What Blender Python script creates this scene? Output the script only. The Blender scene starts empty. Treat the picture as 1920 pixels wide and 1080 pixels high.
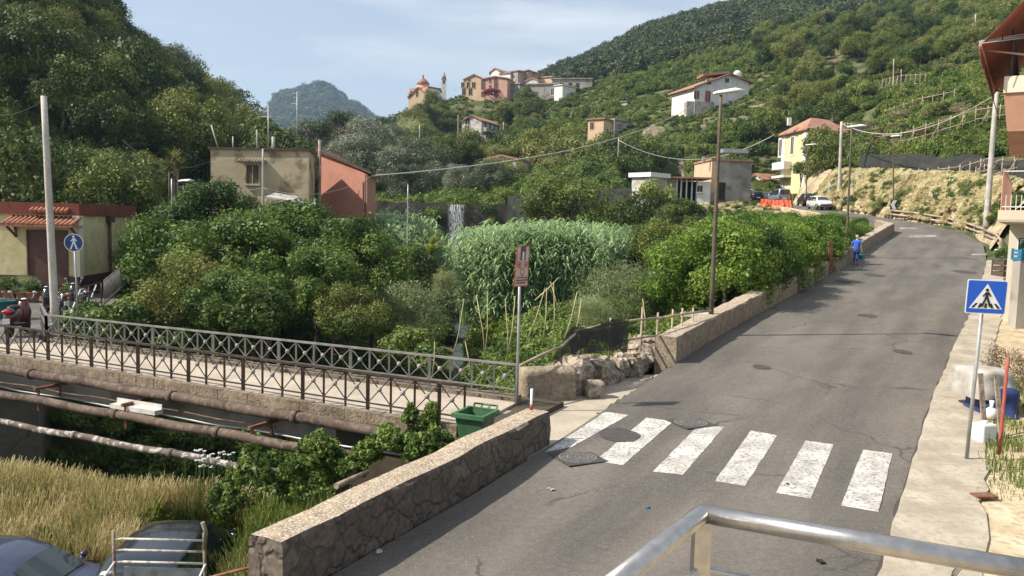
import bpy, math, random
import numpy as np
from mathutils import Vector, Matrix, noise as mnoise

S = bpy.context.scene
C = S.collection
RAD = math.radians
EYE = 4.2
HAZE = 0.00018
PITCH, ROLL, FPX = 4.76, 0.025, 1500.0

# ---------------------------------------------------------------- camera
cam_data = bpy.data.cameras.new("camera")
cam_data.sensor_width = 36.0
cam_data.lens = 36.0 * FPX / 1920.0
cam_data.clip_start = 0.1
cam_data.clip_end = 12000
cam = bpy.data.objects.new("camera", cam_data)
C.objects.link(cam)
CAM_R = Matrix.Rotation(RAD(90 - PITCH), 3, 'X') @ Matrix.Rotation(ROLL, 3, 'Z')
M4 = CAM_R.to_4x4()
M4.translation = (0, 0, EYE)
cam.matrix_world = M4
S.camera = cam

# ---------------------------------------------------------------- light
SUN_DIR = Vector((-0.70, -0.12, 0.68)).normalized()      # towards the sun
world = bpy.data.worlds.new("World")
S.world = world
world.use_nodes = True
nt = world.node_tree
nt.nodes.clear()
wo = nt.nodes.new('ShaderNodeOutputWorld')
bg = nt.nodes.new('ShaderNodeBackground')
sky = nt.nodes.new('ShaderNodeTexSky')
sky.sky_type = 'NISHITA'
sky.sun_disc = False
sky.sun_elevation = math.asin(SUN_DIR.z)
sky.sun_rotation = math.atan2(SUN_DIR.x, SUN_DIR.y)
sky.altitude = 100
sky.air_density = 1.0
sky.dust_density = 1.6
sky.ozone_density = 1.6
tc = nt.nodes.new('ShaderNodeTexCoord')
mp = nt.nodes.new('ShaderNodeMapping')
mp.inputs['Scale'].default_value = (1.2, 1.2, 7.0)
mp.inputs['Location'].default_value = (0.35, 0.1, 0.4)
n1 = nt.nodes.new('ShaderNodeTexNoise')
n1.inputs['Scale'].default_value = 2.1
n1.inputs['Detail'].default_value = 5
n1.inputs['Roughness'].default_value = 0.52
rp = nt.nodes.new('ShaderNodeValToRGB')
rp.color_ramp.elements[0].position = 0.40
rp.color_ramp.elements[0].color = (0.35, 0.35, 0.35, 1)
rp.color_ramp.elements[1].position = 0.66
rp.color_ramp.elements[1].color = (0.92, 0.92, 0.92, 1)
mx = nt.nodes.new('ShaderNodeMix'); mx.data_type = 'RGBA'
mx.inputs[7].default_value = (6.3, 6.6, 7.0, 1)           # thin high cloud
nt.links.new(tc.outputs['Generated'], mp.inputs['Vector'])
nt.links.new(mp.outputs['Vector'], n1.inputs['Vector'])
nt.links.new(n1.outputs['Fac'], rp.inputs['Fac'])
nt.links.new(rp.outputs['Color'], mx.inputs[0])
nt.links.new(sky.outputs['Color'], mx.inputs[6])
nt.links.new(mx.outputs[2], bg.inputs['Color'])
bg.inputs['Strength'].default_value = 0.089
nt.links.new(bg.outputs['Background'], wo.inputs['Surface'])

sd = bpy.data.lights.new("sun", 'SUN')
sd.energy = 5.0
sd.angle = RAD(0.53)
sd.color = (1.0, 0.92, 0.80)
sun = bpy.data.objects.new("sun", sd)
sun.rotation_euler = (-SUN_DIR).to_track_quat('-Z', 'Y').to_euler()
C.objects.link(sun)

S.view_settings.view_transform = 'Standard'
S.view_settings.look = 'None'
S.view_settings.exposure = 0.70
S.view_settings.gamma = 1.0
S.cycles.max_bounces = 6
S.cycles.diffuse_bounces = 3
S.cycles.glossy_bounces = 2
S.cycles.transmission_bounces = 4
S.cycles.transparent_max_bounces = 12
S.cycles.volume_bounces = 0
S.cycles.caustics_reflective = False
S.cycles.caustics_refractive = False
S.cycles.use_denoising = True
S.cycles.sample_clamp_indirect = 6

# ---------------------------------------------------------------- measuring helpers (photo pixel + depth -> point)
def ray(px, py):
    return CAM_R @ Vector(((px - 960) / FPX, (540 - py) / FPX, -1.0))

def P(px, py, Y):
    d = ray(px, py)
    t = Y / d.y
    return Vector((d.x * t, Y, EYE + d.z * t))

def G(px, py, z=0.0):
    d = ray(px, py)
    t = (z - EYE) / d.z
    return Vector((d.x * t, d.y * t, z))

RZ = [(-40, 0), (12, 0), (22, .35), (30, .80), (40, 1.5), (47, 2.1), (55, 3.0), (62, 3.9), (70, 4.9), (80, 5.8), (100, 7.2), (120, 8.0), (150, 9.0)]
RZy = [a for a, b in RZ]; RZz = [b for a, b in RZ]
def zr(Y):
    return float(np.interp(Y, RZy, RZz))

def R(px, py, up=0.0):
    """point of the road surface (or `up` above it) seen at a photo pixel"""
    d = ray(px, py)
    lo, prev = 5.0, None
    y = 5.0
    while y < 160:
        z = EYE + d.z * y / d.y
        if z <= zr(y) + up:
            a, b = y - .1, y
            for _ in range(20):
                m = (a + b) / 2
                if EYE + d.z * m / d.y <= zr(m) + up: b = m
                else: a = m
            return Vector((d.x * b / d.y, b, zr(b) + up))
        y += .1
    return Vector((d.x / d.y * 100, 100, zr(100)))

# ---------------------------------------------------------------- material helpers
def _mat(name):
    m = bpy.data.materials.new(name)
    m.use_nodes = True
    nt = m.node_tree
    b = nt.nodes['Principled BSDF']
    return m, nt, b

def rgb(h):
    return tuple(h) + (1,) if len(h) == 3 else h

def pm(name, c1, c2=None, scale=3.0, rough=0.8, bump=0.0, metal=0.0, detail=5, c3=None, scale3=20.0, w3=0.35, bscale=None, lo=.35, hi=.65, spec=0.3, stretch=None):
    """principled material with two-colour noise plus a finer third colour"""
    m, nt, b = _mat(name)
    L = nt.links.new
    b.inputs['Roughness'].default_value = rough
    b.inputs['Metallic'].default_value = metal
    b.inputs['Specular IOR Level'].default_value = spec
    tc = nt.nodes.new('ShaderNodeTexCoord')
    vec = tc.outputs['Object']
    if stretch:
        mp = nt.nodes.new('ShaderNodeMapping'); mp.inputs['Scale'].default_value = stretch
        L(vec, mp.inputs['Vector']); vec = mp.outputs['Vector']
    if c2 is None:
        b.inputs['Base Color'].default_value = rgb(c1)
        col = None
    else:
        n = nt.nodes.new('ShaderNodeTexNoise'); n.inputs['Scale'].default_value = scale; n.inputs['Detail'].default_value = detail
        L(vec, n.inputs['Vector'])
        r = nt.nodes.new('ShaderNodeValToRGB')
        r.color_ramp.elements[0].position = lo; r.color_ramp.elements[0].color = rgb(c1)
        r.color_ramp.elements[1].position = hi; r.color_ramp.elements[1].color = rgb(c2)
        L(n.outputs['Fac'], r.inputs['Fac'])
        col = r.outputs['Color']
        if c3 is not None:
            n3 = nt.nodes.new('ShaderNodeTexNoise'); n3.inputs['Scale'].default_value = scale3; n3.inputs['Detail'].default_value = 4
            L(vec, n3.inputs['Vector'])
            r3 = nt.nodes.new('ShaderNodeValToRGB')
            r3.color_ramp.elements[0].position = .5; r3.color_ramp.elements[0].color = (0, 0, 0, 1)
            r3.color_ramp.elements[1].position = .62; r3.color_ramp.elements[1].color = (w3, w3, w3, 1)
            L(n3.outputs['Fac'], r3.inputs['Fac'])
            mix = nt.nodes.new('ShaderNodeMix'); mix.data_type = 'RGBA'
            L(r3.outputs['Color'], mix.inputs[0]); L(col, mix.inputs[6]); mix.inputs[7].default_value = rgb(c3)
            col = mix.outputs[2]
        L(col, b.inputs['Base Color'])
    if bump:
        nb = nt.nodes.new('ShaderNodeTexNoise'); nb.inputs['Scale'].default_value = bscale or scale * 6; nb.inputs['Detail'].default_value = 6
        L(vec, nb.inputs['Vector'])
        bp = nt.nodes.new('ShaderNodeBump'); bp.inputs['Strength'].default_value = bump; bp.inputs['Distance'].default_value = 0.03
        L(nb.outputs['Fac'], bp.inputs['Height']); L(bp.outputs['Normal'], b.inputs['Normal'])
    return m

def leafmat(name, cols, rough=0.55, trans=0.28, vary=0.5, spec=0.25, nscale=0.6):
    """leaf colours chosen per object and per patch of the crown"""
    m, nt, b = _mat(name)
    L = nt.links.new
    oi = nt.nodes.new('ShaderNodeObjectInfo')
    tc = nt.nodes.new('ShaderNodeTexCoord')
    geo = nt.nodes.new('ShaderNodeNewGeometry')
    n = nt.nodes.new('ShaderNodeTexNoise'); n.inputs['Scale'].default_value = nscale; n.inputs['Detail'].default_value = 3
    L(geo.outputs['Position'], n.inputs['Vector'])
    a = nt.nodes.new('ShaderNodeMath'); a.operation = 'MULTIPLY_ADD'
    L(oi.outputs['Random'], a.inputs[0]); a.inputs[1].default_value = vary; a.inputs[2].default_value = -vary / 2
    s = nt.nodes.new('ShaderNodeMath'); s.operation = 'ADD'
    L(a.outputs[0], s.inputs[0]); L(n.outputs['Fac'], s.inputs[1])
    at = nt.nodes.new('ShaderNodeAttribute'); at.attribute_name = 'leaf_tone'
    s2 = nt.nodes.new('ShaderNodeMath'); s2.operation = 'MULTIPLY_ADD'
    L(at.outputs['Fac'], s2.inputs[0]); s2.inputs[1].default_value = 0.55; L(s.outputs[0], s2.inputs[2])
    s3 = nt.nodes.new('ShaderNodeMath'); s3.operation = 'SUBTRACT'; L(s2.outputs[0], s3.inputs[0]); s3.inputs[1].default_value = 0.27
    r = nt.nodes.new('ShaderNodeValToRGB')
    els = r.color_ramp.elements
    k = len(cols)
    while len(els) < k: els.new(0.5)
    for i, c in enumerate(cols):
        els[i].position = 0.22 + 0.56 * i / (k - 1)
        els[i].color = rgb(c)
    L(s3.outputs[0], r.inputs['Fac'])
    L(r.outputs['Color'], b.inputs['Base Color'])
    b.inputs['Roughness'].default_value = rough
    b.inputs['Specular IOR Level'].default_value = spec
    tr = nt.nodes.new('ShaderNodeBsdfTranslucent')
    hs = nt.nodes.new('ShaderNodeHueSaturation'); hs.inputs['Value'].default_value = 1.25; hs.inputs['Hue'].default_value = 0.485
    L(r.outputs['Color'], hs.inputs['Color']); L(hs.outputs['Color'], tr.inputs['Color'])
    ms = nt.nodes.new('ShaderNodeMixShader'); ms.inputs[0].default_value = trans
    L(b.outputs[0], ms.inputs[1]); L(tr.outputs[0], ms.inputs[2])
    L(ms.outputs[0], nt.nodes['Material Output'].inputs['Surface'])
    return m

# ---------------------------------------------------------------- object helpers
def tag(o, label=None, cat=None, group=None, kind=None):
    if label: o['label'] = label
    if cat: o['category'] = cat
    if group: o['group'] = group
    if kind: o['kind'] = kind
    return o

def thing(name, label, cat, loc=(0, 0, 0), rz=0.0, group=None):
    o = bpy.data.objects.new(name, None)
    o.empty_display_size = .2
    C.objects.link(o)
    o.location = loc
    o.rotation_euler = (0, 0, rz)
    return tag(o, label, cat, group)

def np_mesh(name, V, F, smooth=False):
    """V (n,3), F (m,k) arrays -> mesh"""
    V = np.ascontiguousarray(V, dtype=np.float32); F = np.ascontiguousarray(F, dtype=np.int32)
    me = bpy.data.meshes.new(name)
    me.vertices.add(len(V)); me.vertices.foreach_set('co', V.ravel())
    k = F.shape[1]
    me.loops.add(F.size); me.loops.foreach_set('vertex_index', F.ravel())
    me.polygons.add(len(F))
    me.polygons.foreach_set('loop_start', np.arange(0, F.size, k, dtype=np.int32))
    me.polygons.foreach_set('loop_total', np.full(len(F), k, dtype=np.int32))
    if smooth: me.polygons.foreach_set('use_smooth', np.ones(len(F), dtype=bool))
    me.update(calc_edges=True)
    return me

def link(name, me, mat, parent=None, loc=None, rot=None, scale=None):
    o = bpy.data.objects.new(name, me)
    C.objects.link(o)
    if mat is not None and len(me.materials) == 0:
        me.materials.append(mat)
    if parent: o.parent = parent
    if loc is not None: o.location = loc
    if rot is not None: o.rotation_euler = rot
    if scale is not None: o.scale = scale
    return o

class MB:
    """collects boxes, bars, tubes and lathes; build() links them as one mesh object"""
    def __init__(s, off=(0, 0, 0)):
        s.v = []; s.f = []; s.off = Vector(off); s.sm = []
    def face(s, pts, smooth=False):
        n = len(s.v); s.v += [Vector(p) for p in pts]; s.f.append(list(range(n, n + len(pts)))); s.sm.append(smooth); return s
    def mesh(s, V, F, smooth=False):
        n = len(s.v); s.v += [Vector(p) for p in V]
        for f in F: s.f.append([n + i for i in f]); s.sm.append(smooth)
        return s
    def box(s, a, b, M=None):
        (x0, y0, z0), (x1, y1, z1) = a, b
        V = [Vector(p) for p in ((x0,y0,z0),(x1,y0,z0),(x1,y1,z0),(x0,y1,z0),(x0,y0,z1),(x1,y0,z1),(x1,y1,z1),(x0,y1,z1))]
        if M is not None: V = [M @ p for p in V]
        return s.mesh(V, [(0,3,2,1),(4,5,6,7),(0,1,5,4),(1,2,6,5),(2,3,7,6),(3,0,4,7)])
    def cbox(s, c, d, rz=0.0, M=None):
        c = Vector(c); d = Vector(d) / 2
        m = Matrix.Translation(c) @ Matrix.Rotation(rz, 4, 'Z')
        if M is not None: m = m @ M
        return s.box(-d, d, m)
    def bar(s, a, b, w=.05, h=None, up=(0, 0, 1)):
        """rectangular bar from a to b"""
        a = Vector(a); b = Vector(b); h = h or w
        d = b - a; L = d.length
        if L < 1e-6: return s
        z = d / L; upv = Vector(up)
        if abs(z.dot(upv)) > .98: upv = Vector((0, 1, 0))
        x = upv.cross(z).normalized(); y = z.cross(x)
        m = Matrix((x, y, z)).transposed().to_4x4(); m.translation = a
        return s.box((-w/2, -h/2, 0), (w/2, h/2, L), m)
    def tube(s, pts, r, n=8, cap=True, r2=None):
        pts = [Vector(p) for p in pts]
        k = len(pts)
        rs = r if isinstance(r, (list, tuple)) else [r + ((r2 - r) * i / (k - 1) if r2 is not None else 0) for i in range(k)]
        base = len(s.v)
        px = None
        for i, p in enumerate(pts):
            d = (pts[min(i + 1, k - 1)] - pts[max(i - 1, 0)]).normalized()
            if px is None:
                px = Vector((0, 0, 1)) if abs(d.z) < .9 else Vector((1, 0, 0))
            x = (px - d * px.dot(d)).normalized(); y = d.cross(x); px = x
            for j in range(n):
                a = 2 * math.pi * j / n
                s.v.append(p + (x * math.cos(a) + y * math.sin(a)) * rs[i])
        for i in range(k - 1):
            for j in range(n):
                s.f.append([base + i*n + j, base + i*n + (j+1) % n, base + (i+1)*n + (j+1) % n, base + (i+1)*n + j]); s.sm.append(True)
        if cap:
            s.f.append([base + j for j in reversed(range(n))]); s.sm.append(False)
            s.f.append([base + (k-1)*n + j for j in range(n)]); s.sm.append(False)
        return s
    def lathe(s, prof, c=(0, 0, 0), n=16, M=None):
        c = Vector(c); base = len(s.v); k = len(prof)
        for (r, z) in prof:
            for j in range(n):
                a = 2 * math.pi * j / n
                p = Vector((r * math.cos(a), r * math.sin(a), z))
                if M is not None: p = M @ p
                s.v.append(c + p)
        for i in range(k - 1):
            for j in range(n):
                s.f.append([base + i*n + j, base + i*n + (j+1) % n, base + (i+1)*n + (j+1) % n, base + (i+1)*n + j]); s.sm.append(True)
        s.f.append([base + j for j in reversed(range(n))]); s.sm.append(False)
        s.f.append([base + (k-1)*n + j for j in range(n)]); s.sm.append(False)
        return s
    def ball(s, c, r, n=10, sc=(1, 1, 1)):
        prof = []
        m = max(4, n // 2)
        base = len(s.v); c = Vector(c)
        for i in range(1, m):
            t = math.pi * i / m
            for j in range(n):
                a = 2 * math.pi * j / n
                s.v.append(c + Vector((r*sc[0]*math.sin(t)*math.cos(a), r*sc[1]*math.sin(t)*math.sin(a), r*sc[2]*math.cos(t))))
        top = len(s.v); s.v.append(c + Vector((0, 0, r*sc[2]))); bot = len(s.v); s.v.append(c - Vector((0, 0, r*sc[2])))
        for i in range(m - 2):
            for j in range(n):
                s.f.append([base + i*n + j, base + (i+1)*n + j, base + (i+1)*n + (j+1) % n, base + i*n + (j+1) % n]); s.sm.append(True)
        for j in range(n):
            s.f.append([top, base + j, base + (j+1) % n]); s.sm.append(True)
            s.f.append([bot, base + (m-2)*n + (j+1) % n, base + (m-2)*n + j]); s.sm.append(True)
        return s
    def prism(s, poly, z0, z1, M=None, smooth=False):
        """2-D outline (counter-clockwise) extruded from z0 to z1"""
        n = len(poly)
        V = [Vector((x, y, z0)) for x, y in poly] + [Vector((x, y, z1)) for x, y in poly]
        if M is not None: V = [M @ p for p in V]
        F = [tuple(reversed(range(n))), tuple(range(n, 2*n))] + [(i, (i+1) % n, n + (i+1) % n, n + i) for i in range(n)]
        return s.mesh(V, F)
    def build(s, name, mat, parent=None, world=False, smooth=None, bevel=0.0, **tags):
        off = Vector((0, 0, 0))
        V = s.v
        if world and parent is not None:
            off = parent.location
            if parent.rotation_euler.z:
                mi = Matrix.Rotation(-parent.rotation_euler.z, 3, 'Z')
                V = [mi @ (p - off) for p in V]
            else:
                V = [p - off for p in V]
        me = bpy.data.meshes.new(name)
        me.from_pydata([tuple(p) for p in V], [], s.f)
        if smooth is None:
            me.polygons.foreach_set('use_smooth', s.sm)
        elif smooth:
            me.polygons.foreach_set('use_smooth', [True] * len(s.f))
        me.update()
        o = link(name, me, mat, parent)
        if bevel:
            bm = o.modifiers.new('bevel', 'BEVEL'); bm.width = bevel; bm.segments = 2; bm.limit_method = 'ANGLE'
        if tags: tag(o, **tags)
        return o

def copy_tree(o, parent=None):
    c = o.copy(); C.objects.link(c)
    if parent is not None:
        c.parent = parent
    for ch in list(o.children): copy_tree(ch, c)
    return c

def fbm(p, o=4):
    return mnoise.fractal(Vector(p), 1.0, 2.0, o)

def sag(a, b, drop, n=16):
    a = Vector(a); b = Vector(b)
    return [a.lerp(b, i / n) - Vector((0, 0, drop * 4 * (i/n) * (1 - i/n))) for i in range(n + 1)]

# local frame of a direction in plan
def frame(a, b):
    a = Vector(a); b = Vector(b); d = Vector((b.x - a.x, b.y - a.y, 0)); L = d.length; d /= L
    return d, Vector((-d.y, d.x, 0)), L

# ================================================================ materials of the setting
def asphalt_mat():
    m, nt, b = _mat('asphalt'); L = nt.links.new
    tc = nt.nodes.new('ShaderNodeTexCoord')
    def noise(s, d=4, r=.5, v=None):
        n = nt.nodes.new('ShaderNodeTexNoise'); n.inputs['Scale'].default_value = s; n.inputs['Detail'].default_value = d
        n.inputs['Roughness'].default_value = r
        L(v or tc.outputs['Object'], n.inputs['Vector']); return n.outputs['Fac']
    def ramp(f, p0, c0, p1, c1):
        r = nt.nodes.new('ShaderNodeValToRGB'); e = r.color_ramp.elements
        e[0].position = p0; e[0].color = rgb(c0); e[1].position = p1; e[1].color = rgb(c1); L(f, r.inputs['Fac']); return r.outputs['Color']
    def mix(f, a, bb, mode='MIX'):
        x = nt.nodes.new('ShaderNodeMix'); x.data_type = 'RGBA'; x.blend_type = mode
        if isinstance(f, float): x.inputs[0].default_value = f
        else: L(f, x.inputs[0])
        for s, v in ((6, a), (7, bb)):
            if isinstance(v, tuple): x.inputs[s].default_value = rgb(v)
            else: L(v, x.inputs[s])
        return x.outputs[2]
    m0 = nt.nodes.new('ShaderNodeMapping'); m0.inputs['Rotation'].default_value = (0, 0, RAD(31))
    mp = nt.nodes.new('ShaderNodeMapping'); mp.inputs['Scale'].default_value = (1.0, .16, 1)
    L(tc.outputs['Object'], m0.inputs['Vector']); L(m0.outputs['Vector'], mp.inputs['Vector'])
    base = ramp(noise(.9, 4, .55, mp.outputs['Vector']), .36, (.092, .083, .074), .62, (.160, .142, .124))
    base = mix(ramp(noise(.33, 5, .6), .42, (0, 0, 0), .66, (.5, .5, .5)), base, (.092, .084, .077))
    fine = ramp(noise(55, 3, .7), .35, (.72, .72, .72), .68, (1.28, 1.28, 1.26))
    base = mix(1.0, base, fine, 'MULTIPLY')
    med = ramp(noise(9, 5, .65), .35, (.86, .86, .86), .66, (1.1, 1.1, 1.08))
    base = mix(1.0, base, med, 'MULTIPLY')
    # cracks
    vo = nt.nodes.new('ShaderNodeTexVoronoi'); vo.feature = 'DISTANCE_TO_EDGE'; vo.inputs['Scale'].default_value = .42
    nd = nt.nodes.new('ShaderNodeTexNoise'); nd.inputs['Scale'].default_value = 1.6; nd.inputs['Detail'].default_value = 6
    L(tc.outputs['Object'], nd.inputs['Vector'])
    ad = nt.nodes.new('ShaderNodeMix'); ad.data_type = 'RGBA'; ad.inputs[0].default_value = .35
    L(tc.outputs['Object'], ad.inputs[6]); L(nd.outputs['Color'], ad.inputs[7]); L(ad.outputs[2], vo.inputs['Vector'])
    cr = ramp(vo.outputs['Distance'], .003, (1, 1, 1), .009, (0, 0, 0))
    gate = ramp(noise(.5, 2), .46, (0, 0, 0), .56, (1, 1, 1))
    f = mix(1.0, cr, gate, 'MULTIPLY')
    base = mix(f, base, (.06, .055, .05))
    spk = ramp(noise(26, 2, .5), .62, (0, 0, 0), .68, (.55, .55, .55))
    base = mix(spk, base, (.24, .22, .19))
    spd = ramp(noise(31, 2, .5), .63, (0, 0, 0), .68, (.6, .6, .6))
    base = mix(spd, base, (.05, .045, .04))
    L(base, b.inputs['Base Color'])
    b.inputs['Roughness'].default_value = .82; b.inputs['Specular IOR Level'].default_value = .35
    bp = nt.nodes.new('ShaderNodeBump'); bp.inputs['Strength'].default_value = .35; bp.inputs['Distance'].default_value = .01
    L(noise(70, 3, .7), bp.inputs['Height']); L(bp.outputs['Normal'], b.inputs['Normal'])
    return m

def stonewall_mat(name, stone1, stone2, mortar, scale=3.2, bump=.5):
    m, nt, b = _mat(name); L = nt.links.new
    tc = nt.nodes.new('ShaderNodeTexCoord')
    nd = nt.nodes.new('ShaderNodeTexNoise'); nd.inputs['Scale'].default_value = 3.0; L(tc.outputs['Object'], nd.inputs['Vector'])
    ad = nt.nodes.new('ShaderNodeMix'); ad.data_type = 'RGBA'; ad.inputs[0].default_value = .30
    L(tc.outputs['Object'], ad.inputs[6]); L(nd.outputs['Color'], ad.inputs[7])
    vo = nt.nodes.new('ShaderNodeTexVoronoi'); vo.feature = 'DISTANCE_TO_EDGE'; vo.inputs['Scale'].default_value = scale; L(ad.outputs[2], vo.inputs['Vector'])
    vc = nt.nodes.new('ShaderNodeTexVoronoi'); vc.inputs['Scale'].default_value = scale; L(ad.outputs[2], vc.inputs['Vector'])
    sep = nt.nodes.new('ShaderNodeSeparateColor'); L(vc.outputs['Color'], sep.inputs[0])
    r = nt.nodes.new('ShaderNodeValToRGB'); r.color_ramp.elements[0].color = rgb(stone1); r.color_ramp.elements[1].color = rgb(stone2); L(sep.outputs[0], r.inputs['Fac'])
    e = nt.nodes.new('ShaderNodeValToRGB'); e.color_ramp.elements[0].position = .015; e.color_ramp.elements[1].position = .10; L(vo.outputs['Distance'], e.inputs['Fac'])
    x = nt.nodes.new('ShaderNodeMix'); x.data_type = 'RGBA'; L(e.outputs['Color'], x.inputs[0]); x.inputs[6].default_value = rgb(mortar); L(r.outputs['Color'], x.inputs[7])
    n2 = nt.nodes.new('ShaderNodeTexNoise'); n2.inputs['Scale'].default_value = 14; n2.inputs['Detail'].default_value = 6; L(tc.outputs['Object'], n2.inputs['Vector'])
    r2 = nt.nodes.new('ShaderNodeValToRGB'); r2.color_ramp.elements[0].color = (.55, .55, .55, 1); r2.color_ramp.elements[0].position = .3; r2.color_ramp.elements[1].color = (1.25, 1.25, 1.2, 1); r2.color_ramp.elements[1].position = .7
    L(n2.outputs['Fac'], r2.inputs['Fac'])
    y = nt.nodes.new('ShaderNodeMix'); y.data_type = 'RGBA'; y.blend_type = 'MULTIPLY'; y.inputs[0].default_value = 1
    L(x.outputs[2], y.inputs[6]); L(r2.outputs['Color'], y.inputs[7]); L(y.outputs[2], b.inputs['Base Color'])
    b.inputs['Roughness'].default_value = .92
    s = nt.nodes.new('ShaderNodeMath'); s.operation = 'MULTIPLY_ADD'; L(n2.outputs['Fac'], s.inputs[0]); s.inputs[1].default_value = .5; L(e.outputs['Color'], s.inputs[2])
    bp = nt.nodes.new('ShaderNodeBump'); bp.inputs['Strength'].default_value = bump; bp.inputs['Distance'].default_value = .05; L(s.outputs[0], bp.inputs['Height']); L(bp.outputs['Normal'], b.inputs['Normal'])
    return m

M = {}
M['asphalt'] = asphalt_mat()
M['patch'] = pm('patch_asphalt', (.052, .047, .044), (.075, .068, .062), 6, .85, .3, bscale=70)
M['paint'] = pm('road_paint', (.36, .345, .32), (.60, .58, .53), 2.2, .75, .2, c3=(.16, .145, .13), scale3=19, w3=.8, bscale=60)
M['fadedpaint'] = pm('faded_road_paint', (.15, .14, .125), (.36, .34, .31), 1.5, .8, .1)
M['concrete'] = pm('pavement_concrete', (.30, .26, .20), (.43, .385, .305), 1.6, .9, .3, c3=(.25, .21, .16), scale3=9, w3=.5, bscale=30)
M['deck'] = pm('deck_concrete', (.33, .28, .22), (.43, .375, .305), 1.2, .9, .25, c3=(.3, .26, .2), scale3=11, w3=.4, bscale=30)
M['cap'] = pm('cap_concrete', (.23, .175, .12), (.36, .285, .205), 7, .95, .9, c3=(.62, .56, .46), scale3=34, w3=.75, bscale=26)
M['wallstone'] = stonewall_mat('parapet_stone', (.100, .077, .060), (.140, .112, .089), (.088, .069, .054), 3.9, .55)
M['render_rough'] = pm('rough_render', (.22, .175, .125), (.33, .275, .20), 3.5, .95, 1.0, c3=(.14, .11, .08), scale3=13, w3=.6, bscale=22)
M['rubble'] = pm('rubble_stone', (.19, .15, .11), (.42, .36, .28), 4.5, .95, 1.0, c3=(.10, .08, .06), scale3=11, w3=.7, bscale=16)
M['dirt'] = pm('dry_dirt', (.40, .31, .19), (.55, .46, .32), 1.3, .95, .5, c3=(.22, .17, .10), scale3=7, w3=.5, bscale=25)
M['ground'] = pm('wild_ground', (.05, .055, .022), (.10, .095, .045), .5, .95, .6, c3=(.16, .12, .07), scale3=2.5, w3=.5, bscale=4)
M['forestfloor'] = pm('hill_ground', (.035, .055, .016), (.070, .088, .028), .5, .95, 1.0, c3=(.17, .135, .08), scale3=.22, w3=.6, bscale=2.5)
M['water'] = pm('stream_water', (.05, .07, .07), (.10, .12, .12), 1.5, .12, .4, bscale=9, spec=.6)
M['darkbank'] = pm('dark_bank', (.035, .03, .022), (.07, .06, .04), 1.0, .95, .6)  # very dark brown for the bridge abutment and the low wall

# ================================================================ road outline in plan
XLp = [(-19.2, -24.0), (-2.04, 9.07)] + [tuple(R(*q)[:2]) for q in ((1030, 837), (1266, 681), (1400, 600), (1552, 517), (1630, 465), (1676, 436))] + [(29.6, 66), (30.0, 72), (29.6, 80), (28.9, 92), (28.5, 110), (28.5, 130)]
XRp = [(-14.0, -22.0), (4.54, 9.45)] + [tuple(R(*q)[:2]) for q in ((1740, 770), (1788, 650), (1815, 600), (1840, 530), (1850, 490))] + [(34.0, 58), (35.9, 64), (35.9, 70), (34.9, 75), (34.2, 82), (34.2, 96), (34.4, 112), (34.4, 130)]
def xl(Y): return float(np.interp(Y, [p[1] for p in XLp], [p[0] for p in XLp]))
def xr(Y): return float(np.interp(Y, [p[1] for p in XRp], [p[0] for p in XRp]))

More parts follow.
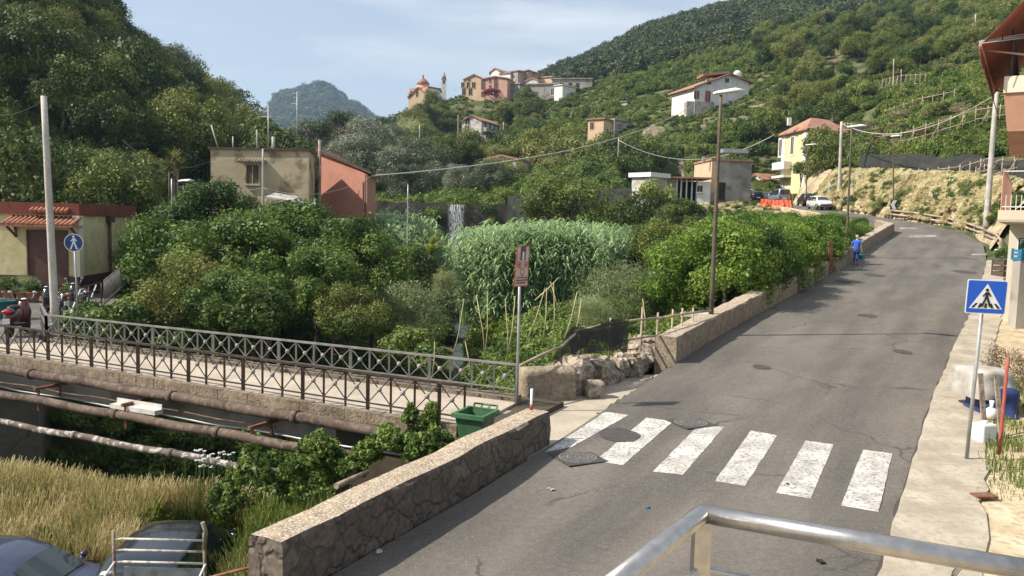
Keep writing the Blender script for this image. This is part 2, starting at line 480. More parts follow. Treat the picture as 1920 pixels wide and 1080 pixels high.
# ================================================================ terrain
COLS = {
 -700: [(0,-3),(17,-2.4),(19.5,-3),(22,0),(45,2),(60,8),(100,34),(140,56),(200,80),(400,90),(1000,60),(3000,60)],
 0:    [(0,-2.8),(13,-2.7),(16.5,-2.2),(18.5,-2.6),(19.5,-6),(27,-6),(28.5,.2),(45,.6),(52,4),(70,15),(100,36),(140,58),(200,80),(400,90),(1000,60),(3000,60)],
 150:  [(0,-2.8),(13,-2.7),(16.5,-2.2),(18.3,-2.8),(19.3,-6),(27,-6),(28.5,.2),(46,.6),(52,3),(70,11),(100,25),(130,37),(170,44),(220,40),(500,60),(1000,60),(3000,60)],
 240:  [(0,-2.8),(13,-2.7),(16,-2.2),(18,-2.8),(19,-6),(28,-6),(31,-.5),(45,.8),(60,4),(80,11),(100,18),(130,25.5),(160,22),(220,16),(500,40),(1000,60),(3000,60)],
 400:  [(0,-2.8),(13,-2.6),(15.5,-2.0),(17.5,-3),(19,-6),(28,-6),(32,-2),(45,.5),(60,2.5),(75,4.5),(100,10.5),(150,21.5),(200,26.5),(240,22),(500,16),(1000,60),(3000,60)],
 520:  [(0,-2.8),(12,-2.4),(14.5,-1.6),(16.5,-3),(18,-6),(29,-6),(34,-3),(45,-.5),(60,1.5),(100,4.5),(150,9),(200,16),(260,23),(300,20),(420,4),(900,40),(1300,120),(1600,240),(2000,150),(3000,60)],
 600:  [(0,-2.8),(12,-2.0),(14,-1.4),(15.5,-2.5),(17,-6),(29,-5.5),(36,-3.4),(50,-1),(60,1.5),(100,4),(150,8),(250,16),(300,21),(360,6),(900,40),(1300,140),(1600,262),(2000,160),(3000,60)],
 655:  [(0,-2.8),(11,-1.8),(13.5,-1.2),(15,-2.5),(16.5,-6),(30,-5.2),(40,-3.2),(60,0),(75,3.5),(100,5.5),(150,10),(200,17),(250,25),(300,29),(360,12),(900,40),(1300,130),(1600,226),(2000,150),(3000,60)],
 720:  [(0,-2.8),(10,-1.8),(13,-1.0),(14.5,-2.5),(16,-5.5),(30,-5),(42,-3.4),(60,-2),(73,-1.5),(76,4.5),(100,6),(150,12),(200,20),(250,29),(290,33),(340,26),(900,40),(1600,190),(3000,60)],
 800:  [(0,-2.8),(8,-1.8),(12.5,-.6),(14.2,-2.4),(16,-4.5),(30,-4.8),(45,-4.0),(60,-2.6),(73,-1.5),(75.5,5),(100,6.5),(150,13),(200,27),(240,38),(300,38),(400,30),(1000,60),(3000,60)],
 850:  [(0,-2.8),(7,-1.8),(12,-.4),(14,-1.6),(16,-3.4),(26,-4.4),(45,-4.2),(55,-3.4),(63,-2.6),(74,-1.8),(75.2,5.8),(100,7),(120,9.5),(150,13),(170,17),(185,22),(200,23.5),(215,32),(235,39.5),(300,41),(400,36),(1000,60),(3000,60)],
 880:  [(0,-2.8),(7,-1.5),(12,-.4),(14,-1.0),(16,-2.8),(26,-4.2),(45,-4.2),(55,-3.4),(63,-2.6),(74,-1.8),(75.2,5.8),(100,7),(120,9.5),(150,13),(170,17),(185,22),(200,23.5),(215,32),(235,39.5),(300,43),(400,40),(1000,60),(3000,60)],
 915:  [(0,-2.8),(14,-1.0),(17.5,-2.4),(26,-2.9),(45,-2.4),(60,-1.6),(74,-1.2),(75.6,5.4),(100,7),(120,9.5),(150,13),(190,23),(215,32),(235,39.5),(300,46),(400,48),(1000,60),(3000,60)],
 1000: [(0,-2.8),(14,-1.0),(18.5,-.4),(21,-1.8),(30,-2.3),(45,-1.8),(60,-1),(75,.2),(78,5.2),(90,8),(120,10),(150,15),(190,25),(220,33),(235,39.5),(300,52),(450,82),(600,80),(1000,70),(3000,60)],
 1100: [(0,-2.8),(18,-.2),(20,-.6),(24,-1.3),(40,-1.3),(60,-.4),(75,2),(100,7.5),(150,16),(190,28),(240,43.5),(300,60),(400,84),(480,102),(600,95),(1000,70),(3000,60)],
 1200: [(0,-2.8),(20,-.1),(24,-.5),(30,-1.0),(45,-.6),(60,.4),(80,3),(100,7),(130,12),(150,18),(200,36),(300,66),(400,98),(480,118),(600,110),(1000,80),(3000,60)],
 1350: [(0,-2.8),(24,.2),(30,-.2),(45,.8),(60,2.2),(80,4.4),(98,6.2),(108,7),(130,14),(165,29),(200,42),(300,76),(400,110),(480,134),(600,125),(1000,80),(3000,60)],
 1480: [(0,0),(30,.5),(50,1.8),(62,3.2),(80,5.4),(100,7.2),(122,8.2),(130,14),(160,32),(200,48),(300,80),(400,118),(480,150),(600,140),(1000,80),(3000,60)],
 1580: [(0,0),(30,.8),(50,2.3),(70,4.9),(88,6.2),(92,10),(122,19),(160,36),(200,51),(300,84),(400,124),(480,156),(600,140),(1000,80),(3000,60)],
 1660: [(0,0),(30,.8),(50,2.5),(70,4.9),(77,5.6),(79,9.3),(100,17),(130,27),(160,38),(200,52),(300,88),(400,128),(480,160),(600,140),(1000,80),(3000,60)],
 1800: [(0,0),(30,.9),(50,2.5),(62,4.4),(65,8.0),(80,13.5),(100,21),(130,32),(200,57),(300,92),(480,165),(1000,80),(3000,60)],
 2000: [(0,0),(30,.9),(45,2.2),(54,3.8),(57,8.0),(75,15),(100,26),(200,64),(300,98),(480,165),(1000,80),(3000,60)],
 2600: [(0,0),(20,.5),(40,6),(75,22),(100,30),(200,70),(480,165),(1000,80),(3000,60)],
}
COLX = sorted(COLS)
COLU = [(c - 960) / FPX for c in COLX]
def H_table(x, y):
    yy = max(y, 1.0)
    u = x / max(yy, 6.0) if y < 6 else x / yy
    zs = [np.interp(yy, [a for a, b in COLS[c]], [b for a, b in COLS[c]]) for c in COLX]
    return float(np.interp(u, COLU, zs))

def H(x, y, detail=True):
    z = H_table(x, y)
    l, r = xl(y), xr(y)
    if y < 16 and x < l: z = min(z, -1.0 if y > 9 else -2.4) if y > 4 else -2.8
    if y < 135:
        if x <= r and x >= l - .3:
            return zr(y) - .15 if y < 118 else min(z, zr(y) - .15 + (y - 118) * .9)
        if x < l and y < 64:
            d = l - x
            z = min(z, zr(y) - .15 - min(1.1, d * .5)) if y > 21 else z
        if x < l and y >= 64 and x > l - 14 and y > 84:
            z = zr(y) - .15
        if x > r:
            d = x - r
            if y > 101 and d < 9: z = min(z, zr(y) - .12 + max(0, y - 118) * .9)
            elif y < 56: z = min(max(z, zr(y) - .1), zr(y) + max(0, d - 12) * .8)
            else: z = min(z, zr(y) + (-.1 if d < .8 else (d - .8) * 1.6 if d < 3.2 else 3.84 + (d - 3.2) * 1.0))
    if -14.6 < x < 5 and y < 25:
        # keep clear under the bridge and its approach
        pass
    if detail and y > 28:
        a = min(1.0, (y - 28) / 100)
        z += fbm((x * .06, y * .06, 0)) * 1.6 * a + (fbm((x * .012, y * .012, 5)) * 10 * min(1, max(0, (y - 345) / 250)))
    return z

def build_ground():
    us = np.unique(np.concatenate([np.linspace(-2.6, -.7, 30), np.linspace(-.7, .72, 330), np.linspace(.72, 2.6, 24)]))
    ys = np.concatenate([np.linspace(6, 30, 60), np.linspace(30.6, 84, 76), np.linspace(85, 150, 50), np.linspace(152, 300, 66), np.linspace(304, 660, 72), 660 * (3200 / 660) ** (np.linspace(.03, 1, 40))])
    V = []
    nu = len(us)
    for y in ys:
        for u in us:
            x = u * y
            V.append((x, y, H(x, y)))
    F = [(j*nu+i, j*nu+i+1, (j+1)*nu+i+1, (j+1)*nu+i) for j in range(len(ys)-1) for i in range(nu-1)]
    me = np_mesh('ground', np.array(V), np.array(F), True)
    o = link('ground', me, M['forestfloor'])
    tag(o, 'wooded hillsides and wild valley floor around the road', kind='structure')
    # yard below the wall, under and behind the viewpoint
    mb = MB()
    n = 24
    pts = [[(-70 + 75 * i / n, -40 + 50 * j / n) for i in range(n + 1)] for j in range(n + 1)]
    for j in range(n):
        for i in range(n):
            q = [pts[j][i], pts[j][i+1], pts[j+1][i+1], pts[j+1][i]]
            if all(x < xl(y) - .25 for x, y in q): mb.face([(x, y, -2.86) for x, y in q])
    mb.build('yard_ground', M['dirt'], kind='structure', label='dry earth yard where cars are parked below the wall')
build_ground()

def ribbon(name, left, right, zf, mat, thick=0.0, step=1.0, y0=None, y1=None, parent=None, nx=6, **tags):
    mb = MB()
    y0 = y0 if y0 is not None else left[0][1]; y1 = y1 if y1 is not None else left[-1][1]
    n = max(2, int((y1 - y0) / step))
    rows = []
    for i in range(n + 1):
        y = y0 + (y1 - y0) * i / n
        a = np.interp(y, [p[1] for p in left], [p[0] for p in left]); b = np.interp(y, [p[1] for p in right], [p[0] for p in right])
        rows.append([(a + (b - a) * k / nx, y, zf(y)) for k in range(nx + 1)])
    for i in range(n):
        for k in range(nx):
            mb.face([rows[i][k], rows[i][k+1], rows[i+1][k+1], rows[i+1][k]])
    if thick:
        for i in range(n):
            for k, s in ((0, 1), (nx, -1)):
                a, b = rows[i][k], rows[i+1][k]
                q = [a, b, (b[0], b[1], b[2]-thick), (a[0], a[1], a[2]-thick)]
                mb.face(q if s > 0 else q[::-1])
    o = mb.build(name, mat, parent, **tags)
    return o

road = ribbon('road', XLp, XRp, zr, M['asphalt'], kind='structure', label='worn grey asphalt road climbing the valley', nx=8)

# zebra crossing (photo corners: far-left, far-right, near-right, near-left)
for q in [((1135,772),(1178,778),(1072,838),(1020,848)), ((1212,783),(1262,790),(1168,872),(1116,864)), ((1312,796),(1358,800),(1280,890),(1224,884)),
          ((1408,807),(1457,816),(1397,911),(1340,902)), ((1510,826),(1563,833),(1520,935),(1455,924)), ((1618,843),(1673,850),(1647,960),(1577,948))]:
    cs = [R(*p, up=.006) for p in q]
    rng = random.Random(int(q[0][0]))
    mb = MB(); N = 14; outl = []
    def edge(a, b):
        d = (b - a); nrm = Vector((-d.y, d.x, 0)).normalized()
        return [a + d * (i / N) + nrm * rng.uniform(-.007, .007) for i in range(N)]
    for a, b in ((0, 1), (1, 2), (2, 3), (3, 0)): outl += edge(cs[a], cs[b])
    mb.face(outl[::-1])
    mb.build('crossing_stripe', M['paint'], road)
for (px, py, w, h) in ((1730, 443, 26, 2.2), (1703, 428, 16, 1.6), (1836, 477, 14, 1.4)):
    cs = [R(px + a, py + b, up=.006) for a, b in ((-w, -h), (w, -h), (w, h), (-w, h))]
    MB().face(cs[::-1]).build('worn_road_marking', M['fadedpaint'], road)
for (px, py, a, b) in ((1161, 816, 37, 13), (1640, 516, 17, 2.6), (1580, 528, 14, 2.6), (1626, 592, 16, 3), (1692, 660, 15, 4), (1428, 689, 16, 4), (1808, 510, 18, 2.6)):
    c = R(px, py); e = R(px + a, py); f_ = R(px, py - b)
    ra, rb = (e - c).length, min((f_ - c).length, 1.2)
    rng = random.Random(px)
    pts = [c + Vector((math.cos(t) * ra * (1 + rng.uniform(-.1, .1)), math.sin(t) * rb * (1 + rng.uniform(-.1, .1)), 0)) for t in [2 * math.pi * i / 18 for i in range(18)]]
    pts = [Vector((p.x, p.y, zr(p.y) + .010)) for p in pts]
    MB().face(pts).build('asphalt_patch', M['patch'], road)

# gutter crack line and pavement on the right
SWl = [(p[0] + .02, p[1]) for p in XRp if p[1] < 58]
SWr = []
for p in SWl:
    w = 1.0 if p[1] < 24 else .95
    SWr.append((p[0] + w, p[1] - .5 if p[1] > 0 else p[1]))
SWr = [(float(np.interp(y, [a[1] for a in SWr], [a[0] for a in SWr])), y) for y in [p[1] for p in SWl]]
def ragged(pts, amp, seed, step=.5):
    ys = np.arange(pts[0][1], pts[-1][1], step)
    return [(float(np.interp(y, [a[1] for a in pts], [a[0] for a in pts])) + amp * fbm((y * 1.3, seed, 0), 3), float(y)) for y in ys]
pave = ribbon('pavement', ragged(SWl, .09, 3), ragged(SWr, .16, 7), lambda y: zr(y) + .10, M['concrete'], .2, .25, kind='structure', label='pale concrete pavement edging the road')
ribbon('gutter_edge', [(a - .01 - .04 * (1 + fbm((b * .8, 5, 0))), b) for a, b in ragged(SWl, .07, 9, .3)], [(a + .03, b) for a, b in ragged(SWl, .09, 3, .3)], lambda y: zr(y) + .008, M['patch'], 0, .2, kind='structure', label='cracked dirt filled gutter between road and pavement', nx=1)
def verge():
    mb = MB()
    for y in np.arange(-20, 49, 1.0):
        def row(y):
            a = float(np.interp(y, [p[1] for p in SWr], [p[0] for p in SWr])) - .3
            return [Vector((a + d, y, zr(y) + .065 + .05 * fbm(((a + d) * .9, y * .9, 2)))) for d in (0, .5, 1, 1.6, 2.4, 3.4, 5, 8, 14, 22)]
        A, B = row(y), row(y + 1)
        for i in range(len(A) - 1): mb.face([A[i], A[i+1], B[i+1], B[i]], True)
    mb.build('dirt_verge', M['dirt'], kind='structure', label='sandy dirt verge beside the pavement')
verge()

# approach slab from the road to the footbridge
BF0, BF1 = Vector((-14.0, 23.9, .2)), Vector((.15, 17.45, .2))      # far railing line
BN0, BN1 = Vector((-16.6, 22.85, .2)), Vector((-.85, 15.05, .2))    # near railing line
apron = [(.72, 14.55), (1.5, 15.6), (4.3, 21.6), (4.45, 22.3), (2.2, 21.2), (.15, 17.9), (.1, 17.5), (-1.0, 15.3), (-.6, 14.2), (.2, 13.6)]
mb = MB(); mb.prism(apron, -3.5, .035); mb.build('approach_slab', M['deck'], kind='structure', label='pale worn concrete apron between road and footbridge')

# ---------------------------------------------------------------- parapet walls
def wall_path(mb, pts, w, h, below=.4, step=.45, jit=.02, seed=0, tj=.03, side=-1, hs=None):
    """wall whose road face follows pts (x,y,z of road); it extends to `side` (-1 = away from the road on the left)"""
    P0 = [Vector(p) for p in pts]
    st = []
    for a, b in zip(P0[:-1], P0[1:]):
        n = max(1, int((b - a).length / step))
        st += [a.lerp(b, i / n) for i in range(n)]
    st.append(P0[-1])
    rings = []
    for i, p in enumerate(st):
        d = (st[min(i+1, len(st)-1)] - st[max(i-1, 0)]); d.z = 0; d.normalize()
        nrm = Vector((-d.y, d.x, 0))     # to the left
        t = i / (len(st) - 1)
        hh = h + tj * fbm((i * .35, seed, 1)) * 2
        def J(k): return nrm * (jit * 2 * fbm((i * .7, k, seed + 4), 2))
        prof = [(0, -below), (0, 0), (0, hh * .5), (.0, hh - .05), (.03, hh), (w * .5, hh + .015), (w - .03, hh), (w, hh - .05), (w, hh * .4), (w, -below * 3)]
        rings.append([p + nrm * x + Vector((0, 0, z)) + J(k) for k, (x, z) in enumerate(prof)])
    n = len(rings[0])
    V = [v for r in rings for v in r]
    F = [(i*n+k, i*n+k+1, (i+1)*n+k+1, (i+1)*n+k) for i in range(len(rings)-1) for k in range(n-1)]
    F = [f[::-1] for f in F]
    F += [tuple(range(n)), tuple(reversed(range((len(rings)-1)*n, len(rings)*n)))]
    mb.mesh(V, F); return mb

def parapet(name, label, pts, w, h, face_mat, group, seed, **k):
    mb = wall_path(MB(), pts, w, h, seed=seed, **k)
    o = mb.build(name, face_mat)
    o.data.materials.append(M['cap'])
    for p in o.data.polygons:
        if p.normal.z > .6: p.material_index = 1
        p.use_smooth = False
    tag(o, label, 'wall', group)
    return o
parapet('stone_parapet', 'low stone parapet with speckled concrete top ending at the green bin', [(-2.42, 8.42, 0), (-.7, 11.8, 0), (.78, 14.75, .02)], .5, .66, M['wallstone'], 'low walls along the road', 1, below=.4, tj=.02)
mb = MB(); mb.bar((-2.66, 8.55, -1.6), (.42, 14.8, -1.6), .42, 2.45); mb.build('retaining_wall', M['wallstone'], kind='structure', label='stone retaining wall carrying the road above the yard')
W2 = [R(1267, 681), R(1330, 641), R(1400, 600), R(1480, 556), R(1553, 516)]
parapet('roadside_parapet', 'long low rendered parapet holding the tall rusty lamp post beside the lemon grove', W2, .62, .72, M['render_rough'], 'low walls along the road', 2, tj=.03)
W3 = [R(1570, 508), R(1630, 465), R(1676, 436)] + [Vector((29.75, 65, zr(65)))]
parapet('bend_parapet', 'low parapet at the bend past the rusty gate posts', W3, .62, .75, M['render_rough'], 'low walls along the road', 3, tj=.03)
W4 = [Vector((29.75, 66.5, zr(66.5))), Vector((29.5, 74, zr(74))), Vector((28.8, 84, zr(84))), Vector((28.5, 92, zr(92)))]
mb = wall_path(MB(), W4, .4, .25, seed=8); mb.build('road_edging', M['dirt'], kind='structure', label='low dusty edging above the lemon grove')
# end block and broken stretch
b0, b1 = G(984, 753, .05), G(1085, 748, .05)
d, nrm, L_ = frame(b0, b1)
def lumpy_block(name, p, d, nrm, L, w, h, mat, seed, amp=.05, nl=14, label=None, cat=None, roundtop=.12):
    """rounded block with a displaced surface; nrm points to its back"""
    V = []; nw, nh = 6, 7
    ring = []
    for k in range(nh + 1): ring.append((0, k / nh))
    for k in range(1, nw): ring.append((k / nw, 1))
    for k in range(nh + 1): ring.append((1, 1 - k / nh))
    n = len(ring)
    for i in range(nl + 1):
        for (a, b) in ring:
            t = i / nl
            hh = h * (1 - roundtop * (2 * a - 1) ** 2)
            q = Vector(p) + d * (L * t) + nrm * (w * a) + Vector((0, 0, hh * b - .1))
            n_ = mnoise.noise_vector(q * 2.2 + Vector((seed, 0, 0))) * amp + mnoise.noise_vector(q * 6 + Vector((seed, 3, 0))) * amp * .4
            V.append(q + n_)
    F = [(i*n+k, (i+1)*n+k, (i+1)*n+k+1, i*n+k+1) for i in range(nl) for k in range(n-1)] + [tuple(range(n)), tuple(reversed(range(nl*n, (nl+1)*n)))]
    mb = MB(); mb.mesh(V, F, True); o = mb.build(name, mat)
    return tag(o, label, cat)
lumpy_block('wall_end_block', b0, d, nrm, 1.28, .55, .86, M['render_rough'], 3, .03, label='rounded concrete wall end beside the tall tilted sign pole', cat='wall', roundtop=.1)
r0, r1 = G(1075, 742, .05), G(1262, 668, .25)
d, nrm, L_ = frame(r0, r1)
RUB = (r0.copy(), nrm.copy())
def rubble_wall():
    rng = random.Random(5)
    mb = MB()
    base = len(mb.v)
    nl, n = 60, 17
    V = []
    for i in range(nl + 1):
        t = i / nl
        for k in range(n):
            a = k / (n - 1)
            x = -.05 + .95 * min(1, max(0, (a - .35) / .4)); z = min(1, a / .4) if a < .75 else 1 - (a - .75) / .25
            z = max(0, z)
            hgt = .62 + .14 * math.sin(t * 9) - .1 * t
            q = r0 + d * (L_ * t) + nrm * (x * .9) + Vector((0, 0, hgt * z - .1 + .22 * t))
            c = mnoise.cell_vector(q * 3.1) - Vector((.5, .5, .5))
            q = q + Vector((c.x * .26, c.y * .26, c.z * .2 * min(1, a * 3))) + mnoise.noise_vector(q * 5) * .09
            V.append(q)
    F = [(i*n+k, (i+1)*n+k, (i+1)*n+k+1, i*n+k+1) for i in range(nl) for k in range(n-1)]
    F += [tuple(range(n)), tuple(reversed(range(nl*n, (nl+1)*n)))]
    mb.mesh(V, F, False)
    o = mb.build('broken_wall', M['rubble']); tag(o, 'crumbled stretch of rough stone wall under the black netting', 'wall')
rubble_wall()
cb = G(1118, 745, .04)
rotd = Vector((math.cos(.35), math.sin(.35), 0))
lumpy_block('concrete_block', cb - rotd * .2 - Vector((0, .1, 0)), rotd, Vector((-rotd.y, rotd.x, 0)), .38, .35, .5, M['rubble'], 9, .05, 8, 'loose square chunk of concrete standing before the broken wall', 'block')

# ---- stone and earth bank on the outside of the bend
M['bankstone'] = pm('bank_stone', (.30, .245, .15), (.48, .40, .26), 1.1, .95, 1.0, c3=(.20, .16, .10), scale3=2.6, w3=.7, bscale=5)
mb = MB(); ysb = list(np.arange(56, 101.5, .7)); prev = None
for y in ysb:
    r = xr(y); row = []
    for k, (d, hh) in enumerate(((.75, -.1), (1.1, .55), (1.5, 1.25), (1.9, 2.0), (2.35, 2.7), (2.8, 3.3), (3.3, 3.9), (4.0, 4.35))):
        j = mnoise.cell_vector(Vector((y * .9, hh * 1.6, 1))) - Vector((.5, .5, .5))
        row.append((r + d - .28 + j.x * .22 + .3 * fbm((y * .3, hh, 2)), y + j.y * .2, zr(y) + hh + j.z * .12 * (k > 0)))
    if prev:
        for a in range(7): mb.face([prev[a], prev[a+1], row[a+1], row[a]])
    prev = row
mb.build('stone_bank', M['bankstone'], kind='structure', label='pale stone and earth bank above the outside of the bend')

# ================================================================ vegetation
LM = {}
LM['oak'] = leafmat('oak_leaves', [(0.034, 0.056, 0.012), (0.076, 0.113, 0.023), (0.142, 0.178, 0.035), (0.204, 0.211, 0.057)], trans=.22)
LM['wood'] = leafmat('wood_leaves', [(0.034, 0.062, 0.015), (0.074, 0.115, 0.026), (0.138, 0.181, 0.042), (0.205, 0.214, 0.064)], trans=.2, vary=.7)
LM['fig'] = leafmat('garden_leaves', [(0.029, 0.060, 0.011), (0.059, 0.113, 0.020), (0.102, 0.172, 0.030), (0.157, 0.226, 0.044)], trans=.28, rough=.55, spec=.28)
LM['lemon'] = leafmat('lemon_leaves', [(0.034, 0.075, 0.009), (0.064, 0.130, 0.013), (0.108, 0.196, 0.019), (0.176, 0.259, 0.033)], trans=.3, rough=.5, spec=.35, nscale=1.2)
LM['olive'] = leafmat('olive_leaves', [(0.065, 0.088, 0.048), (0.115, 0.142, 0.085), (0.180, 0.205, 0.140), (0.250, 0.270, 0.200)], trans=.2, rough=.5)
LM['willow'] = leafmat('willow_leaves', [(0.156, 0.196, 0.081), (0.265, 0.314, 0.146), (0.390, 0.442, 0.227), (0.515, 0.562, 0.324)], trans=.25)
LM['reed'] = leafmat('reed_leaves', [(0.111, 0.177, 0.067), (0.175, 0.273, 0.112), (0.260, 0.384, 0.178), (0.378, 0.491, 0.264)], trans=.3, nscale=.5, vary=.3)
LM['yellow'] = leafmat('yellow_green_leaves', [(0.101, 0.137, 0.025), (0.155, 0.196, 0.040), (0.218, 0.255, 0.060)], trans=.3)
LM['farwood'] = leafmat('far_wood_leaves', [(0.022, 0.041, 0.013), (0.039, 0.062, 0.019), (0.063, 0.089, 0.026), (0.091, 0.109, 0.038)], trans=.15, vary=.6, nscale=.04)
LM['vine'] = leafmat('vine_leaves', [(0.042, 0.076, 0.015), (0.080, 0.129, 0.024), (0.131, 0.183, 0.035), (0.190, 0.227, 0.055)], trans=.28, nscale=.15, vary=.5)
LM['dry'] = leafmat('dry_leaves', [(0.332, 0.282, 0.141), (0.543, 0.470, 0.253), (0.756, 0.673, 0.411), (0.807, 0.807, 0.603)], trans=.25, vary=.3, nscale=.7)
LM['ivy'] = leafmat('ivy_leaves', [(0.034, 0.069, 0.012), (0.073, 0.128, 0.023), (0.122, 0.187, 0.038), (0.183, 0.246, 0.057)], trans=.25, rough=.55, spec=.28, nscale=1.5)
LM['garden'] = leafmat('garden_crop_leaves', [(0.070, 0.110, 0.015), (0.130, 0.190, 0.025), (0.200, 0.260, 0.040), (0.300, 0.340, 0.070)], trans=.3, nscale=.9)
LM['scrub'] = leafmat('dry_scrub_leaves', [(0.090, 0.075, 0.035), (0.150, 0.125, 0.060), (0.220, 0.190, 0.100), (0.300, 0.260, 0.150)], trans=.2, nscale=.3)
LM['red'] = leafmat('flower_leaves', [(0.100, 0.020, 0.050), (0.220, 0.050, 0.100), (0.300, 0.100, 0.160)], trans=.2)
M['bark'] = pm('bark', (.07, .055, .04), (.15, .12, .09), 4, .95, .8, bscale=18)

def leaves(rng, n, clumps, leaf, asp=.5, hang=.0, shell=(.72, 1.05), jitter=.55, up=.25):
    """clumps: (k,7) x y z rx ry rz tone -> quads spread over clump surfaces"""
    w = (clumps[:, 3] * clumps[:, 4] + clumps[:, 5] ** 2); w = w / w.sum()
    ci = rng.choice(len(clumps), n, p=w)
    d = rng.normal(size=(n, 3)); d /= np.linalg.norm(d, axis=1)[:, None]
    rr = rng.uniform(shell[0], shell[1], n)[:, None]
    c = clumps[ci]
    # ragged surface: lobes by direction
    lob = 1 + .16 * np.sin(d[:, :1] * 7 + ci[:, None]) * np.cos(d[:, 1:2] * 6 + ci[:, None] * 2) + .17 * rng.normal(size=(n, 1))
    p = c[:, :3] + d * c[:, 3:6] * rr * lob
    nrm = d + rng.normal(size=(n, 3)) * jitter; nrm[:, 2] += up
    nrm /= np.linalg.norm(nrm, axis=1)[:, None]
    t = rng.normal(size=(n, 3)); t[:, 2] -= hang
    t -= nrm * (t * nrm).sum(1)[:, None]; t /= np.linalg.norm(t, axis=1)[:, None] + 1e-6
    b = np.cross(nrm, t)
    s = leaf * rng.choice([.55, .8, 1.0, 1.35, 1.75], n, p=[.25, .3, .25, .15, .05])[:, None] * rng.uniform(.85, 1.15, n)[:, None]
    A = p - t * s * .5; Bq = p + b * s * asp * .5; Cq = p + t * s * .5 - nrm * s * .12; D = p - b * s * asp * .5
    V = np.stack([A, Bq, Cq, D], 1).reshape(-1, 3)
    F = np.arange(4 * n).reshape(n, 4)
    tone = c[:, 6] + rng.normal(size=n) * .16 + .5
    return V, F, tone

def leaf_mesh(name, V, F, tone, mat):
    me = np_mesh(name, V, F)
    a = me.attributes.new('leaf_tone', 'FLOAT', 'FACE'); a.data.foreach_set('value', np.clip(tone, 0, 1).astype(np.float32))
    me.materials.append(mat)
    return me

def crown(name, mat, seed, k=22, n=6000, leaf=.08, flat=.85, cr=(.26, .44), asp=.5, hang=0, core=.55, low=-.75, spread=.72, **kw):
    rng = np.random.default_rng(seed)
    cl = []
    for i in range(k):
        d = rng.normal(size=3); d /= np.linalg.norm(d)
        if d[2] < low: d[2] = -d[2]
        r = spread * rng.uniform(.62, 1.1) ** .5
        q = rng.uniform(*cr)
        cl.append([d[0]*r, d[1]*r, d[2]*r*flat, q, q, q*.85, rng.normal() * .12])
    cl.append([0, 0, 0, core, core, core * flat, -.05])
    V, F, tone = leaves(rng, n, np.array(cl), leaf, asp, hang, **kw)
    return leaf_mesh(name, V, F, tone, LM[mat] if isinstance(mat, str) else mat)

def trunk_mesh(seed, r=.09, h=1.6, limbs=5):
    """unit trunk: base at z=-h, limbs reaching into a unit crown at the origin"""
    rng = random.Random(seed); mb = MB()
    pts = [Vector((rng.uniform(-.04, .04) * i, rng.uniform(-.04, .04) * i, -h + (h * .8) * i / 4)) for i in range(5)]
    mb.tube(pts, [r * (1 - .12 * i) for i in range(5)], 8)
    for k in range(limbs):
        a = 2 * math.pi * k / limbs + rng.uniform(-.4, .4)
        s = pts[3 + (k % 2)]
        e = Vector((math.cos(a) * .48, math.sin(a) * .48, rng.uniform(.05, .4)))
        mid = s.lerp(e, .5) + Vector((0, 0, .12))
        mb.tube([s, mid, e], [r * .5, r * .32, r * .12], 6)
    me = bpy.data.meshes.new('trunk'); me.from_pydata([tuple(v) for v in mb.v], [], mb.f); me.polygons.foreach_set('use_smooth', mb.sm); me.update()
    me.materials.append(M['bark'])
    return me
TR = [trunk_mesh(i) for i in range(3)]
CR = {}
for kk, spec in {
    'oak': dict(n=13000, leaf=.066, k=30, cr=(.17, .38), core=.45, spread=.8), 'wood': dict(n=8500, leaf=.078, k=26, cr=(.18, .40), core=.48, spread=.78), 'fig': dict(n=26000, leaf=.056, k=34, asp=.6, cr=(.17, .36), core=.42, spread=.8),
    'lemon': dict(n=22000, leaf=.060, k=32, asp=.5, flat=.85, cr=(.18, .36), core=.5, spread=.8), 'olive': dict(n=12000, leaf=.07, k=30, asp=.3, cr=(.2, .36)),
    'willow': dict(n=12000, leaf=.08, k=24, asp=.16, jitter=.9, up=.0, hang=-1.2, flat=.8, cr=(.2, .5), spread=.85), 'yellow': dict(n=5000, leaf=.09, k=22),
    'vine': dict(n=2600, leaf=.13, k=14, flat=.6), 'ivy': dict(n=3500, leaf=.12, k=16, flat=.6, asp=.75)}.items():
    CR[kk] = [crown(kk + '_crown', kk, 11 + i + sum(map(ord, kk)), **spec) for i in range(3)]
rngT = random.Random(77)

def tree(name, label, kind, c, r, group=None, cat='tree', zs=1.0, base=None, trunk=True, v=None):
    """c = crown centre, r = crown radius; the trunk goes down to the ground"""
    c = Vector(c)
    g = H(c.x, c.y) if base is None else base
    g = min(g, c.z - r * zs * .6)
    t = thing(name, label, cat, (c.x, c.y, g), rngT.uniform(0, 6.28), group)
    rot = (rngT.uniform(-.12, .12), rngT.uniform(-.12, .12), rngT.uniform(0, 6.28))
    i = rngT.randrange(3) if v is None else v
    f = rngT.uniform(.9, 1.1)
    link('crown' if trunk else 'foliage', CR[kind][i], None, t, (0, 0, c.z - g), rot, (r * f, r / f, r * zs))
    if trunk:
        h = c.z - g
        link('trunk', TR[i], None, t, (0, 0, h), None, (r * .8, r * .8, max(h / 1.6, .2)))
    return t

# ---------------------------------------------------------------- stuff: points carrying crowns through geometry nodes
SRC = {}
def src_collection(name, meshes):
    col = bpy.data.collections.new(name)
    for i, me in enumerate(meshes):
        o = bpy.data.objects.new('%s_%d' % (name, i), me); col.objects.link(o)
    return col

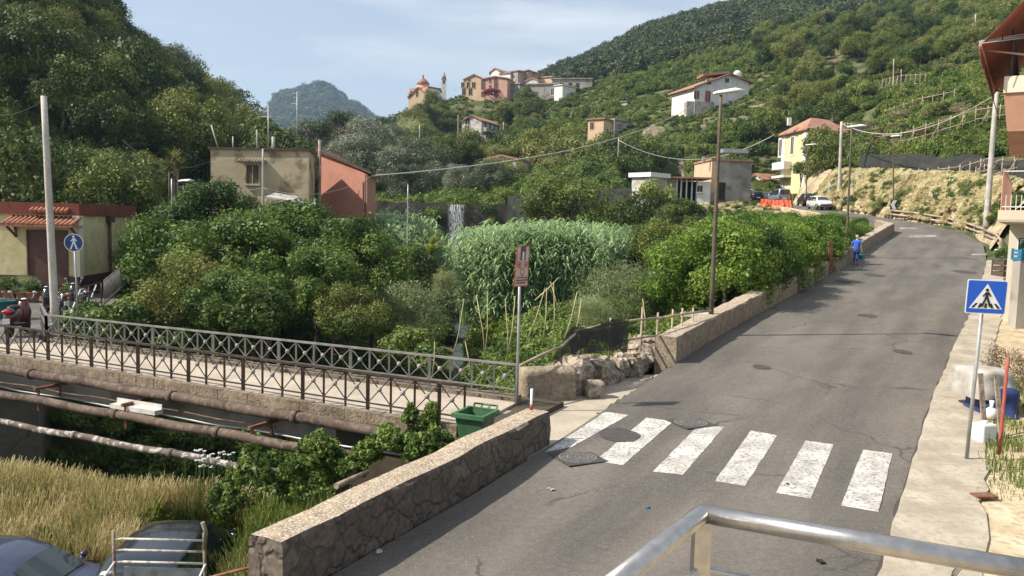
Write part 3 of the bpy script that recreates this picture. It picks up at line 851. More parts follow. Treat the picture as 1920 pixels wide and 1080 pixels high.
def scatter(name, label, col, pts, ncol, up=None):
    """pts: list of (x,y,z,scale,zscale)"""
    if not pts: return
    A = np.array(pts, dtype=np.float32)
    me = bpy.data.meshes.new(name)
    me.vertices.add(len(A)); me.vertices.foreach_set('co', np.ascontiguousarray(A[:, :3]).ravel())
    rng = np.random.default_rng(len(A))
    sc = np.stack([A[:, 3], A[:, 3], A[:, 3] * A[:, 4]], 1).astype(np.float32)
    a = me.attributes.new('sc', 'FLOAT_VECTOR', 'POINT'); a.data.foreach_set('vector', sc.ravel())
    rt = np.zeros((len(A), 3), np.float32); rt[:, 2] = rng.uniform(0, 6.28, len(A)); rt[:, 0] = rng.normal(size=len(A)) * .1
    a = me.attributes.new('rt', 'FLOAT_VECTOR', 'POINT'); a.data.foreach_set('vector', rt.ravel())
    a = me.attributes.new('ix', 'INT', 'POINT'); a.data.foreach_set('value', rng.integers(0, ncol, len(A)).astype(np.int32))
    me.update()
    o = bpy.data.objects.new(name, me); C.objects.link(o)
    ng = bpy.data.node_groups.new(name, 'GeometryNodeTree')
    ng.interface.new_socket('Geometry', in_out='INPUT', socket_type='NodeSocketGeometry')
    ng.interface.new_socket('Geometry', in_out='OUTPUT', socket_type='NodeSocketGeometry')
    N = ng.nodes.new; L = ng.links.new
    gi = N('NodeGroupInput'); go = N('NodeGroupOutput')
    ci = N('GeometryNodeCollectionInfo'); ci.inputs['Collection'].default_value = col; ci.inputs['Separate Children'].default_value = True; ci.inputs['Reset Children'].default_value = True
    ip = N('GeometryNodeInstanceOnPoints'); ip.inputs['Pick Instance'].default_value = True
    def attr(nm, ty):
        x = N('GeometryNodeInputNamedAttribute'); x.data_type = ty; x.inputs['Name'].default_value = nm; return x.outputs['Attribute']
    L(gi.outputs[0], ip.inputs['Points']); L(ci.outputs[0], ip.inputs['Instance'])
    L(attr('ix', 'INT'), ip.inputs['Instance Index']); L(attr('sc', 'FLOAT_VECTOR'), ip.inputs['Scale']); L(attr('rt', 'FLOAT_VECTOR'), ip.inputs['Rotation'])
    L(ip.outputs[0], go.inputs[0])
    md = o.modifiers.new('scatter', 'NODES'); md.node_group = ng
    return tag(o, label, kind='stuff')

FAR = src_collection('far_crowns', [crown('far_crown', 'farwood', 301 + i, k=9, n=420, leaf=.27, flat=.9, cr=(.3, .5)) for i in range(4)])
VINES = src_collection('vine_clumps', [crown('vine_clump', 'vine', 321 + i, k=8, n=700, leaf=.2, flat=.55, cr=(.3, .5)) for i in range(3)])
IVY = src_collection('ivy_clumps', CR['ivy'] + [crown('grass_clump', 'vine', 341, k=10, n=1500, leaf=.2, flat=.5, asp=.2, up=0, jitter=1.0, hang=-1.5)])
WOODS = src_collection('wood_crowns', CR['wood'] + CR['oak'][:1])

def in_px(x, y):
    return 960 + FPX * x / y

def visible_top(x, y, z):
    """photo row of a point (used only to size things and to leave out what the photo cannot show)"""
    v = CAM_R.transposed() @ Vector((x, y, z - EYE))
    return 540 - FPX * v.y / -v.z, 960 + FPX * v.x / -v.z

# ================================================================ planting
rg = random.Random(2024)
CLEAR = []      # (x, y, r) kept free of trees
def clear_of(x, y, r=0):
    if xl(y) - .8 - r < x < xr(y) + 1.0 and y < 124: return False
    for cx, cy, cr in CLEAR:
        if (x - cx) ** 2 + (y - cy) ** 2 < (cr + r) ** 2: return False
    return True
for q in ((400, 600, 54, 62),): pass
def clear_box(px0, px1, y0, y1, r):
    for Y in np.arange(y0, y1 + .1, r):
        for px in np.linspace(px0, px1, 5):
            CLEAR.append(((px - 960) / FPX * Y, Y, r))
clear_box(385, 600, 50, 66, 3); clear_box(590, 705, 50, 68, 3)
clear_box(856, 925, 176, 196, 3.5); clear_box(1275, 1400, 96, 112, 3); clear_box(1245, 1395, 157, 178, 4)
clear_box(1440, 1580, 110, 128, 3); clear_box(1090, 1160, 158, 168, 3); clear_box(1180, 1225, 184, 196, 3); clear_box(1385, 1480, 96, 112, 2)
clear_box(760, 1105, 226, 262, 4); clear_box(765, 1100, 212, 222, 3.2); clear_box(852, 925, 160, 175, 3.2); clear_box(900, 970, 118, 128, 3); clear_box(1175, 1260, 88, 96, 2)

DRY = src_collection('dry_clumps', [crown('dry_clump', 'dry', 361 + i, k=12, n=1500, leaf=.19, flat=.7, asp=.3, up=0, jitter=1.0, hang=.6) for i in range(3)])
SCRUB = src_collection('scrub_clumps', [crown('scrub_clump', 'scrub', 401 + i, k=10, n=1400, leaf=.18, flat=.6, asp=.35) for i in range(3)])
IVYB = src_collection('creeper_clumps', [crown('creeper_clump', 'ivy', 381 + i, k=9, n=360, leaf=.34, asp=.8, flat=.7, hang=.5, jitter=.8, cr=(.2, .5), spread=.95) for i in range(2)])
GARD = src_collection('garden_clumps', [crown('garden_clump', 'garden', 391 + i, k=10, n=1800, leaf=.16, asp=.6 if i < 2 else .2, flat=.6, hang=0 if i < 2 else -1.4, jitter=.8, up=0) for i in range(4)])
# --- wood on the left hillside: individual trees
placed = []
def spaced(x, y, d):
    for a, b in placed:
        if abs(a - x) < d and abs(b - y) < d and (a-x)**2 + (b-y)**2 < d*d: return False
    return True
n = 0; tries = 0
while n < 250 and tries < 9000:
    tries += 1
    Y = 47 + 95 * rg.random() ** 1.15; px = rg.uniform(-60, 540)
    x = (px - 960) / FPX * Y
    if px > 380 and Y < 72: continue
    r = rg.uniform(2.3, 3.7) * (1 + Y / 400)
    if not clear_of(x, Y, 1.5) or not spaced(x, Y, r * 1.18): continue
    z = H(x, Y)
    if visible_top(x, Y, z + 3)[0] < -60: continue
    placed.append((x, Y)); n += 1
    k = rg.choices(['wood', 'oak', 'olive', 'yellow'], [5, 6, .5, .12])[0]
    lab = {'wood': 'dark leafy tree in the dense wood covering the left hillside', 'oak': 'mid green broad tree in the dense wood covering the left hillside',
           'olive': 'silvery green tree in the dense wood covering the left hillside', 'yellow': 'yellowish green tree in the dense wood covering the left hillside'}[k]
    tree('hillside_tree', lab, k, (x, Y, z + r * 1.15 + rg.uniform(0, 1.5)), r, 'trees in the wood on the left hillside', zs=rg.uniform(.85, 1.25))
print('left wood', n)
# the far ridges: nobody could count these
pts = []
for _ in range(5200):
    Y = rg.uniform(120, 330); px = rg.uniform(-120, 860)
    x = (px - 960) / FPX * Y
    if px > 700 and Y < 245: continue
    if px < 380 and Y < 138: continue
    z = H(x, Y); r = rg.uniform(2.2, 4.2)
    if not clear_of(x, Y, r * .6): continue
    pts.append((x, Y, z + r * .6, r, rg.uniform(.8, 1.3)))
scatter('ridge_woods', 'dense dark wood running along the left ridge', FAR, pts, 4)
pts = []
for _ in range(17000):
    Y = 245 + 385 * rg.random() ** .9; px = rg.uniform(940, 2150)
    x = (px - 960) / FPX * Y; z = H(x, Y); r = rg.uniform(1.7, 3.7)
    if mnoise.noise(Vector((x * .02, Y * .02, 3))) > .25: r *= .55
    if not clear_of(x, Y, 3): continue
    pts.append((x, Y, z + r * .45, r, rg.uniform(.7, 1.15)))
for _ in range(2600):
    Y = rg.uniform(900, 2000); px = rg.uniform(480, 760)
    x = (px - 960) / FPX * Y; z = H(x, Y); r = rg.uniform(8, 15)
    pts.append((x, Y, z + r * .2, r, .7))
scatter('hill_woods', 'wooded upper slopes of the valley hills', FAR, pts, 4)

# --- slope below the village: individual trees
def wood(px0, px1, y0, y1, n, kinds, label, group, r=(2, 3.2), pw=1.0, sp=1.1, cat='tree', lift=1.1, name='slope_tree', cond=None):
    got = 0
    for _ in range(n * 14):
        if got >= n: break
        Y = y0 + (y1 - y0) * rg.random() ** pw; px = rg.uniform(px0, px1); x = (px - 960) / FPX * Y
        rr = rg.uniform(*r)
        if not clear_of(x, Y, rr * .8) or not spaced(x, Y, rr * sp): continue
        if cond and not cond(px, Y): continue
        placed.append((x, Y)); got += 1
        k = rg.choices(list(kinds), list(kinds.values()))[0]
        tree(name, label[k] if isinstance(label, dict) else label, k, (x, Y, H(x, Y) + rr * lift), rr, group, zs=rg.uniform(.85, 1.2), cat=cat)
    return got
print(wood(610, 1000, 128, 232, 150, {'wood': 5, 'oak': 3, 'olive': .4}, {'wood': 'dark round tree on the wooded slope below the hilltop village', 'oak': 'mid green tree on the wooded slope below the hilltop village', 'olive': 'pale silvery tree on the wooded slope below the hilltop village'}, 'trees on the slope below the village', (2.4, 4)))
print(wood(1400, 1860, 84, 245, 190, {'wood': 3, 'oak': 4, 'vine': 2.4}, {'wood': 'dark leafy tree on the steep hillside above the bend', 'oak': 'olive green tree on the steep hillside above the bend', 'vine': 'bright green bushy tree on the steep hillside above the bend'}, 'trees on the hillside above the bend', (1.8, 3.4), 1.0, 1.15,
     cond=lambda px, Y: not (px > 1590 and Y < 118) and Y > 132 - max(0, (1500 - px)) * .3))
# terraces of vines and lemon bushes in the middle and on the right
pts = []
for _ in range(9500):
    Y = rg.uniform(125, 265); px = rg.uniform(930, 1500); x = (px - 960) / FPX * Y; z = H(x, Y)
    f = (z / 2.6) % 1.0
    if not clear_of(x, Y, 1.2): continue
    if f > .42:
        if rg.random() < .80: continue
        pts.append((x, Y, z + .1, rg.uniform(.5, .9), .7)); continue
    pts.append((x, Y, z + .6, rg.uniform(.9, 1.6), rg.uniform(1.1, 1.7)))
for _ in range(3600):
    Y = rg.uniform(80, 150); px = rg.uniform(1560, 2050); x = (px - 960) / FPX * Y; z = H(x, Y)
    if x < xr(Y) + 4.5 or not clear_of(x, Y, .8): continue
    f = ((z + .03 * x) / 3.1) % 1.0
    if f > .62:
        if rg.random() < .5: pts.append((x, Y, z + .1, rg.uniform(.4, .8), .8))
        continue
    pts.append((x, Y, z + .5, rg.uniform(.8, 1.5), rg.uniform(.9, 1.4)))
for _ in range(1500):
    Y = rg.uniform(62, 84); px = rg.uniform(1600, 2050); x = (px - 960) / FPX * Y; z = H(x, Y)
    if x < xr(Y) + 6.2: continue
    pts.append((x, Y, z + .45, rg.uniform(.5, 1.0), rg.uniform(.9, 1.3)))
scatter('terraced_vegetation', 'rows of green vines and bushes on the terraced slopes', VINES, pts, 3)
pts = []
for _ in range(14000):
    Y = rg.uniform(110, 285); px = rg.uniform(740, 1600); x = (px - 960) / FPX * Y; z = H(x, Y)
    if clear_of(x, Y, 1.2) or (Y < 124 and xl(Y) - 1 < x < xr(Y) + 2): continue
    pts.append((x, Y, z + .1, rg.uniform(.5, 1.0), rg.uniform(.6, 1.0)))
scatter('low_scrub', 'low green scrub round the hillside houses', VINES, pts, 3)
pts = []
for _ in range(700):
    Y = rg.uniform(76, 170); px = rg.uniform(1430, 1950); x = (px - 960) / FPX * Y
    if x < xr(Y) + 5 or not clear_of(x, Y, 1) or mnoise.noise(Vector((x * .06, Y * .06, 2))) < -.02: continue
    s = rg.uniform(.7, 1.5); pts.append((x, Y, H(x, Y) + s * .7, s, rg.uniform(.5, .9)))
scatter('dry_scrub', 'brownish dry scrub in patches on the hillside above the bend', SCRUB, pts, 3)
# undergrowth that fills the gaps
pts = []
for _ in range(9000):
    Y = 26 + 120 * rg.random() ** 1.2; px = rg.uniform(-50, 1560); x = (px - 960) / FPX * Y
    z = H(x, Y)
    if z < -3.7 and 830 < px < 895 and Y > 28: continue
    if not clear_of(x, Y, .3): continue
    if x < -16 and Y < 46 and px < 250: continue
    if 822 < px < 902 and 26 < Y < 75: continue
    if 762 < px < 960 and 60 < Y < 75.2: continue
    if px > 1300 and Y > 64: continue
    s = rg.uniform(.4, .95) * (1 + Y / 120)
    pts.append((x, Y, z + s * .25, s, rg.uniform(.7, 1.2)))
scatter('valley_undergrowth', 'low green undergrowth covering the valley floor', IVY, pts, 4)

# --- big trees between the stream and the footbridge
BIG = [(330, 470, 38, 2.7, 'fig', 'spreading broadleaf tree at the corner of the cream house'), (390, 395, 43, 2.8, 'fig', 'ivy green tree just below the stained grey house'),
       (350, 540, 33, 2.0, 'oak', 'low dark tree overhanging the sunken channel'), (455, 500, 36, 2.9, 'fig', 'thick leafy tree directly before the stained grey house'),
       (545, 455, 40, 2.9, 'fig', 'tall glossy tree reaching towards the terracotta gable'), (630, 460, 38, 2.5, 'fig', 'bright topped tree before the terracotta gable'),
       (590, 545, 34, 2.2, 'fig', 'shaded leafy tree between the glossy trees and the footbridge'), (700, 500, 38, 2.3, 'fig', 'dense green tree beside the thin metal post'),
       (500, 590, 30, 1.5, 'vine', 'light green rounded shrub near the middle of the far railing'), (430, 570, 31, 1.6, 'fig', 'small shaded tree leaning over the channel'),
       (760, 505, 41, 1.7, 'oak', 'narrow dark tree near the banana plant'), (660, 590, 32, 1.5, 'oak', 'dark bush-like tree above the far railing'),
       (275, 440, 47, 1.8, 'fig', 'small tree standing behind the cream house corner'), (470, 405, 46, 2.2, 'vine', 'climber covered tree under the small window of the grey house')]
BIG = [b for b in BIG if 'climber' not in b[5]]
for px, py, Y, r, k, lab in BIG:
    py += 14 if py < 480 else 0
    tree('valley_tree', lab, k, P(px, py, Y), r, 'big trees beside the footbridge', zs=.95)
SH = [(775, 590, 36, 1.9, 'willow', 'dry olive-brown willow bush on the near bank of the stream'), (700, 600, 35, 1.3, 'oak', 'dark green bush behind the willow bush by the stream'),
      (826, 532, 46, 1.3, 'willow', 'feathery grey-green bush just under the reeds by the stream'), (1160, 555, 36, 1.9, 'willow', 'rounded silvery willow bush behind the bean canes'),
      (1110, 590, 34, 1.0, 'willow', 'yellowish feathery shrub at the foot of the silvery bush'), (770, 650, 30, 1.2, 'vine', 'light green shrub above the far railing by the stream'),
      (800, 668, 29, .7, 'ivy', 'small green shrub on the edge of the stream')]
for px, py, Y, r, k, lab in SH:
    tree('shrub', lab, k, P(px, py, Y), r, cat='shrub', zs=.85, trunk=False)
MID = [(1060, 390, 70, 4.0, 'oak', 'large round dark tree beside the weir wall'), (1200, 415, 62, 3.0, 'oak', 'dark tree below the small white shed'), (1270, 422, 66, 2.4, 'oak', 'dark spreading tree under the derelict house'),
       (1180, 470, 54, 2.6, 'fig', 'mid green tree at the edge of the reed bed'), (1250, 475, 50, 2.5, 'oak', 'shadowy tree beside the lemon grove'), (1110, 430, 66, 2.0, 'vine', 'small green tree joining the reed bed'),
       (1230, 365, 84, 2.4, 'vine', 'bushy tree beside the small white outbuilding'), (950, 372, 76, 1.3, 'vine', 'small bush on top of the weir bank'), (925, 318, 118, 2.6, 'vine', 'green bush hiding the foot of the tiled cottage'), (960, 322, 117, 2.4, 'oak', 'dark bush at the right end of the tiled cottage')]
for px, py, Y, r, k, lab in MID:
    tree('valley_tree', lab, k, P(px, py, Y), r, zs=.95)
for i, (px, py, Y, r) in enumerate([(600, 268, 112, 4.2), (640, 250, 122, 4.6), (675, 270, 112, 4.8), (715, 285, 108, 4.6), (690, 300, 100, 4.0), (745, 315, 98, 3.4), (650, 300, 104, 3.8), (790, 302, 100, 3.9), (760, 345, 92, 3.0), (810, 330, 96, 2.6), (570, 262, 120, 3.4), (735, 262, 122, 3.4)]):
    tree('olive_tree', 'silvery olive tree in the stand behind the terracotta building', 'olive', P(px, py, Y), r, 'olive trees behind the terracotta building')
for px, py, Y, r, lab in [(860, 338, 88, 2.2, 'pale olive tree standing behind the top of the waterfall'), (920, 335, 90, 2.7, 'bushy pale olive tree on the bank beside the waterfall')]:
    tree('olive_tree', lab, 'olive', P(px, py, Y), r)
for px, py, Y, r in [(1020, 310, 132, 4.6), (1055, 300, 136, 5), (1095, 305, 134, 5), (1130, 295, 138, 5), (1165, 300, 134, 5), (1200, 300, 136, 4.8), (1030, 330, 126, 3.8), (1080, 330, 126, 3.8), (1140, 328, 126, 4), (1185, 322, 128, 3.4)]:
    tree('dark_tree', 'dark dense tree in the clump above the weir wall', 'wood', P(px, py, Y), r, 'clump of dark trees above the weir')
tree('yellow_tree', 'yellow-green rounded tree standing on the terraces', 'yellow', P(1053, 262, 152), 4.6, zs=1.1)
tree('dark_fig_tree', 'dark full tree leaning over the yellow house side', 'oak', P(1545, 290, 100), 2.9, zs=1.6)
tree('light_tree', 'small bright green tree at the corner of the yellow house', 'vine', P(1502, 318, 104), 1.5)
tree('autumn_tree', 'reddish brown tree on the slope beside the white three-storey house', 'dryc' if 'dryc' in CR else 'willow', P(770, 255, 176), 4.2)

# --- lemon grove
got = 0
lab = 'bright glossy lemon tree in the grove beside the long parapet'
for Y in np.arange(33, 70, 2.6):
    x0 = (1268 - 960) / FPX * Y; x1 = xl(Y) - 2.2
    if Y > 64: x0 = (1380 - 960) / FPX * Y; x1 = min(x1, 27.5)
    x = x1
    while x > x0:
        xx = x + rg.uniform(-.4, .4); yy = Y + rg.uniform(-.5, .5)
        pxx = in_px(xx, yy)
        top_row = (395 if pxx < 1500 else 395 + (pxx - 1500) * .16) + rg.uniform(-2, 9)
        if pxx < 1350: top_row = 397 + (1350 - pxx) * .55
        top = EYE + (422 + .025 * (pxx - 960) - 7 - top_row) / FPX * yy
        g = H(xx, yy)
        h = min(5.2, max(1.5, top - g)) * rg.uniform(.94, 1.02)
        r = min(2.25, max(1.2, h * .50))
        tree('lemon_tree', lab, 'lemon', (xx, yy, g + h - r * .95), r, 'lemon trees in the grove by the wall', zs=1.0); got += 1
        x -= 2.9
print('lemons', got)

# --- reeds
def reed_mesh(seed, n=58, h=1.0):
    rng = np.random.default_rng(seed); V = []; F = []; T = []
    for i in range(n):
        a = rng.uniform(0, 6.28); r = .42 * rng.random() ** .5
        bx, by = r * math.cos(a), r * math.sin(a)
        hh = h * rng.uniform(.72, 1.08); lean = rng.normal(size=2) * .09
        def sp(t): return np.array([bx + lean[0] * t * t * hh, by + lean[1] * t * t * hh, t * hh])
        tone = rng.uniform(.3, .7)
        p0, p1 = sp(0), sp(.95); w = np.array([.004, .002, 0])
        k = len(V); V += [p0 - w, p0 + w, p1 + w * .6, p1 - w * .6]; F.append([k, k+1, k+2, k+3]); T.append(tone - .2)
        for j in range(19):
            t = .18 + .80 * j / 19; p = sp(t); az = rng.uniform(0, 6.28)
            dr = np.array([math.cos(az), math.sin(az), 0]); sd = np.array([-dr[1], dr[0], 0]) * .0085
            L = rng.uniform(.10, .17)
            m = p + dr * L * .55 + np.array([0, 0, L * .42]); e = p + dr * L * 1.05 + np.array([0, 0, L * rng.uniform(-.1, .35)])
            k = len(V); V += [p - sd * .6, p + sd * .6, m + sd, m - sd]; F.append([k, k+1, k+2, k+3]); T.append(tone + rng.uniform(-.1, .15))
            k = len(V); V += [m - sd, m + sd, e + sd * .1, e - sd * .1]; F.append([k, k+1, k+2, k+3]); T.append(tone + rng.uniform(0, .3))
    return leaf_mesh('reed_clump', np.array(V), np.array(F), np.array(T), LM['reed'])
REED = src_collection('reed_clumps', [reed_mesh(i) for i in range(3)])
def reeds(px0, px1, y0, y1, h0, h1, n, name, label, topf=None):
    pts = []
    for _ in range(n):
        Y = rg.uniform(y0, y1); px = rg.uniform(px0, px1); x = (px - 960) / FPX * Y; z = H(x, Y)
        h = rg.uniform(h0, h1)
        if topf:
            lim = EYE + (415 + .025 * (px - 960) - topf(px)) / FPX * Y - z
            h = min(h, lim * rg.uniform(.72, 1.1))
            if h < 1: continue
        pts.append((x, Y, z, h, 1))
    scatter(name, label, REED, pts, 3)
reeds(925, 1115, 46, 61, 4.2, 6.0, 640, 'reed_bed', 'tall pale green reeds filling the valley floor', lambda px: 436 + 10 * math.sin(px * .06))
reeds(832, 868, 60, 68, 3.0, 4.2, 130, 'reeds_under_waterfall', 'grey-green reeds growing right under the waterfall', lambda px: 446)
reeds(712, 750, 58, 66, 4, 6.5, 100, 'reeds_beside_terracotta_building', 'bluish reeds beside the terracotta building', lambda px: 378 + max(0, (px - 720) * .7))
reeds(800, 860, 72.6, 74.4, 1.6, 2.2, 20, 'reeds_at_weir_foot', 'short reeds at the foot of the weir')

# --- garden crops right of the stream and creepers under the railing
pts = []
for _ in range(2000):
    Y = rg.uniform(19.5, 47); px = rg.uniform(907, 1290); x = (px - 960) / FPX * Y; z = H(x, Y)
    if Y < 24 and (Vector((x, Y, 0)) - Vector((RUB[0].x, RUB[0].y, 0))).dot(RUB[1]) < 1.5 and x > 0: continue
    if x > xl(Y) - .9: continue
    if Y < 22 and x > 0: z -= .2
    s = rg.uniform(.3, .8)
    pts.append((x, Y, z + s * .3, s, rg.uniform(.8, 1.6)))
scatter('garden_vegetation', 'leafy bean and squash plants in the riverside garden', GARD, pts, 4)
pts = []
for _ in range(760):
    t = rg.random(); Y = rg.uniform(9.3, 15.0); l = xl(Y) - .75
    x = l - rg.random() ** 1.4 * 5.0
    if x < -3.9 and Y < 14.6: continue
    if Y > 14.2 and x > -1.2: continue
    z = H(x, Y)
    px = in_px(x, Y)
    s = rg.uniform(.16, .38)
    pts.append((x, Y, max(z, -1.9 + .5 * rg.random()) + s * .4, s, 1))
scatter('creeping_ivy', 'dense ivy and brambles behind the near parapet', IVY, pts, 3)

# --- dry grass in the yard
def grass(name, label, n, area, hrange, mat, seed, w=.012, lean=.35, zf=None, cond=None):
    rng = np.random.default_rng(seed)
    x = rng.uniform(area[0], area[1], n); y = rng.uniform(area[2], area[3], n)
    keep = np.array([cond(a, b) for a, b in zip(x, y)]) if cond else np.ones(n, bool)
    x, y = x[keep], y[keep]; n = len(x)
    z = np.array([zf(a, b) for a, b in zip(x, y)])
    # patches
    pt = np.array([mnoise.noise(Vector((a * .45, b * .45, 1))) for a, b in zip(x, y)])
    h = rng.uniform(*hrange, n) * (1 + .5 * pt)
    az = rng.uniform(0, 6.28, n); ln = lean * h * rng.uniform(.3, 1.2, n)
    dx, dy = np.cos(az) * ln, np.sin(az) * ln
    sx, sy = np.sin(az) * w, -np.cos(az) * w
    p0 = np.stack([x, y, z], 1); s = np.stack([sx, sy, sx * 0], 1)
    m = p0 + np.stack([dx * .35, dy * .35, h * .6], 1); e = p0 + np.stack([dx, dy, h], 1)
    V = np.stack([p0 - s, p0 + s, m + s * .8, m - s * .8, e + s * 1.1, e - s * 1.1], 1).reshape(-1, 3)
    k = np.arange(n)[:, None] * 6
    F = np.concatenate([k + np.array([[0, 1, 2, 3]]), k + np.array([[3, 2, 4, 5]])], 0)
    tone = np.concatenate([rng.uniform(.2, .6, n) + pt * .3, rng.uniform(.4, .9, n) + pt * .3])
    me = leaf_mesh(name, V, F, tone, mat)
    o = link(name, me, mat)
    return tag(o, label, kind='stuff')
LM['drygrass'] = leafmat('dry_grass', [(.09, .14, .03), (.19, .21, .06), (.38, .32, .14), (.55, .47, .26)], trans=.3, vary=.1, nscale=.7)
LM['greengrass'] = leafmat('green_grass', [(.05, .09, .015), (.10, .16, .03), (.17, .22, .05), (.26, .27, .09)], trans=.3, vary=.1, nscale=.6)
def yard(x, y): return H(x, y)
def offcar(x, y): return not (-7.0 < x < -4.8 and y < 15.7) and not (-11 < x < -6.1 and y < 14.0)
grass('dry_grass', 'tall dry golden grass in the sunken yard', 150000, (-17, -2.2, 12.2, 18.4), (.22, .9), LM['drygrass'], 1, .0055, zf=yard, cond=lambda x, y: offcar(x, y) and x < -3.2 - (y - 12) * .35 + 1.4 * math.sin(y * 1.7) and y < 17.9 + .05 * x + .5)
grass('green_grass', 'fresh green weeds between the dry grass and the parapet', 90000, (-9, -.5, 9.6, 16.4), (.25, .85), LM['greengrass'], 2, .008, zf=yard, cond=lambda x, y: offcar(x, y) and x > -5.2 - (y - 12) * .3 + 1.4 * math.sin(y * 1.7) and x < xl(y) - .8)
grass('bank_grass', 'short green grass on top of the weir bank', 9000, (-7, 4, 75.4, 82), (.3, .8), LM['greengrass'], 3, .05, zf=yard)
# pale dry plants on the stone bank at the bend
pts = []
for _ in range(5200):
    y = rg.uniform(60.5, 94); dd = rg.uniform(.9, 4.0); x = xr(y) + dd - .5; z = zr(y) + float(np.interp(dd, [.75, 1.1, 1.5, 1.9, 2.35, 2.8, 3.3, 4.0], [0, .55, 1.25, 2.0, 2.7, 3.3, 3.9, 4.35]))
    if mnoise.noise(Vector((y * .5, z * .8, 0))) < (-.12 if dd < 1.6 else -.45): continue
    s = rg.uniform(.14, .34)
    pts.append((x - .15, y, z + .05, s, rg.uniform(.8, 1.3)))
scatter('dry_bank_vegetation', 'pale straw-coloured plants hanging on the stone bank at the bend', DRY, pts, 3)
pts = []
for _ in range(800):
    y = rg.uniform(57, 94); dd = rg.uniform(1.2, 4.0); x = xr(y) + dd - .5; z = zr(y) + float(np.interp(dd, [.75, 1.1, 1.5, 1.9, 2.35, 2.8, 3.3, 4.0], [0, .55, 1.25, 2.0, 2.7, 3.3, 3.9, 4.35]))
    if mnoise.noise(Vector((y * .35, z * .6, 7))) < .05: continue
    pts.append((x - .1, y, z + .05, rg.uniform(.3, .6), 1))
scatter('green_bank_vegetation', 'green weeds in patches on the stone bank at the bend', VINES, pts, 3)

pts = []
for _ in range(290):
    px = rg.uniform(400, 850); t = (px - 400) / 450; Y = 15.4 - 1.9 * t + rg.uniform(-.9, .5)
    py = rg.uniform(882 - 80 * t + 34 * math.sin(px * .05) * (1 - t * .6), 960 - 120 * t)
    if mnoise.noise(Vector((px * .02, py * .03, 0))) < -.12: continue
    p = P(px, py, Y)
    if p.x > xl(Y) - .75: continue
    pts.append((p.x, p.y, p.z, rg.uniform(.08, .21), 1))
for _ in range(36):
    p = P(rg.gauss(798, 16), rg.uniform(765, 832), 15.0)
    pts.append((p.x, p.y, p.z, rg.uniform(.07, .15), 1.2))
scatter('broad_leaf_creeper', 'broad leaved creeper climbing the bank up to the footbridge pipes', IVYB, pts, 2)

pts = []
for _ in range(520):
    Y = rg.uniform(64, 95); x = rg.uniform(xl(Y) - 14, xl(Y) - 1.0)
    if not clear_of(x, Y, -1): continue
    pts.append((x, Y, H(x, Y) + .1, rg.uniform(.25, .6), 1))
scatter('roadside_dry_plants', 'straw-coloured plants and earth above the lemon grove', DRY, pts[:260], 3)
scatter('roadside_green_plants', 'short green plants above the lemon grove', VINES, pts[260:], 3)

pts = []
for _ in range(150):
    x = rg.uniform(-13, -3.5); y = rg.uniform(12.5, 17.6)
    if not offcar(x, y) or mnoise.noise(Vector((x * .5, y * .6, 12))) < .0: continue
    pts.append((x, y, H(x, y) + .3, rg.uniform(.15, .38), rg.uniform(1.0, 1.6)))
scatter('yard_weeds', 'broad green weeds growing through the dry grass', GARD, pts, 4)

# ================================================================ buildings
M['cream'] = pm('cream_plaster', (.50, .44, .23), (.60, .53, .30), .8, .9, .15, c3=(.33, .27, .15), scale3=2.2, w3=.4)
M['creamtrim'] = pm('pale_trim', (.55, .50, .38), (.62, .57, .46), 1, .9)
M['redband'] = pm('red_brown_paint', (.13, .035, .022), (.19, .05, .03), 1.2, .75, .1)
M['brownmetal'] = pm('brown_metal', (.075, .035, .025), (.10, .05, .035), 2, .55)
M['tile'] = pm('clay_tiles', (.30, .11, .06), (.44, .20, .12), 5, .85, .6, c3=(.30, .20, .14), scale3=9, w3=.5, bscale=14)
M['tilefar'] = pm('far_clay_tiles', (.27, .12, .08), (.40, .21, .145), .9, .9, .5, c3=(.27, .20, .14), scale3=1.6, w3=.6, bscale=5)
M['stain'] = pm('stained_plaster', (.34, .28, .18), (.46, .39, .26), .45, .95, .5, c3=(.13, .10, .06), scale3=.75, w3=.85, bscale=5)
M['terracotta'] = pm('terracotta_plaster', (.40, .185, .13), (.45, .215, .155), .6, .9, .08, c3=(.35, .16, .115), scale3=1.5, w3=.5)
M['greyplaster'] = pm('weathered_grey_plaster', (.27, .245, .215), (.37, .34, .30), .35, .95, .4, c3=(.17, .155, .13), scale3=.9, w3=.75, bscale=4)
M['whiteplaster'] = pm('white_plaster', (.66, .64, .60), (.74, .72, .68), .5, .9, .1, c3=(.52, .49, .44), scale3=.8, w3=.5)
M['dirtywhite'] = pm('dirty_white_plaster', (.42, .40, .37), (.58, .56, .52), .5, .92, .2, c3=(.25, .23, .20), scale3=.9, w3=.7)
M['yellowplaster'] = pm('yellow_plaster', (.62, .52, .27), (.68, .58, .33), .5, .9, .1)
M['pinkplaster'] = pm('pink_plaster', (.50, .30, .23), (.57, .36, .28), .4, .9, .1, c3=(.5, .30, .22), scale3=1.2, w3=.5)
M['orangeplaster'] = pm('orange_plaster', (.52, .37, .24), (.58, .43, .30), .4, .9, .1, c3=(.5, .35, .24), scale3=1, w3=.5)
M['glass'] = pm('window_glass', (.02, .025, .03), rough=.12, spec=.6)
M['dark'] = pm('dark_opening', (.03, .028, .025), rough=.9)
M['redshutter'] = pm('red_shutter', (.22, .06, .04), (.28, .09, .06), 3, .7)
M['brownshutter'] = pm('brown_shutter', (.07, .05, .04), (.10, .07, .05), 3, .7)
M['woodgrey'] = pm('weathered_wood', (.17, .13, .10), (.33, .27, .21), 3, .9, .6, stretch=(1, 1, 1), c3=(.1, .08, .06), scale3=14, w3=.5, bscale=20)
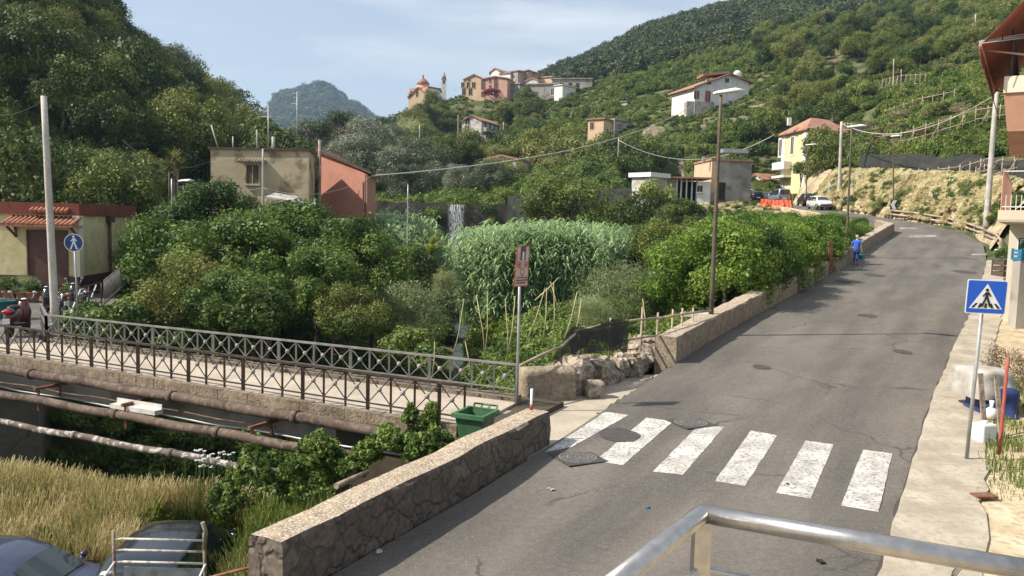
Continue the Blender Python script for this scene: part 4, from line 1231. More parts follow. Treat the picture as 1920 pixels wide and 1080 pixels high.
M['chestnut'] = pm('chestnut_poles', (.24, .18, .13), (.42, .34, .26), 2, .9, .4, bscale=14)
M['bamboo'] = pm('bamboo_canes', (.40, .33, .16), (.58, .50, .28), 3, .7)
M['whitemetal'] = pm('white_metal', (.62, .62, .60), (.72, .72, .70), 3, .5)
M['galv'] = pm('galvanised_metal', (.30, .31, .31), (.42, .43, .43), 3, .5, metal=.4)
M['rust'] = pm('rusty_metal', (.13, .055, .03), (.24, .11, .06), 7, .85, .3, c3=(.07, .04, .03), scale3=15, w3=.5)
M['concpole'] = pm('concrete_pole', (.36, .34, .30), (.48, .45, .40), 2, .9, .2, c3=(.27, .25, .22), scale3=12, w3=.4)
M['tin'] = pm('tin_roof', (.42, .40, .37), (.60, .58, .54), 2, .5, .2, metal=.2)
M['black'] = pm('black_plastic', (.018, .018, .02), rough=.5)

def V3(p, z): return Vector((p[0], p[1], z))

def face_n(A, B):
    """plan direction A->B and the normal on its viewer side"""
    d = Vector((B[0] - A[0], B[1] - A[1], 0)); L = d.length; d /= L
    return d, Vector((d.y, -d.x, 0)), L

def body(parent, poly, z0, top, mat, name='wall'):
    """walls over a plan polygon; top = height or list of heights per corner"""
    n = len(poly); tops = top if isinstance(top, (list, tuple)) else [top] * n
    V = [Vector((x, y, z0)) for x, y in poly] + [Vector((p[0], p[1], t)) for p, t in zip(poly, tops)]
    F = [(i, (i+1) % n, n + (i+1) % n, n + i) for i in range(n)] + [tuple(reversed(range(n))), tuple(range(n, 2*n))]
    return MB().mesh(V, F).build(name, mat, parent, world=True)

def gabled(parent, A, B, depth, z0, outline, wall, roof, over=.35, thick=.16, rname='roof'):
    """front outline [(t,z)] over the face A->B, extruded `depth` behind it; the top edges carry roof slabs"""
    d, n, L = face_n(A, B); bk = -n * depth; A = Vector((A[0], A[1], 0))
    f = [A + d * (L * 0) + Vector((0, 0, z0))] + [A + d * (L * t) + Vector((0, 0, z)) for t, z in outline] + [A + d * L + Vector((0, 0, z0))]
    k = len(f)
    V = f + [p + bk for p in f]
    F = [tuple(range(k))[::-1], tuple(range(k, 2*k))] + [(i, (i+1) % k, k + (i+1) % k, k + i) for i in range(k)]
    w = MB().mesh(V, F).build('wall', wall, parent, world=True)
    mb = MB()
    for (t0, a), (t1, b) in zip(outline[:-1], outline[1:]):
        if abs(t1 - t0) < .01: continue
        p = A + d * (L * t0) + Vector((0, 0, a + .01)); q = A + d * (L * t1) + Vector((0, 0, b + .01))
        s = (q - p).normalized()
        if a < b: p = p - s * over
        elif a > b: q = q + s * over
        else: p = p - s * over; q = q + s * over
        f0, f1 = n * over, bk - n * over
        up = Vector((0, 0, thick))
        vs = [p + f0, q + f0, q + f1, p + f1]
        mb.mesh(vs + [v + up for v in vs], [(0,3,2,1),(4,5,6,7),(0,1,5,4),(1,2,6,5),(2,3,7,6),(3,0,4,7)])
    r = mb.build(rname, roof, parent, world=True)
    return w, r

def onwall(A, B, px, py):
    """where the sight line of a photo pixel meets the vertical wall A->B: (distance along, height)"""
    d, n, L = face_n(A, B); r = ray(px, py); A = Vector((A[0], A[1], 0))
    t = (A.x * n.x + A.y * n.y) / (r.x * n.x + r.y * n.y)
    p = Vector((0, 0, EYE)) + r * t
    return (p - A).dot(d), p.z

def window(parent, A, B, u, z, w, h, frame=None, pane=None, sill=True, name='window', shutter=None, fw=.07, bars=1):
    d, n, L = face_n(A, B); A = Vector((A[0], A[1], 0))
    o = A + d * u + Vector((0, 0, z)) + n * .005
    def bx(mb, u0, u1, z0, z1, t0, t1):
        vs = []
        for zz in (z0, z1):
            for (uu, tt) in ((u0, t1), (u1, t1), (u1, t0), (u0, t0)):
                vs.append(o + d * uu + n * tt + Vector((0, 0, zz)))
        mb.mesh(vs, [(0,3,2,1),(4,5,6,7),(0,1,5,4),(1,2,6,5),(2,3,7,6),(3,0,4,7)])
    mb = MB()
    for (a, b, c, e) in ((-w/2-fw, -w/2, -h/2-fw, h/2+fw), (w/2, w/2+fw, -h/2-fw, h/2+fw), (-w/2, w/2, h/2, h/2+fw), (-w/2, w/2, -h/2-fw, -h/2)):
        bx(mb, a, b, c, e, 0, .07)
    if bars: bx(mb, -.025, .025, -h/2, h/2, .0, .05)
    if sill: bx(mb, -w/2-fw-.06, w/2+fw+.06, -h/2-fw-.07, -h/2-fw, 0, .16)
    f = mb.build(name, frame or M['creamtrim'], parent, world=True)
    m2 = MB(); bx(m2, -w/2, w/2, -h/2, h/2, 0, .02)
    par = Vector(parent.location)
    m2.v = [p - par for p in m2.v]
    m2.build('pane', pane or M['glass'], f)
    if shutter:
        for s in (-1, 1):
            m3 = MB(); bx(m3, s * (w/2 + fw) if s > 0 else -w/2-fw-w*.5, s * (w/2 + fw) + w*.5 if s > 0 else -w/2-fw, -h/2, h/2, 0, .05)
            m3.v = [p - par for p in m3.v]; m3.build('shutter', shutter, f)
    return f

def wpx(parent, A, B, px, py, w, h, **k):
    u, z = onwall(A, B, px, py)
    return window(parent, A, B, u, z, w, h, **k)

def base_thing(name, label, cat, A, z0, group=None):
    return thing(name, label, cat, (A[0], A[1], z0), 0, group)

def at(px, Y): return ((px - 960) / FPX * Y, Y)
def zat(px, py, Y): return P(px, py, Y).z

# ---- small square at the far side of the footbridge
mb = MB(); mb.prism([(-14.35, 24.0), (-15.9, 26.9), (-16.9, 33), (-20.4, 44), (-46, 44), (-46, 37), (-17.4, 23.4), (-16.7, 22.7)], -7, .19)
mb.build('village_square', M['asphalt'], kind='structure', label='shaded tarmac square beyond the footbridge')

# ---- cream house
A, B, D = (-34.0, 37.0), (-20.1, 37.0), (-20.7, 43.6)
t = base_thing('cream_house', 'low cream house with a red-brown roof band and tiled door canopy', 'house', B, .2)
body(t, [A, B, D, (-34, 43.6)], .1, 4.0, M['cream'])
body(t, [(A[0]-.1, A[1]-.03), (B[0]+.03, B[1]-.03), (D[0]+.03, D[1]), (-34.1, 43.7)], .12, 1.15, M['brownmetal'], 'plinth')
body(t, [(A[0]-.2, A[1]-.14), (B[0]+.14, B[1]-.14), (D[0]+.14, D[1]+.1), (-34.2, 43.8)], 3.98, 4.52, M['redband'], 'roof_band')
for c in ((B[0], B[1]), (D[0], D[1]-.2)):
    MB().cbox((c[0]-.02, c[1]+.02, 2.55), (.32, .36, 2.82)).build('corner_strip', M['creamtrim'], t, world=True)
dr = window(t, A, B, onwall(A, B, 90, 480)[0], 2.0, 1.75, 2.4, frame=M['brownmetal'], pane=M['brownmetal'], sill=False, name='door')
mb = MB()
ux = A[0] + onwall(A, B, 90, 480)[0]
for i in range(15):
    x = ux - 1.55 + i * .22
    mb.tube([(x, 37.02, 3.86), (x, 36.1, 3.5)], .085, 8)
mb.box((ux - 1.65, 36.1, 3.42), (ux + 1.65, 37.0, 3.5), Matrix.Identity(4))
mb.build('door_canopy', M['tile'], t, world=True)
for s in (-1.45, 1.45):
    mb = MB(); mb.bar((ux + s, 36.98, 2.95), (ux + s, 36.3, 3.42), .08); mb.bar((ux + s, 36.95, 2.9), (ux + s, 36.95, 3.4), .08)
    mb.build('canopy_bracket', M['brownmetal'], t, world=True)
mb = MB()
for i in range(9): mb.tube([(ux - .55 + i * .2, 36.95, 4.30 - .0), (ux - .55 + i * .2, 36.6, 4.12)], .075, 8)
mb.build('ridge_tiles', M['tile'], t, world=True)
dpx = (-20.42, 40.3)
mb = MB(); mb.tube([(dpx[0]+.13, dpx[1], .3), (dpx[0]+.13, dpx[1], 3.75)], .075, 8); mb.cbox((dpx[0]+.17, dpx[1], 3.8), (.26, .42, .3)); mb.build('downpipe', M['brownmetal'], t, world=True)
mb = MB(); mb.cbox((D[0]+.2, D[1]-.1, 3.45), (.35, .3, .2)); mb.tube([(D[0], D[1]-.1, 3.3), (D[0]+.2, D[1]-.1, 3.4)], .03, 6); mb.build('wall_lamp', M['whitemetal'], t, world=True)

# ---- stained grey house
A, B, D = (-20.75, 55.0), (-13.95, 54.6), (-14.55, 58.6)
t = base_thing('stained_house', 'flat roofed grey house with mossy stained plaster and one small window', 'house', B, 0)
body(t, [A, B, D, (-21, 60.5)], -1.5, 8.62, M['stain'])
body(t, [(A[0]-.12, A[1]-.12), (B[0]+.12, B[1]-.12), (D[0]+.12, D[1]), (-21.1, 60.6)], 8.60, 8.72, M['brownmetal'], 'roof')
wpx(t, A, B, 474, 327, .85, 1.25, pane=M['brownshutter'], frame=M['stain'])
mb = MB(); u, z = onwall(A, B, 474, 305)
for i in range(9): mb.tube([(A[0] + u - .85 + i*.21, 54.85, z + .2), (A[0] + u - .85 + i*.21, 54.3, z)], .08, 8)
mb.build('window_hood', M['woodgrey'], t, world=True)
mb = MB(); mb.tube([(B[0]+.1, B[1]+2.6, -1), (B[0]+.1, B[1]+2.6, 9.6)], .12, 8); mb.build('chimney_pipe', M['woodgrey'], t, world=True)
for px, h in ((408, 1.6), (435, .85), (480, 1.35), (511, .9)):
    p = P(px, 276, 55.6); mb = MB(); mb.tube([(p.x, 55.8, 8.6), (p.x - (.5 if px == 408 else 0), 55.8, 8.7 + h)], .05 if px != 511 else .12, 6); mb.build('roof_post', M['concpole'], t, world=True)
# ---- terracotta building
A, B = (-14.7, 60.2), (-10.55, 57.6)
t = base_thing('terracotta_building', 'terracotta rendered building with a single sloping dark roof', 'building', B, -2)
zl, zrr = zat(592, 284, 60.2), zat(685, 327, 57.6)
body(t, [A, B, (-10.5, 60.9), (-14.7, 64)], -3, [zl, zrr, zrr - .2, zl], M['terracotta'])
mb = MB(); vs = [V3(A, zl) + Vector((-.15, -.25, .02)), V3(B, zrr) + Vector((.3, -.3, .02)), Vector((-10.2, 61.2, zrr - .18)), Vector((-14.7, 64.3, zl + .02))]
mb.mesh(vs + [v + Vector((0, 0, .2)) for v in vs], [(0,3,2,1),(4,5,6,7),(0,1,5,4),(1,2,6,5),(2,3,7,6),(3,0,4,7)]); mb.build('roof', M['brownmetal'], t, world=True)
mb = MB(); mb.tube([(B[0]-.1, B[1]-.08, -2), (B[0]-.1, B[1]-.08, zrr)], .06, 6); mb.build('downpipe', M['brownmetal'], t, world=True)
# ---- lean-to of tin and boards below the stained house
t = base_thing('lean_to_shed', 'makeshift tin roofed lean-to full of clutter under the stained house', 'shed', (-15.5, 52.5), 2)
a, b = P(497, 368, 52.5), P(545, 376, 52.5)
mb = MB(); mb.mesh([a, b, b + Vector((0, 2.4, .35)), a + Vector((0, 2.4, .35)), a - Vector((0, 0, .12)), b - Vector((0, 0, .12)), b + Vector((0, 2.4, .2)), a + Vector((0, 2.4, .2))], [(0,1,2,3),(7,6,5,4),(0,4,5,1),(1,5,6,2),(3,2,6,7),(0,3,7,4)]); mb.build('roof', M['tin'], t, world=True)
mb = MB(); c = P(527, 392, 52.9); mb.cbox(c, (1.7, .9, 1.1)); mb.build('board_box', M['orangeplaster'], t, world=True)
mb = MB()
for px in (499, 545, 560, 590): p = P(px, 372, 52.6); mb.bar((p.x, p.y, -1), (p.x, p.y, p.z), .09)
p, q = P(545, 376, 52.6), P(592, 382, 52.6); mb.bar(p, q, .1)
mb.build('frame', M['whitemetal'], t, world=True)
mb = MB(); mb.cbox(P(552, 392, 53.6), (.8, .6, .9)); mb.build('dark_barrel', M['black'], t, world=True)
mb = MB(); mb.cbox(P(553, 388, 53.0), (.18, .1, .5)); mb.build('red_box', M['redshutter'], t, world=True)

# ---- derelict house by the road
A, B, Lc = (23.4, 96.0), (28.3, 96.6), (22.9, 103.0)
t = base_thing('derelict_house', 'abandoned grey house with peeling plaster beside the parked cars', 'house', A, 6)
body(t, [A, B, (28.2, 103.4), Lc], 4.5, 12.0, M['greyplaster'])
body(t, [(A[0]-.15, A[1]-.18), (B[0]+.15, B[1]-.18), (28.35, 103.5), (Lc[0]-.15, Lc[1])], 12.0, 12.22, M['tilefar'], 'roof')
wpx(t, A, B, 1352, 358, .9, 1.9, frame=M['brownshutter'], pane=M['dark'])
body(t, [(A[0]-.02, A[1]-.03), (A[0]+.05, A[1]+.02), (Lc[0]+.05, Lc[1]), (Lc[0]-.04, Lc[1])], 4.6, 11.96, M['orangeplaster'], 'lit_side_plaster')  # cream panel; the sunlit look of the left wall is put into its colour
body(t, [(A[0]-.03, A[1]-.05), (A[0]+.55, A[1]+.03), (A[0]+.5, A[1]+.2), (A[0], A[1]+.2)], 8.2, 11.97, M['orangeplaster'], 'lit_side_plaster')
mb = MB(); p = P(1322, 296, 96); mb.cbox(p + Vector((0, .5, -.2)), (.35, .35, .8)); mb.build('chimney', M['greyplaster'], t, world=True)
A2, B2 = at(1262, 93.5), at(1325, 93.5)
A1 = at(1237, 95)
t = base_thing('ruined_outbuilding', 'low white outbuilding with open bays under a rusty red roof', 'building', A1, 5)
zt = zat(1290, 335, 93.5)
body(t, [at(1300, 93.4), at(1325, 93.4), (at(1325, 93.4)[0], 97), at(1300, 97)], 4.5, zt - .3, M['whiteplaster'])
body(t, [A1, (A1[0] + 1.6, 95), (A1[0] + 1.6, 98), (A1[0], 98)], 4.5, zt, M['whiteplaster'], 'side_wall')
mb = MB()
for px in (1262, 1270, 1280, 1290, 1299): x, y = at(px, 94); mb.bar((x, y, 4.5), (x, y, zt), .16)
mb.build('pillars', M['whiteplaster'], t, world=True, kind='stuff')
mb = MB(); mb.box((A1[0]-.4, 93, zt), (at(1328, 93)[0], 98.2, zt + .18)); mb.build('roof', M['tilefar'], t, world=True)
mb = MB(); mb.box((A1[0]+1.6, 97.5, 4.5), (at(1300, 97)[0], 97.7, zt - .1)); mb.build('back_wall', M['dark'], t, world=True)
wpx(t, at(1300, 93.4), at(1325, 93.4), 1312, 354, .6, .7, pane=M['dark'])

mb = MB(); p = P(1375, 284, 108); mb.cbox(p, (3.4, 2, .5), .05); o = mb.build('roof_awning', M['galv']); tag(o, 'flat grey metal canopy seen above the derelict house roof', 'canopy')
mb = MB(); 
for px in (1356, 1394): p = P(px, 288, 108); mb.bar((p.x, p.y, 8), (p.x, p.y, p.z), .12)
mb.build('post', M['galv'], o)

# ---- yellow house
A, B, D = at(1455, 124), at(1500, 116), at(1577, 121)
t = base_thing('yellow_house', 'three-storey yellow house with white corners and hipped tile roof', 'house', B, 7.5)
ze = zat(1500, 240, 116)
back = (D[0] + A[0] - B[0], D[1] + A[1] - B[1])
body(t, [A, B, D, back], 6.5, ze, M['yellowplaster'])
d_, n_, L_ = face_n(A, B)
cc = Vector(((A[0]+D[0])/2, (A[1]+D[1])/2, 0)); ridge = 2.3
def out(p, k): v = Vector((p[0], p[1], 0)) - cc; return cc + v * (1 + k / v.length)
ev = [out(p, .7) + Vector((0, 0, ze)) for p in (A, B, D, back)]
m1 = (Vector((A[0], A[1], 0)) + Vector((B[0], B[1], 0))) / 2; m2 = (Vector((D[0], D[1], 0)) + Vector((back[0], back[1], 0))) / 2
r1 = m1.lerp(m2, .36) + Vector((0, 0, ze + ridge)); r2 = m1.lerp(m2, .78) + Vector((0, 0, ze + ridge))
MB().mesh(ev + [r1, r2] + [v - Vector((0, 0, .25)) for v in ev], [(0,1,4),(1,2,5,4),(2,3,5),(3,0,4,5),(0,6,7,1),(1,7,8,2),(2,8,9,3),(3,9,6,0),(9,8,7,6)]).build('roof', M['tilefar'], t, world=True)
MB().cbox(P(1480, 228, 119), (.5, .5, 1.1)).build('chimney', M['whiteplaster'], t, world=True)
for u in (.45, L_ - .75):
    p = Vector((A[0], A[1], 0)) + d_ * u; mb = MB(); mb.cbox((p.x + n_.x*.0, p.y + n_.y*.0, (ze + 7) / 2), (1.1, .2, ze - 7.2), math.atan2(d_.y, d_.x)); mb.build('corner_strip', M['whiteplaster'], t, world=True)
wpx(t, A, B, 1464, 277, 1.0, 2.5, pane=M['brownshutter'], frame=M['whiteplaster'], sill=False, fw=.25)
wpx(t, A, B, 1486, 273, 1.0, 2.5, pane=M['brownshutter'], frame=M['whiteplaster'], sill=False, fw=.25)
wpx(t, A, B, 1464, 322, .9, 1.3, pane=M['brownshutter'], frame=M['whiteplaster'])
wpx(t, A, B, 1468, 355, 1.0, 2.2, pane=M['galv'], frame=M['whiteplaster'], sill=False)
wpx(t, B, D, 1530, 262, .9, 1.4, pane=M['brownshutter'], frame=M['whiteplaster'])
for py, k in ((316, .9), (332, .15)):
    p, z = P(1462, py, 122), 0
    a = Vector((A[0], A[1], p.z)) + n_ * .6 + d_ * 1.4
    mb = MB(); mb.cbox((a.x, a.y, p.z + k / 2), (4.2, 1.3, .18 + k), math.atan2(d_.y, d_.x)); mb.build('balcony', M['whiteplaster'], t, world=True)

# ---- white house on the hill
A, B, Lw = at(1288, 162), at(1387, 166), at(1259, 171)
t = base_thing('white_hill_house', 'large white house with red tiled gable high on the hill', 'house', A, 27)
zl, zp, zq = zat(1288, 163, 162), zat(1350, 139, 164), zat(1387, 155, 166)
gabled(t, A, B, 9, 25.5, [(0, zl), (.62, zp), (1, zq)], M['whiteplaster'], M['tilefar'], over=.7, thick=.25)
body(t, [Lw, A, (A[0]+1, A[1]+9), (Lw[0]+1, Lw[1]+6)], 26, zl - .15, M['whiteplaster'], 'side_wing')
mb = MB(); vs = [V3(Lw, zl-.1)+Vector((-.6,-.6,0)), V3(A, zl-.1)+Vector((0,-.7,0)), V3((A[0]+1, A[1]+9), zl+.6), V3((Lw[0]+1, Lw[1]+6), zl+.6)]
mb.mesh(vs + [v + Vector((0,0,.22)) for v in vs], [(0,3,2,1),(4,5,6,7),(0,1,5,4),(1,2,6,5),(2,3,7,6),(3,0,4,7)]); mb.build('side_roof', M['tilefar'], t, world=True)
for px, py in ((1306, 178), (1327, 181)): wpx(t, A, B, px, py, 1.2, 1.6 if px < 1310 else 2.2, pane=M['redshutter'], frame=M['whiteplaster'], fw=.05, sill=False)
for px, py in ((1329, 154), (1363, 151)): wpx(t, A, B, px, py, .9, .9, pane=M['dark'], frame=M['whiteplaster'], fw=.04, sill=False, name='vent')
for px in (1272, 1281): wpx(t, Lw, A, px, 183, .8, 1.7, pane=M['redshutter'], frame=M['whiteplaster'], sill=False)
MB().cbox(P(1337, 141, 167), (5.5, 4, .4), .1, M=Matrix.Rotation(-.12, 4, 'Y')).build('upper_roof', M['tilefar'], t, world=True)
mb = MB(); mb.cbox(P(1310, 206, 163.2), (5.5, 2.2, 3.0), .05); mb.build('basement', M['greyplaster'], t, world=True)
mb = MB(); mb.ball(P(1383, 140, 165), .9, 10, (1, .35, 1)); mb.tube([P(1383, 143, 165), P(1382, 158, 165)], .08, 6); o = mb.build('satellite_dish', M['whitemetal']); tag(o, 'round pale satellite dish beside the white hill house', 'satellite dish')

# ---- three-storey white house in the middle distance
A, B, D = at(860, 188), at(896, 186), at(915, 197)
t = base_thing('three_storey_house', 'faded white three-storey house with side balconies below the village', 'house', A, 22.5)
z1, z2, z3 = zat(860, 228, 188), zat(878, 217, 187), zat(896, 226, 186)
d_, n_, L_ = face_n(A, B)
gabled(t, A, B, 10, 20, [(0, z1), (.5, z2), (1, z3)], M['dirtywhite'], M['tilefar'], over=.35, thick=.2)
wpx(t, A, B, 877, 228, 1.2, 1.7, pane=M['dark'], sill=False); wpx(t, A, B, 876, 243, 1.3, 2.2, pane=M['brownshutter'])
Dn = (B[0] - n_.x * 10, B[1] - n_.y * 10)
for fr, zz in ((.2, 0), (.45, 0), (.7, 0), (.9, 0), (.2, -4), (.5, -4), (.8, -4)):
    window(t, B, Dn, 10 * fr, zat(900, 234, 188) + zz * .95, .9, 1.5, pane=M['dark'], frame=M['dirtywhite'])
mb = MB(); p = Vector((B[0], B[1], zat(900, 244, 188))) - n_ * 4 + d_ * .6; mb.cbox(p, (7.5, 1.1, .9), math.atan2(-n_.y, -n_.x)); mb.build('balcony', M['greyplaster'], t, world=True)
MB().cbox(P(886, 258, 185.4), (6, 1.2, 1.0)).build('garden_wall', M['whiteplaster'], t, world=True)
# ---- small buildings on the slopes
def hut(name, label, px0, px1, py0, py1, Y, wall, roof, cat='house', depth=6, rise=0, wins=(), skew=2.0, rt=.3, group=None, wm=None):
    A, B = at(px0, Y + skew), at(px1, Y)
    z0, z1 = zat((px0+px1)/2, py1, Y), zat((px0+px1)/2, py0, Y)
    t = base_thing(name, label, cat, A, z0, group)
    o = [(0, z1), (1, z1)] if not rise else [(0, z1), (.5, z1 + rise), (1, z1)]
    gabled(t, A, B, depth, z0 - 3, o, wall, roof, over=.3, thick=rt)
    for (wx, wy, ww, wh) in wins: wpx(t, A, B, wx, wy, ww, wh, pane=wm or M['dark'], frame=wall, sill=False, fw=.08)
    return t
hut('pink_hut', 'small peach coloured hut with a red roof edge on the terraces', 1093, 1122, 223, 240, 163, M['orangeplaster'], M['tilefar'], wins=[(1110, 236, .8, 1.4)], rt=.25)
hut('stone_annex', 'brown stone annex attached behind the peach hut', 1122, 1141, 224, 238, 166, M['greyplaster'], M['greyplaster'], rt=.2)
hut('white_hut', 'little white walled hut below the white hill house', 1194, 1212, 199, 219, 190, M['whiteplaster'], M['greyplaster'], wins=[(1205, 209, .8, 1)], rt=.2)
hut('ruined_hut', 'roofless stone ruin on the upper terraces', 1150, 1164, 190, 207, 196, M['greyplaster'], M['greyplaster'], wins=[(1157, 199, 1, 1.5)], rt=.15)
hut('tiled_cottage', 'low cottage with an orange tiled roof among the trees above the weir', 905, 964, 299, 308, 123, M['dirtywhite'], M['tilefar'], rise=.55, rt=.3, depth=5)
hut('yellow_cottage', 'tiny yellow gabled house among olive trees', 608, 622, 246, 264, 190, M['yellowplaster'], M['tilefar'], rise=1.1, wins=[(615, 253, .6, .9)], depth=5)
hut('white_shed', 'small white shed roof with grey wall beside the stream bank', 1178, 1212, 331, 346, 91, M['dirtywhite'], M['whitemetal'], rt=.5, cat='shed', depth=3)
hut('red_roof_house', 'little red roofed house behind the dark parked cars', 1398, 1420, 337, 362, 124, M['whiteplaster'], M['tilefar'], rise=.8, wins=[(1408, 345, 1, .8)])
# ---- the village on the hilltop
hut('cream_villa', 'pale orange villa with tall windows standing left in the village', 862, 899, 148, 178, 232, M['orangeplaster'], M['tilefar'], rise=1.3, wins=[(868, 160, 1, 1.7), (878, 160, 1, 1.7), (888, 160, 1, 1.7), (870, 171, 1.1, 2.2), (882, 171, 1.1, 2.2), (880, 151, .7, .7)], depth=9)
hut('pink_palazzo', 'pink three-storey house with purple flowers at its foot', 898, 942, 147, 181, 229, M['pinkplaster'], M['tilefar'], rise=.6, wins=[(x, y, 1.1, h) for x in (906, 930) for y, h in ((151, 1.2), (162, 1.9), (177, 1.5))] + [(919, 152, .6, .9), (919, 163, .6, .9)], depth=10, wm=M['brownshutter'])
hut('white_gable_house', 'narrow white gabled house rising behind the pink house', 910, 928, 134, 150, 243, M['whiteplaster'], M['tilefar'], rise=1.0, wins=[(919, 138, .7, .9)], depth=8)
hut('white_block_house', 'white block house with a terrace on its flat roof', 928, 947, 137, 160, 241, M['whiteplaster'], M['greyplaster'], wins=[(937, 150, .8, 1.2)], depth=8)
hut('grey_tower_house', 'weathered grey-brown tower-like house', 947, 961, 133, 158, 240, M['greyplaster'], M['greyplaster'], wins=[(953, 145, .7, 1)], depth=8)
hut('brown_tower_house', 'brown stone house with a broken wall top', 960, 979, 132, 160, 242, M['stain'], M['stain'], wins=[(968, 148, .9, 1.2)], depth=8)
hut('dark_low_house', 'dark low stone house in front of the tower-like houses', 942, 965, 157, 172, 231, M['greyplaster'], M['greyplaster'], wins=[(950, 164, .8, 1.2)])
hut('red_roof_low_house', 'low house with a bright red roof', 976, 998, 151, 164, 238, M['dirtywhite'], M['tilefar'], rise=.8)
hut('long_grey_wing', 'long low grey wing stepping down the hillside', 978, 1031, 157, 176, 233, M['greyplaster'], M['greyplaster'], wins=[(990, 167, .7, .9)])
hut('white_cube_house', 'small bright white cube house with one dark door', 1029, 1044, 159, 179, 229, M['whiteplaster'], M['whiteplaster'], wins=[(1036, 172, 1.1, 2)], rt=.2)
hut('roofless_ruin', 'roofless cream ruin with an uneven wall top', 1001, 1024, 144, 160, 245, M['orangeplaster'], M['stain'])
hut('long_ruin', 'long dark grey ruin with three small openings', 1024, 1098, 147, 171, 240, M['greyplaster'], M['greyplaster'], wins=[(1053, 160, .9, 1.6), (1069, 160, .9, 1.6), (1083, 161, .9, 1.6)], depth=8)
tree('flowering_shrub', 'purple flowering shrub at the foot of the pink house', 'ivy', P(922, 173, 227.5), 2.6, cat='shrub', zs=.5, trunk=False).children[0].data = crown('bougainvillea', LM['red'], 99, n=1500, leaf=.2)
# church
t = base_thing('church', 'ochre church with red dome on an octagonal drum', 'church', at(762, 234), 38)
A, B = at(760, 234), at(793, 232)
z0, z1 = zat(776, 190, 233), zat(776, 175, 233)
gabled(t, A, B, 14, z0 - 4, [(0, z1 - 1), (.55, z1 + 1.6), (1, z1 - .6)], M['orangeplaster'], M['tilefar'], over=.3, thick=.3)
for px in (771, 782): wpx(t, A, B, px, 176, .7, 1.6, pane=M['dark'], frame=M['orangeplaster'], sill=False)
A, B = at(792, 232), at(820, 236); z1 = zat(805, 173, 233)
gabled(t, A, B, 8, z0 - 4, [(0, z1 + .2), (.15, z1 + 1.3), (.9, z1 + 1.3), (1, z1 + .6)], M['whiteplaster'], M['tilefar'], over=.3, thick=.3, rname='nave_roof')
for px in (800, 811): wpx(t, A, B, px, 178, .6, .8, pane=M['dark'], frame=M['whiteplaster'], sill=False)
c = P(793, 165, 238); zb = c.z
mb = MB(); mb.lathe([(2.0, -3), (2.0, 0), (1.75, .0), (1.75, 0.9), (1.9, 1.0)], c, 8); mb.build('drum', M['pinkplaster'], t, world=True)
mb = MB(); mb.lathe([(1.95, 1.0), (1.6, 1.7), (.9, 2.4), (.3, 2.8), (.28, 3.4), (.1, 3.9)], c, 8); mb.build('dome', pm('dome_tiles', (.24, .13, .10), (.33, .19, .14), 1, .9), t, world=True)
t = base_thing('bell_tower', 'slim white bell tower with a pointed cap', 'bell tower', at(832, 240), 39)
c = P(832, 175, 240)
mb = MB(); mb.cbox(c + Vector((0, 0, 1)), (1.25, 1.25, 6)); mb.build('shaft', M['whiteplaster'], t, world=True)
mb = MB(); mb.cbox(c + Vector((0, 0, 4.05)), (1.5, 1.5, .18)); mb.lathe([(.62, 4.1), (.62, 4.9), (.35, 5.3), (.12, 6.2)], c, 8); mb.build('cap', M['greyplaster'], t, world=True)
mb = MB(); mb.cbox(c + Vector((0, -.64, 3.2)), (.5, .06, .9)); mb.build('belfry_opening', M['dark'], t, world=True)

# ---- weir, retaining wall and waterfall
M['weir'] = pm('damp_weir_wall', (.05, .046, .036), (.13, .115, .09), .7, .9, .5, c3=(.03, .04, .02), scale3=1.3, w3=.7, bscale=4)
mb = MB()
for i in range(30):
    x0, x1 = -13.5 + i * .62, -13.5 + (i + 1) * .62
    def zt(x): return 5.75 + .25 * fbm((x * .8, 0, 3)) if not -6.25 < x < -4.45 else 5.55
    mb.mesh([(x0, 74.95 + .1 * fbm((x0, 2, 1)), -3), (x1, 74.95 + .1 * fbm((x1, 2, 1)), -3), (x1, 75.0, zt(x1)), (x0, 75.0, zt(x0)), (x0, 76, zt(x0)), (x1, 76, zt(x1))], [(0, 1, 2, 3), (3, 2, 5, 4)])
mb.build('weir_wall', M['weir'], label='dark damp weir wall that the stream falls over', category='weir')if False else None
o = mb.build('weir_wall', M['weir']); tag(o, 'dark damp weir wall that the stream falls over', 'weir')
mb = MB(); a, b = P(952, 368, 73), P(1185, 352, 86)
mb.bar(Vector((a.x, a.y, 1.4)), Vector((b.x, b.y, 3.2)), .5, 9.0 if False else 8.6); 
o = None
p0, p1 = Vector((a.x, a.y, 0)), Vector((b.x, b.y, 0))
mb = MB(); mb.mesh([(p0.x, p0.y, -2), (p1.x, p1.y, 1), (p1.x, p1.y, b.z), (p0.x, p0.y, a.z), (p0.x, p0.y + .6, -2), (p1.x, p1.y + .6, 1), (p1.x, p1.y + .6, b.z), (p0.x, p0.y + .6, a.z)], [(0,1,2,3),(3,2,6,7),(5,4,7,6),(0,3,7,4),(1,5,6,2)])
o = mb.build('bank_wall', M['greyplaster']); tag(o, 'grey concrete bank wall behind the large round tree', 'wall')
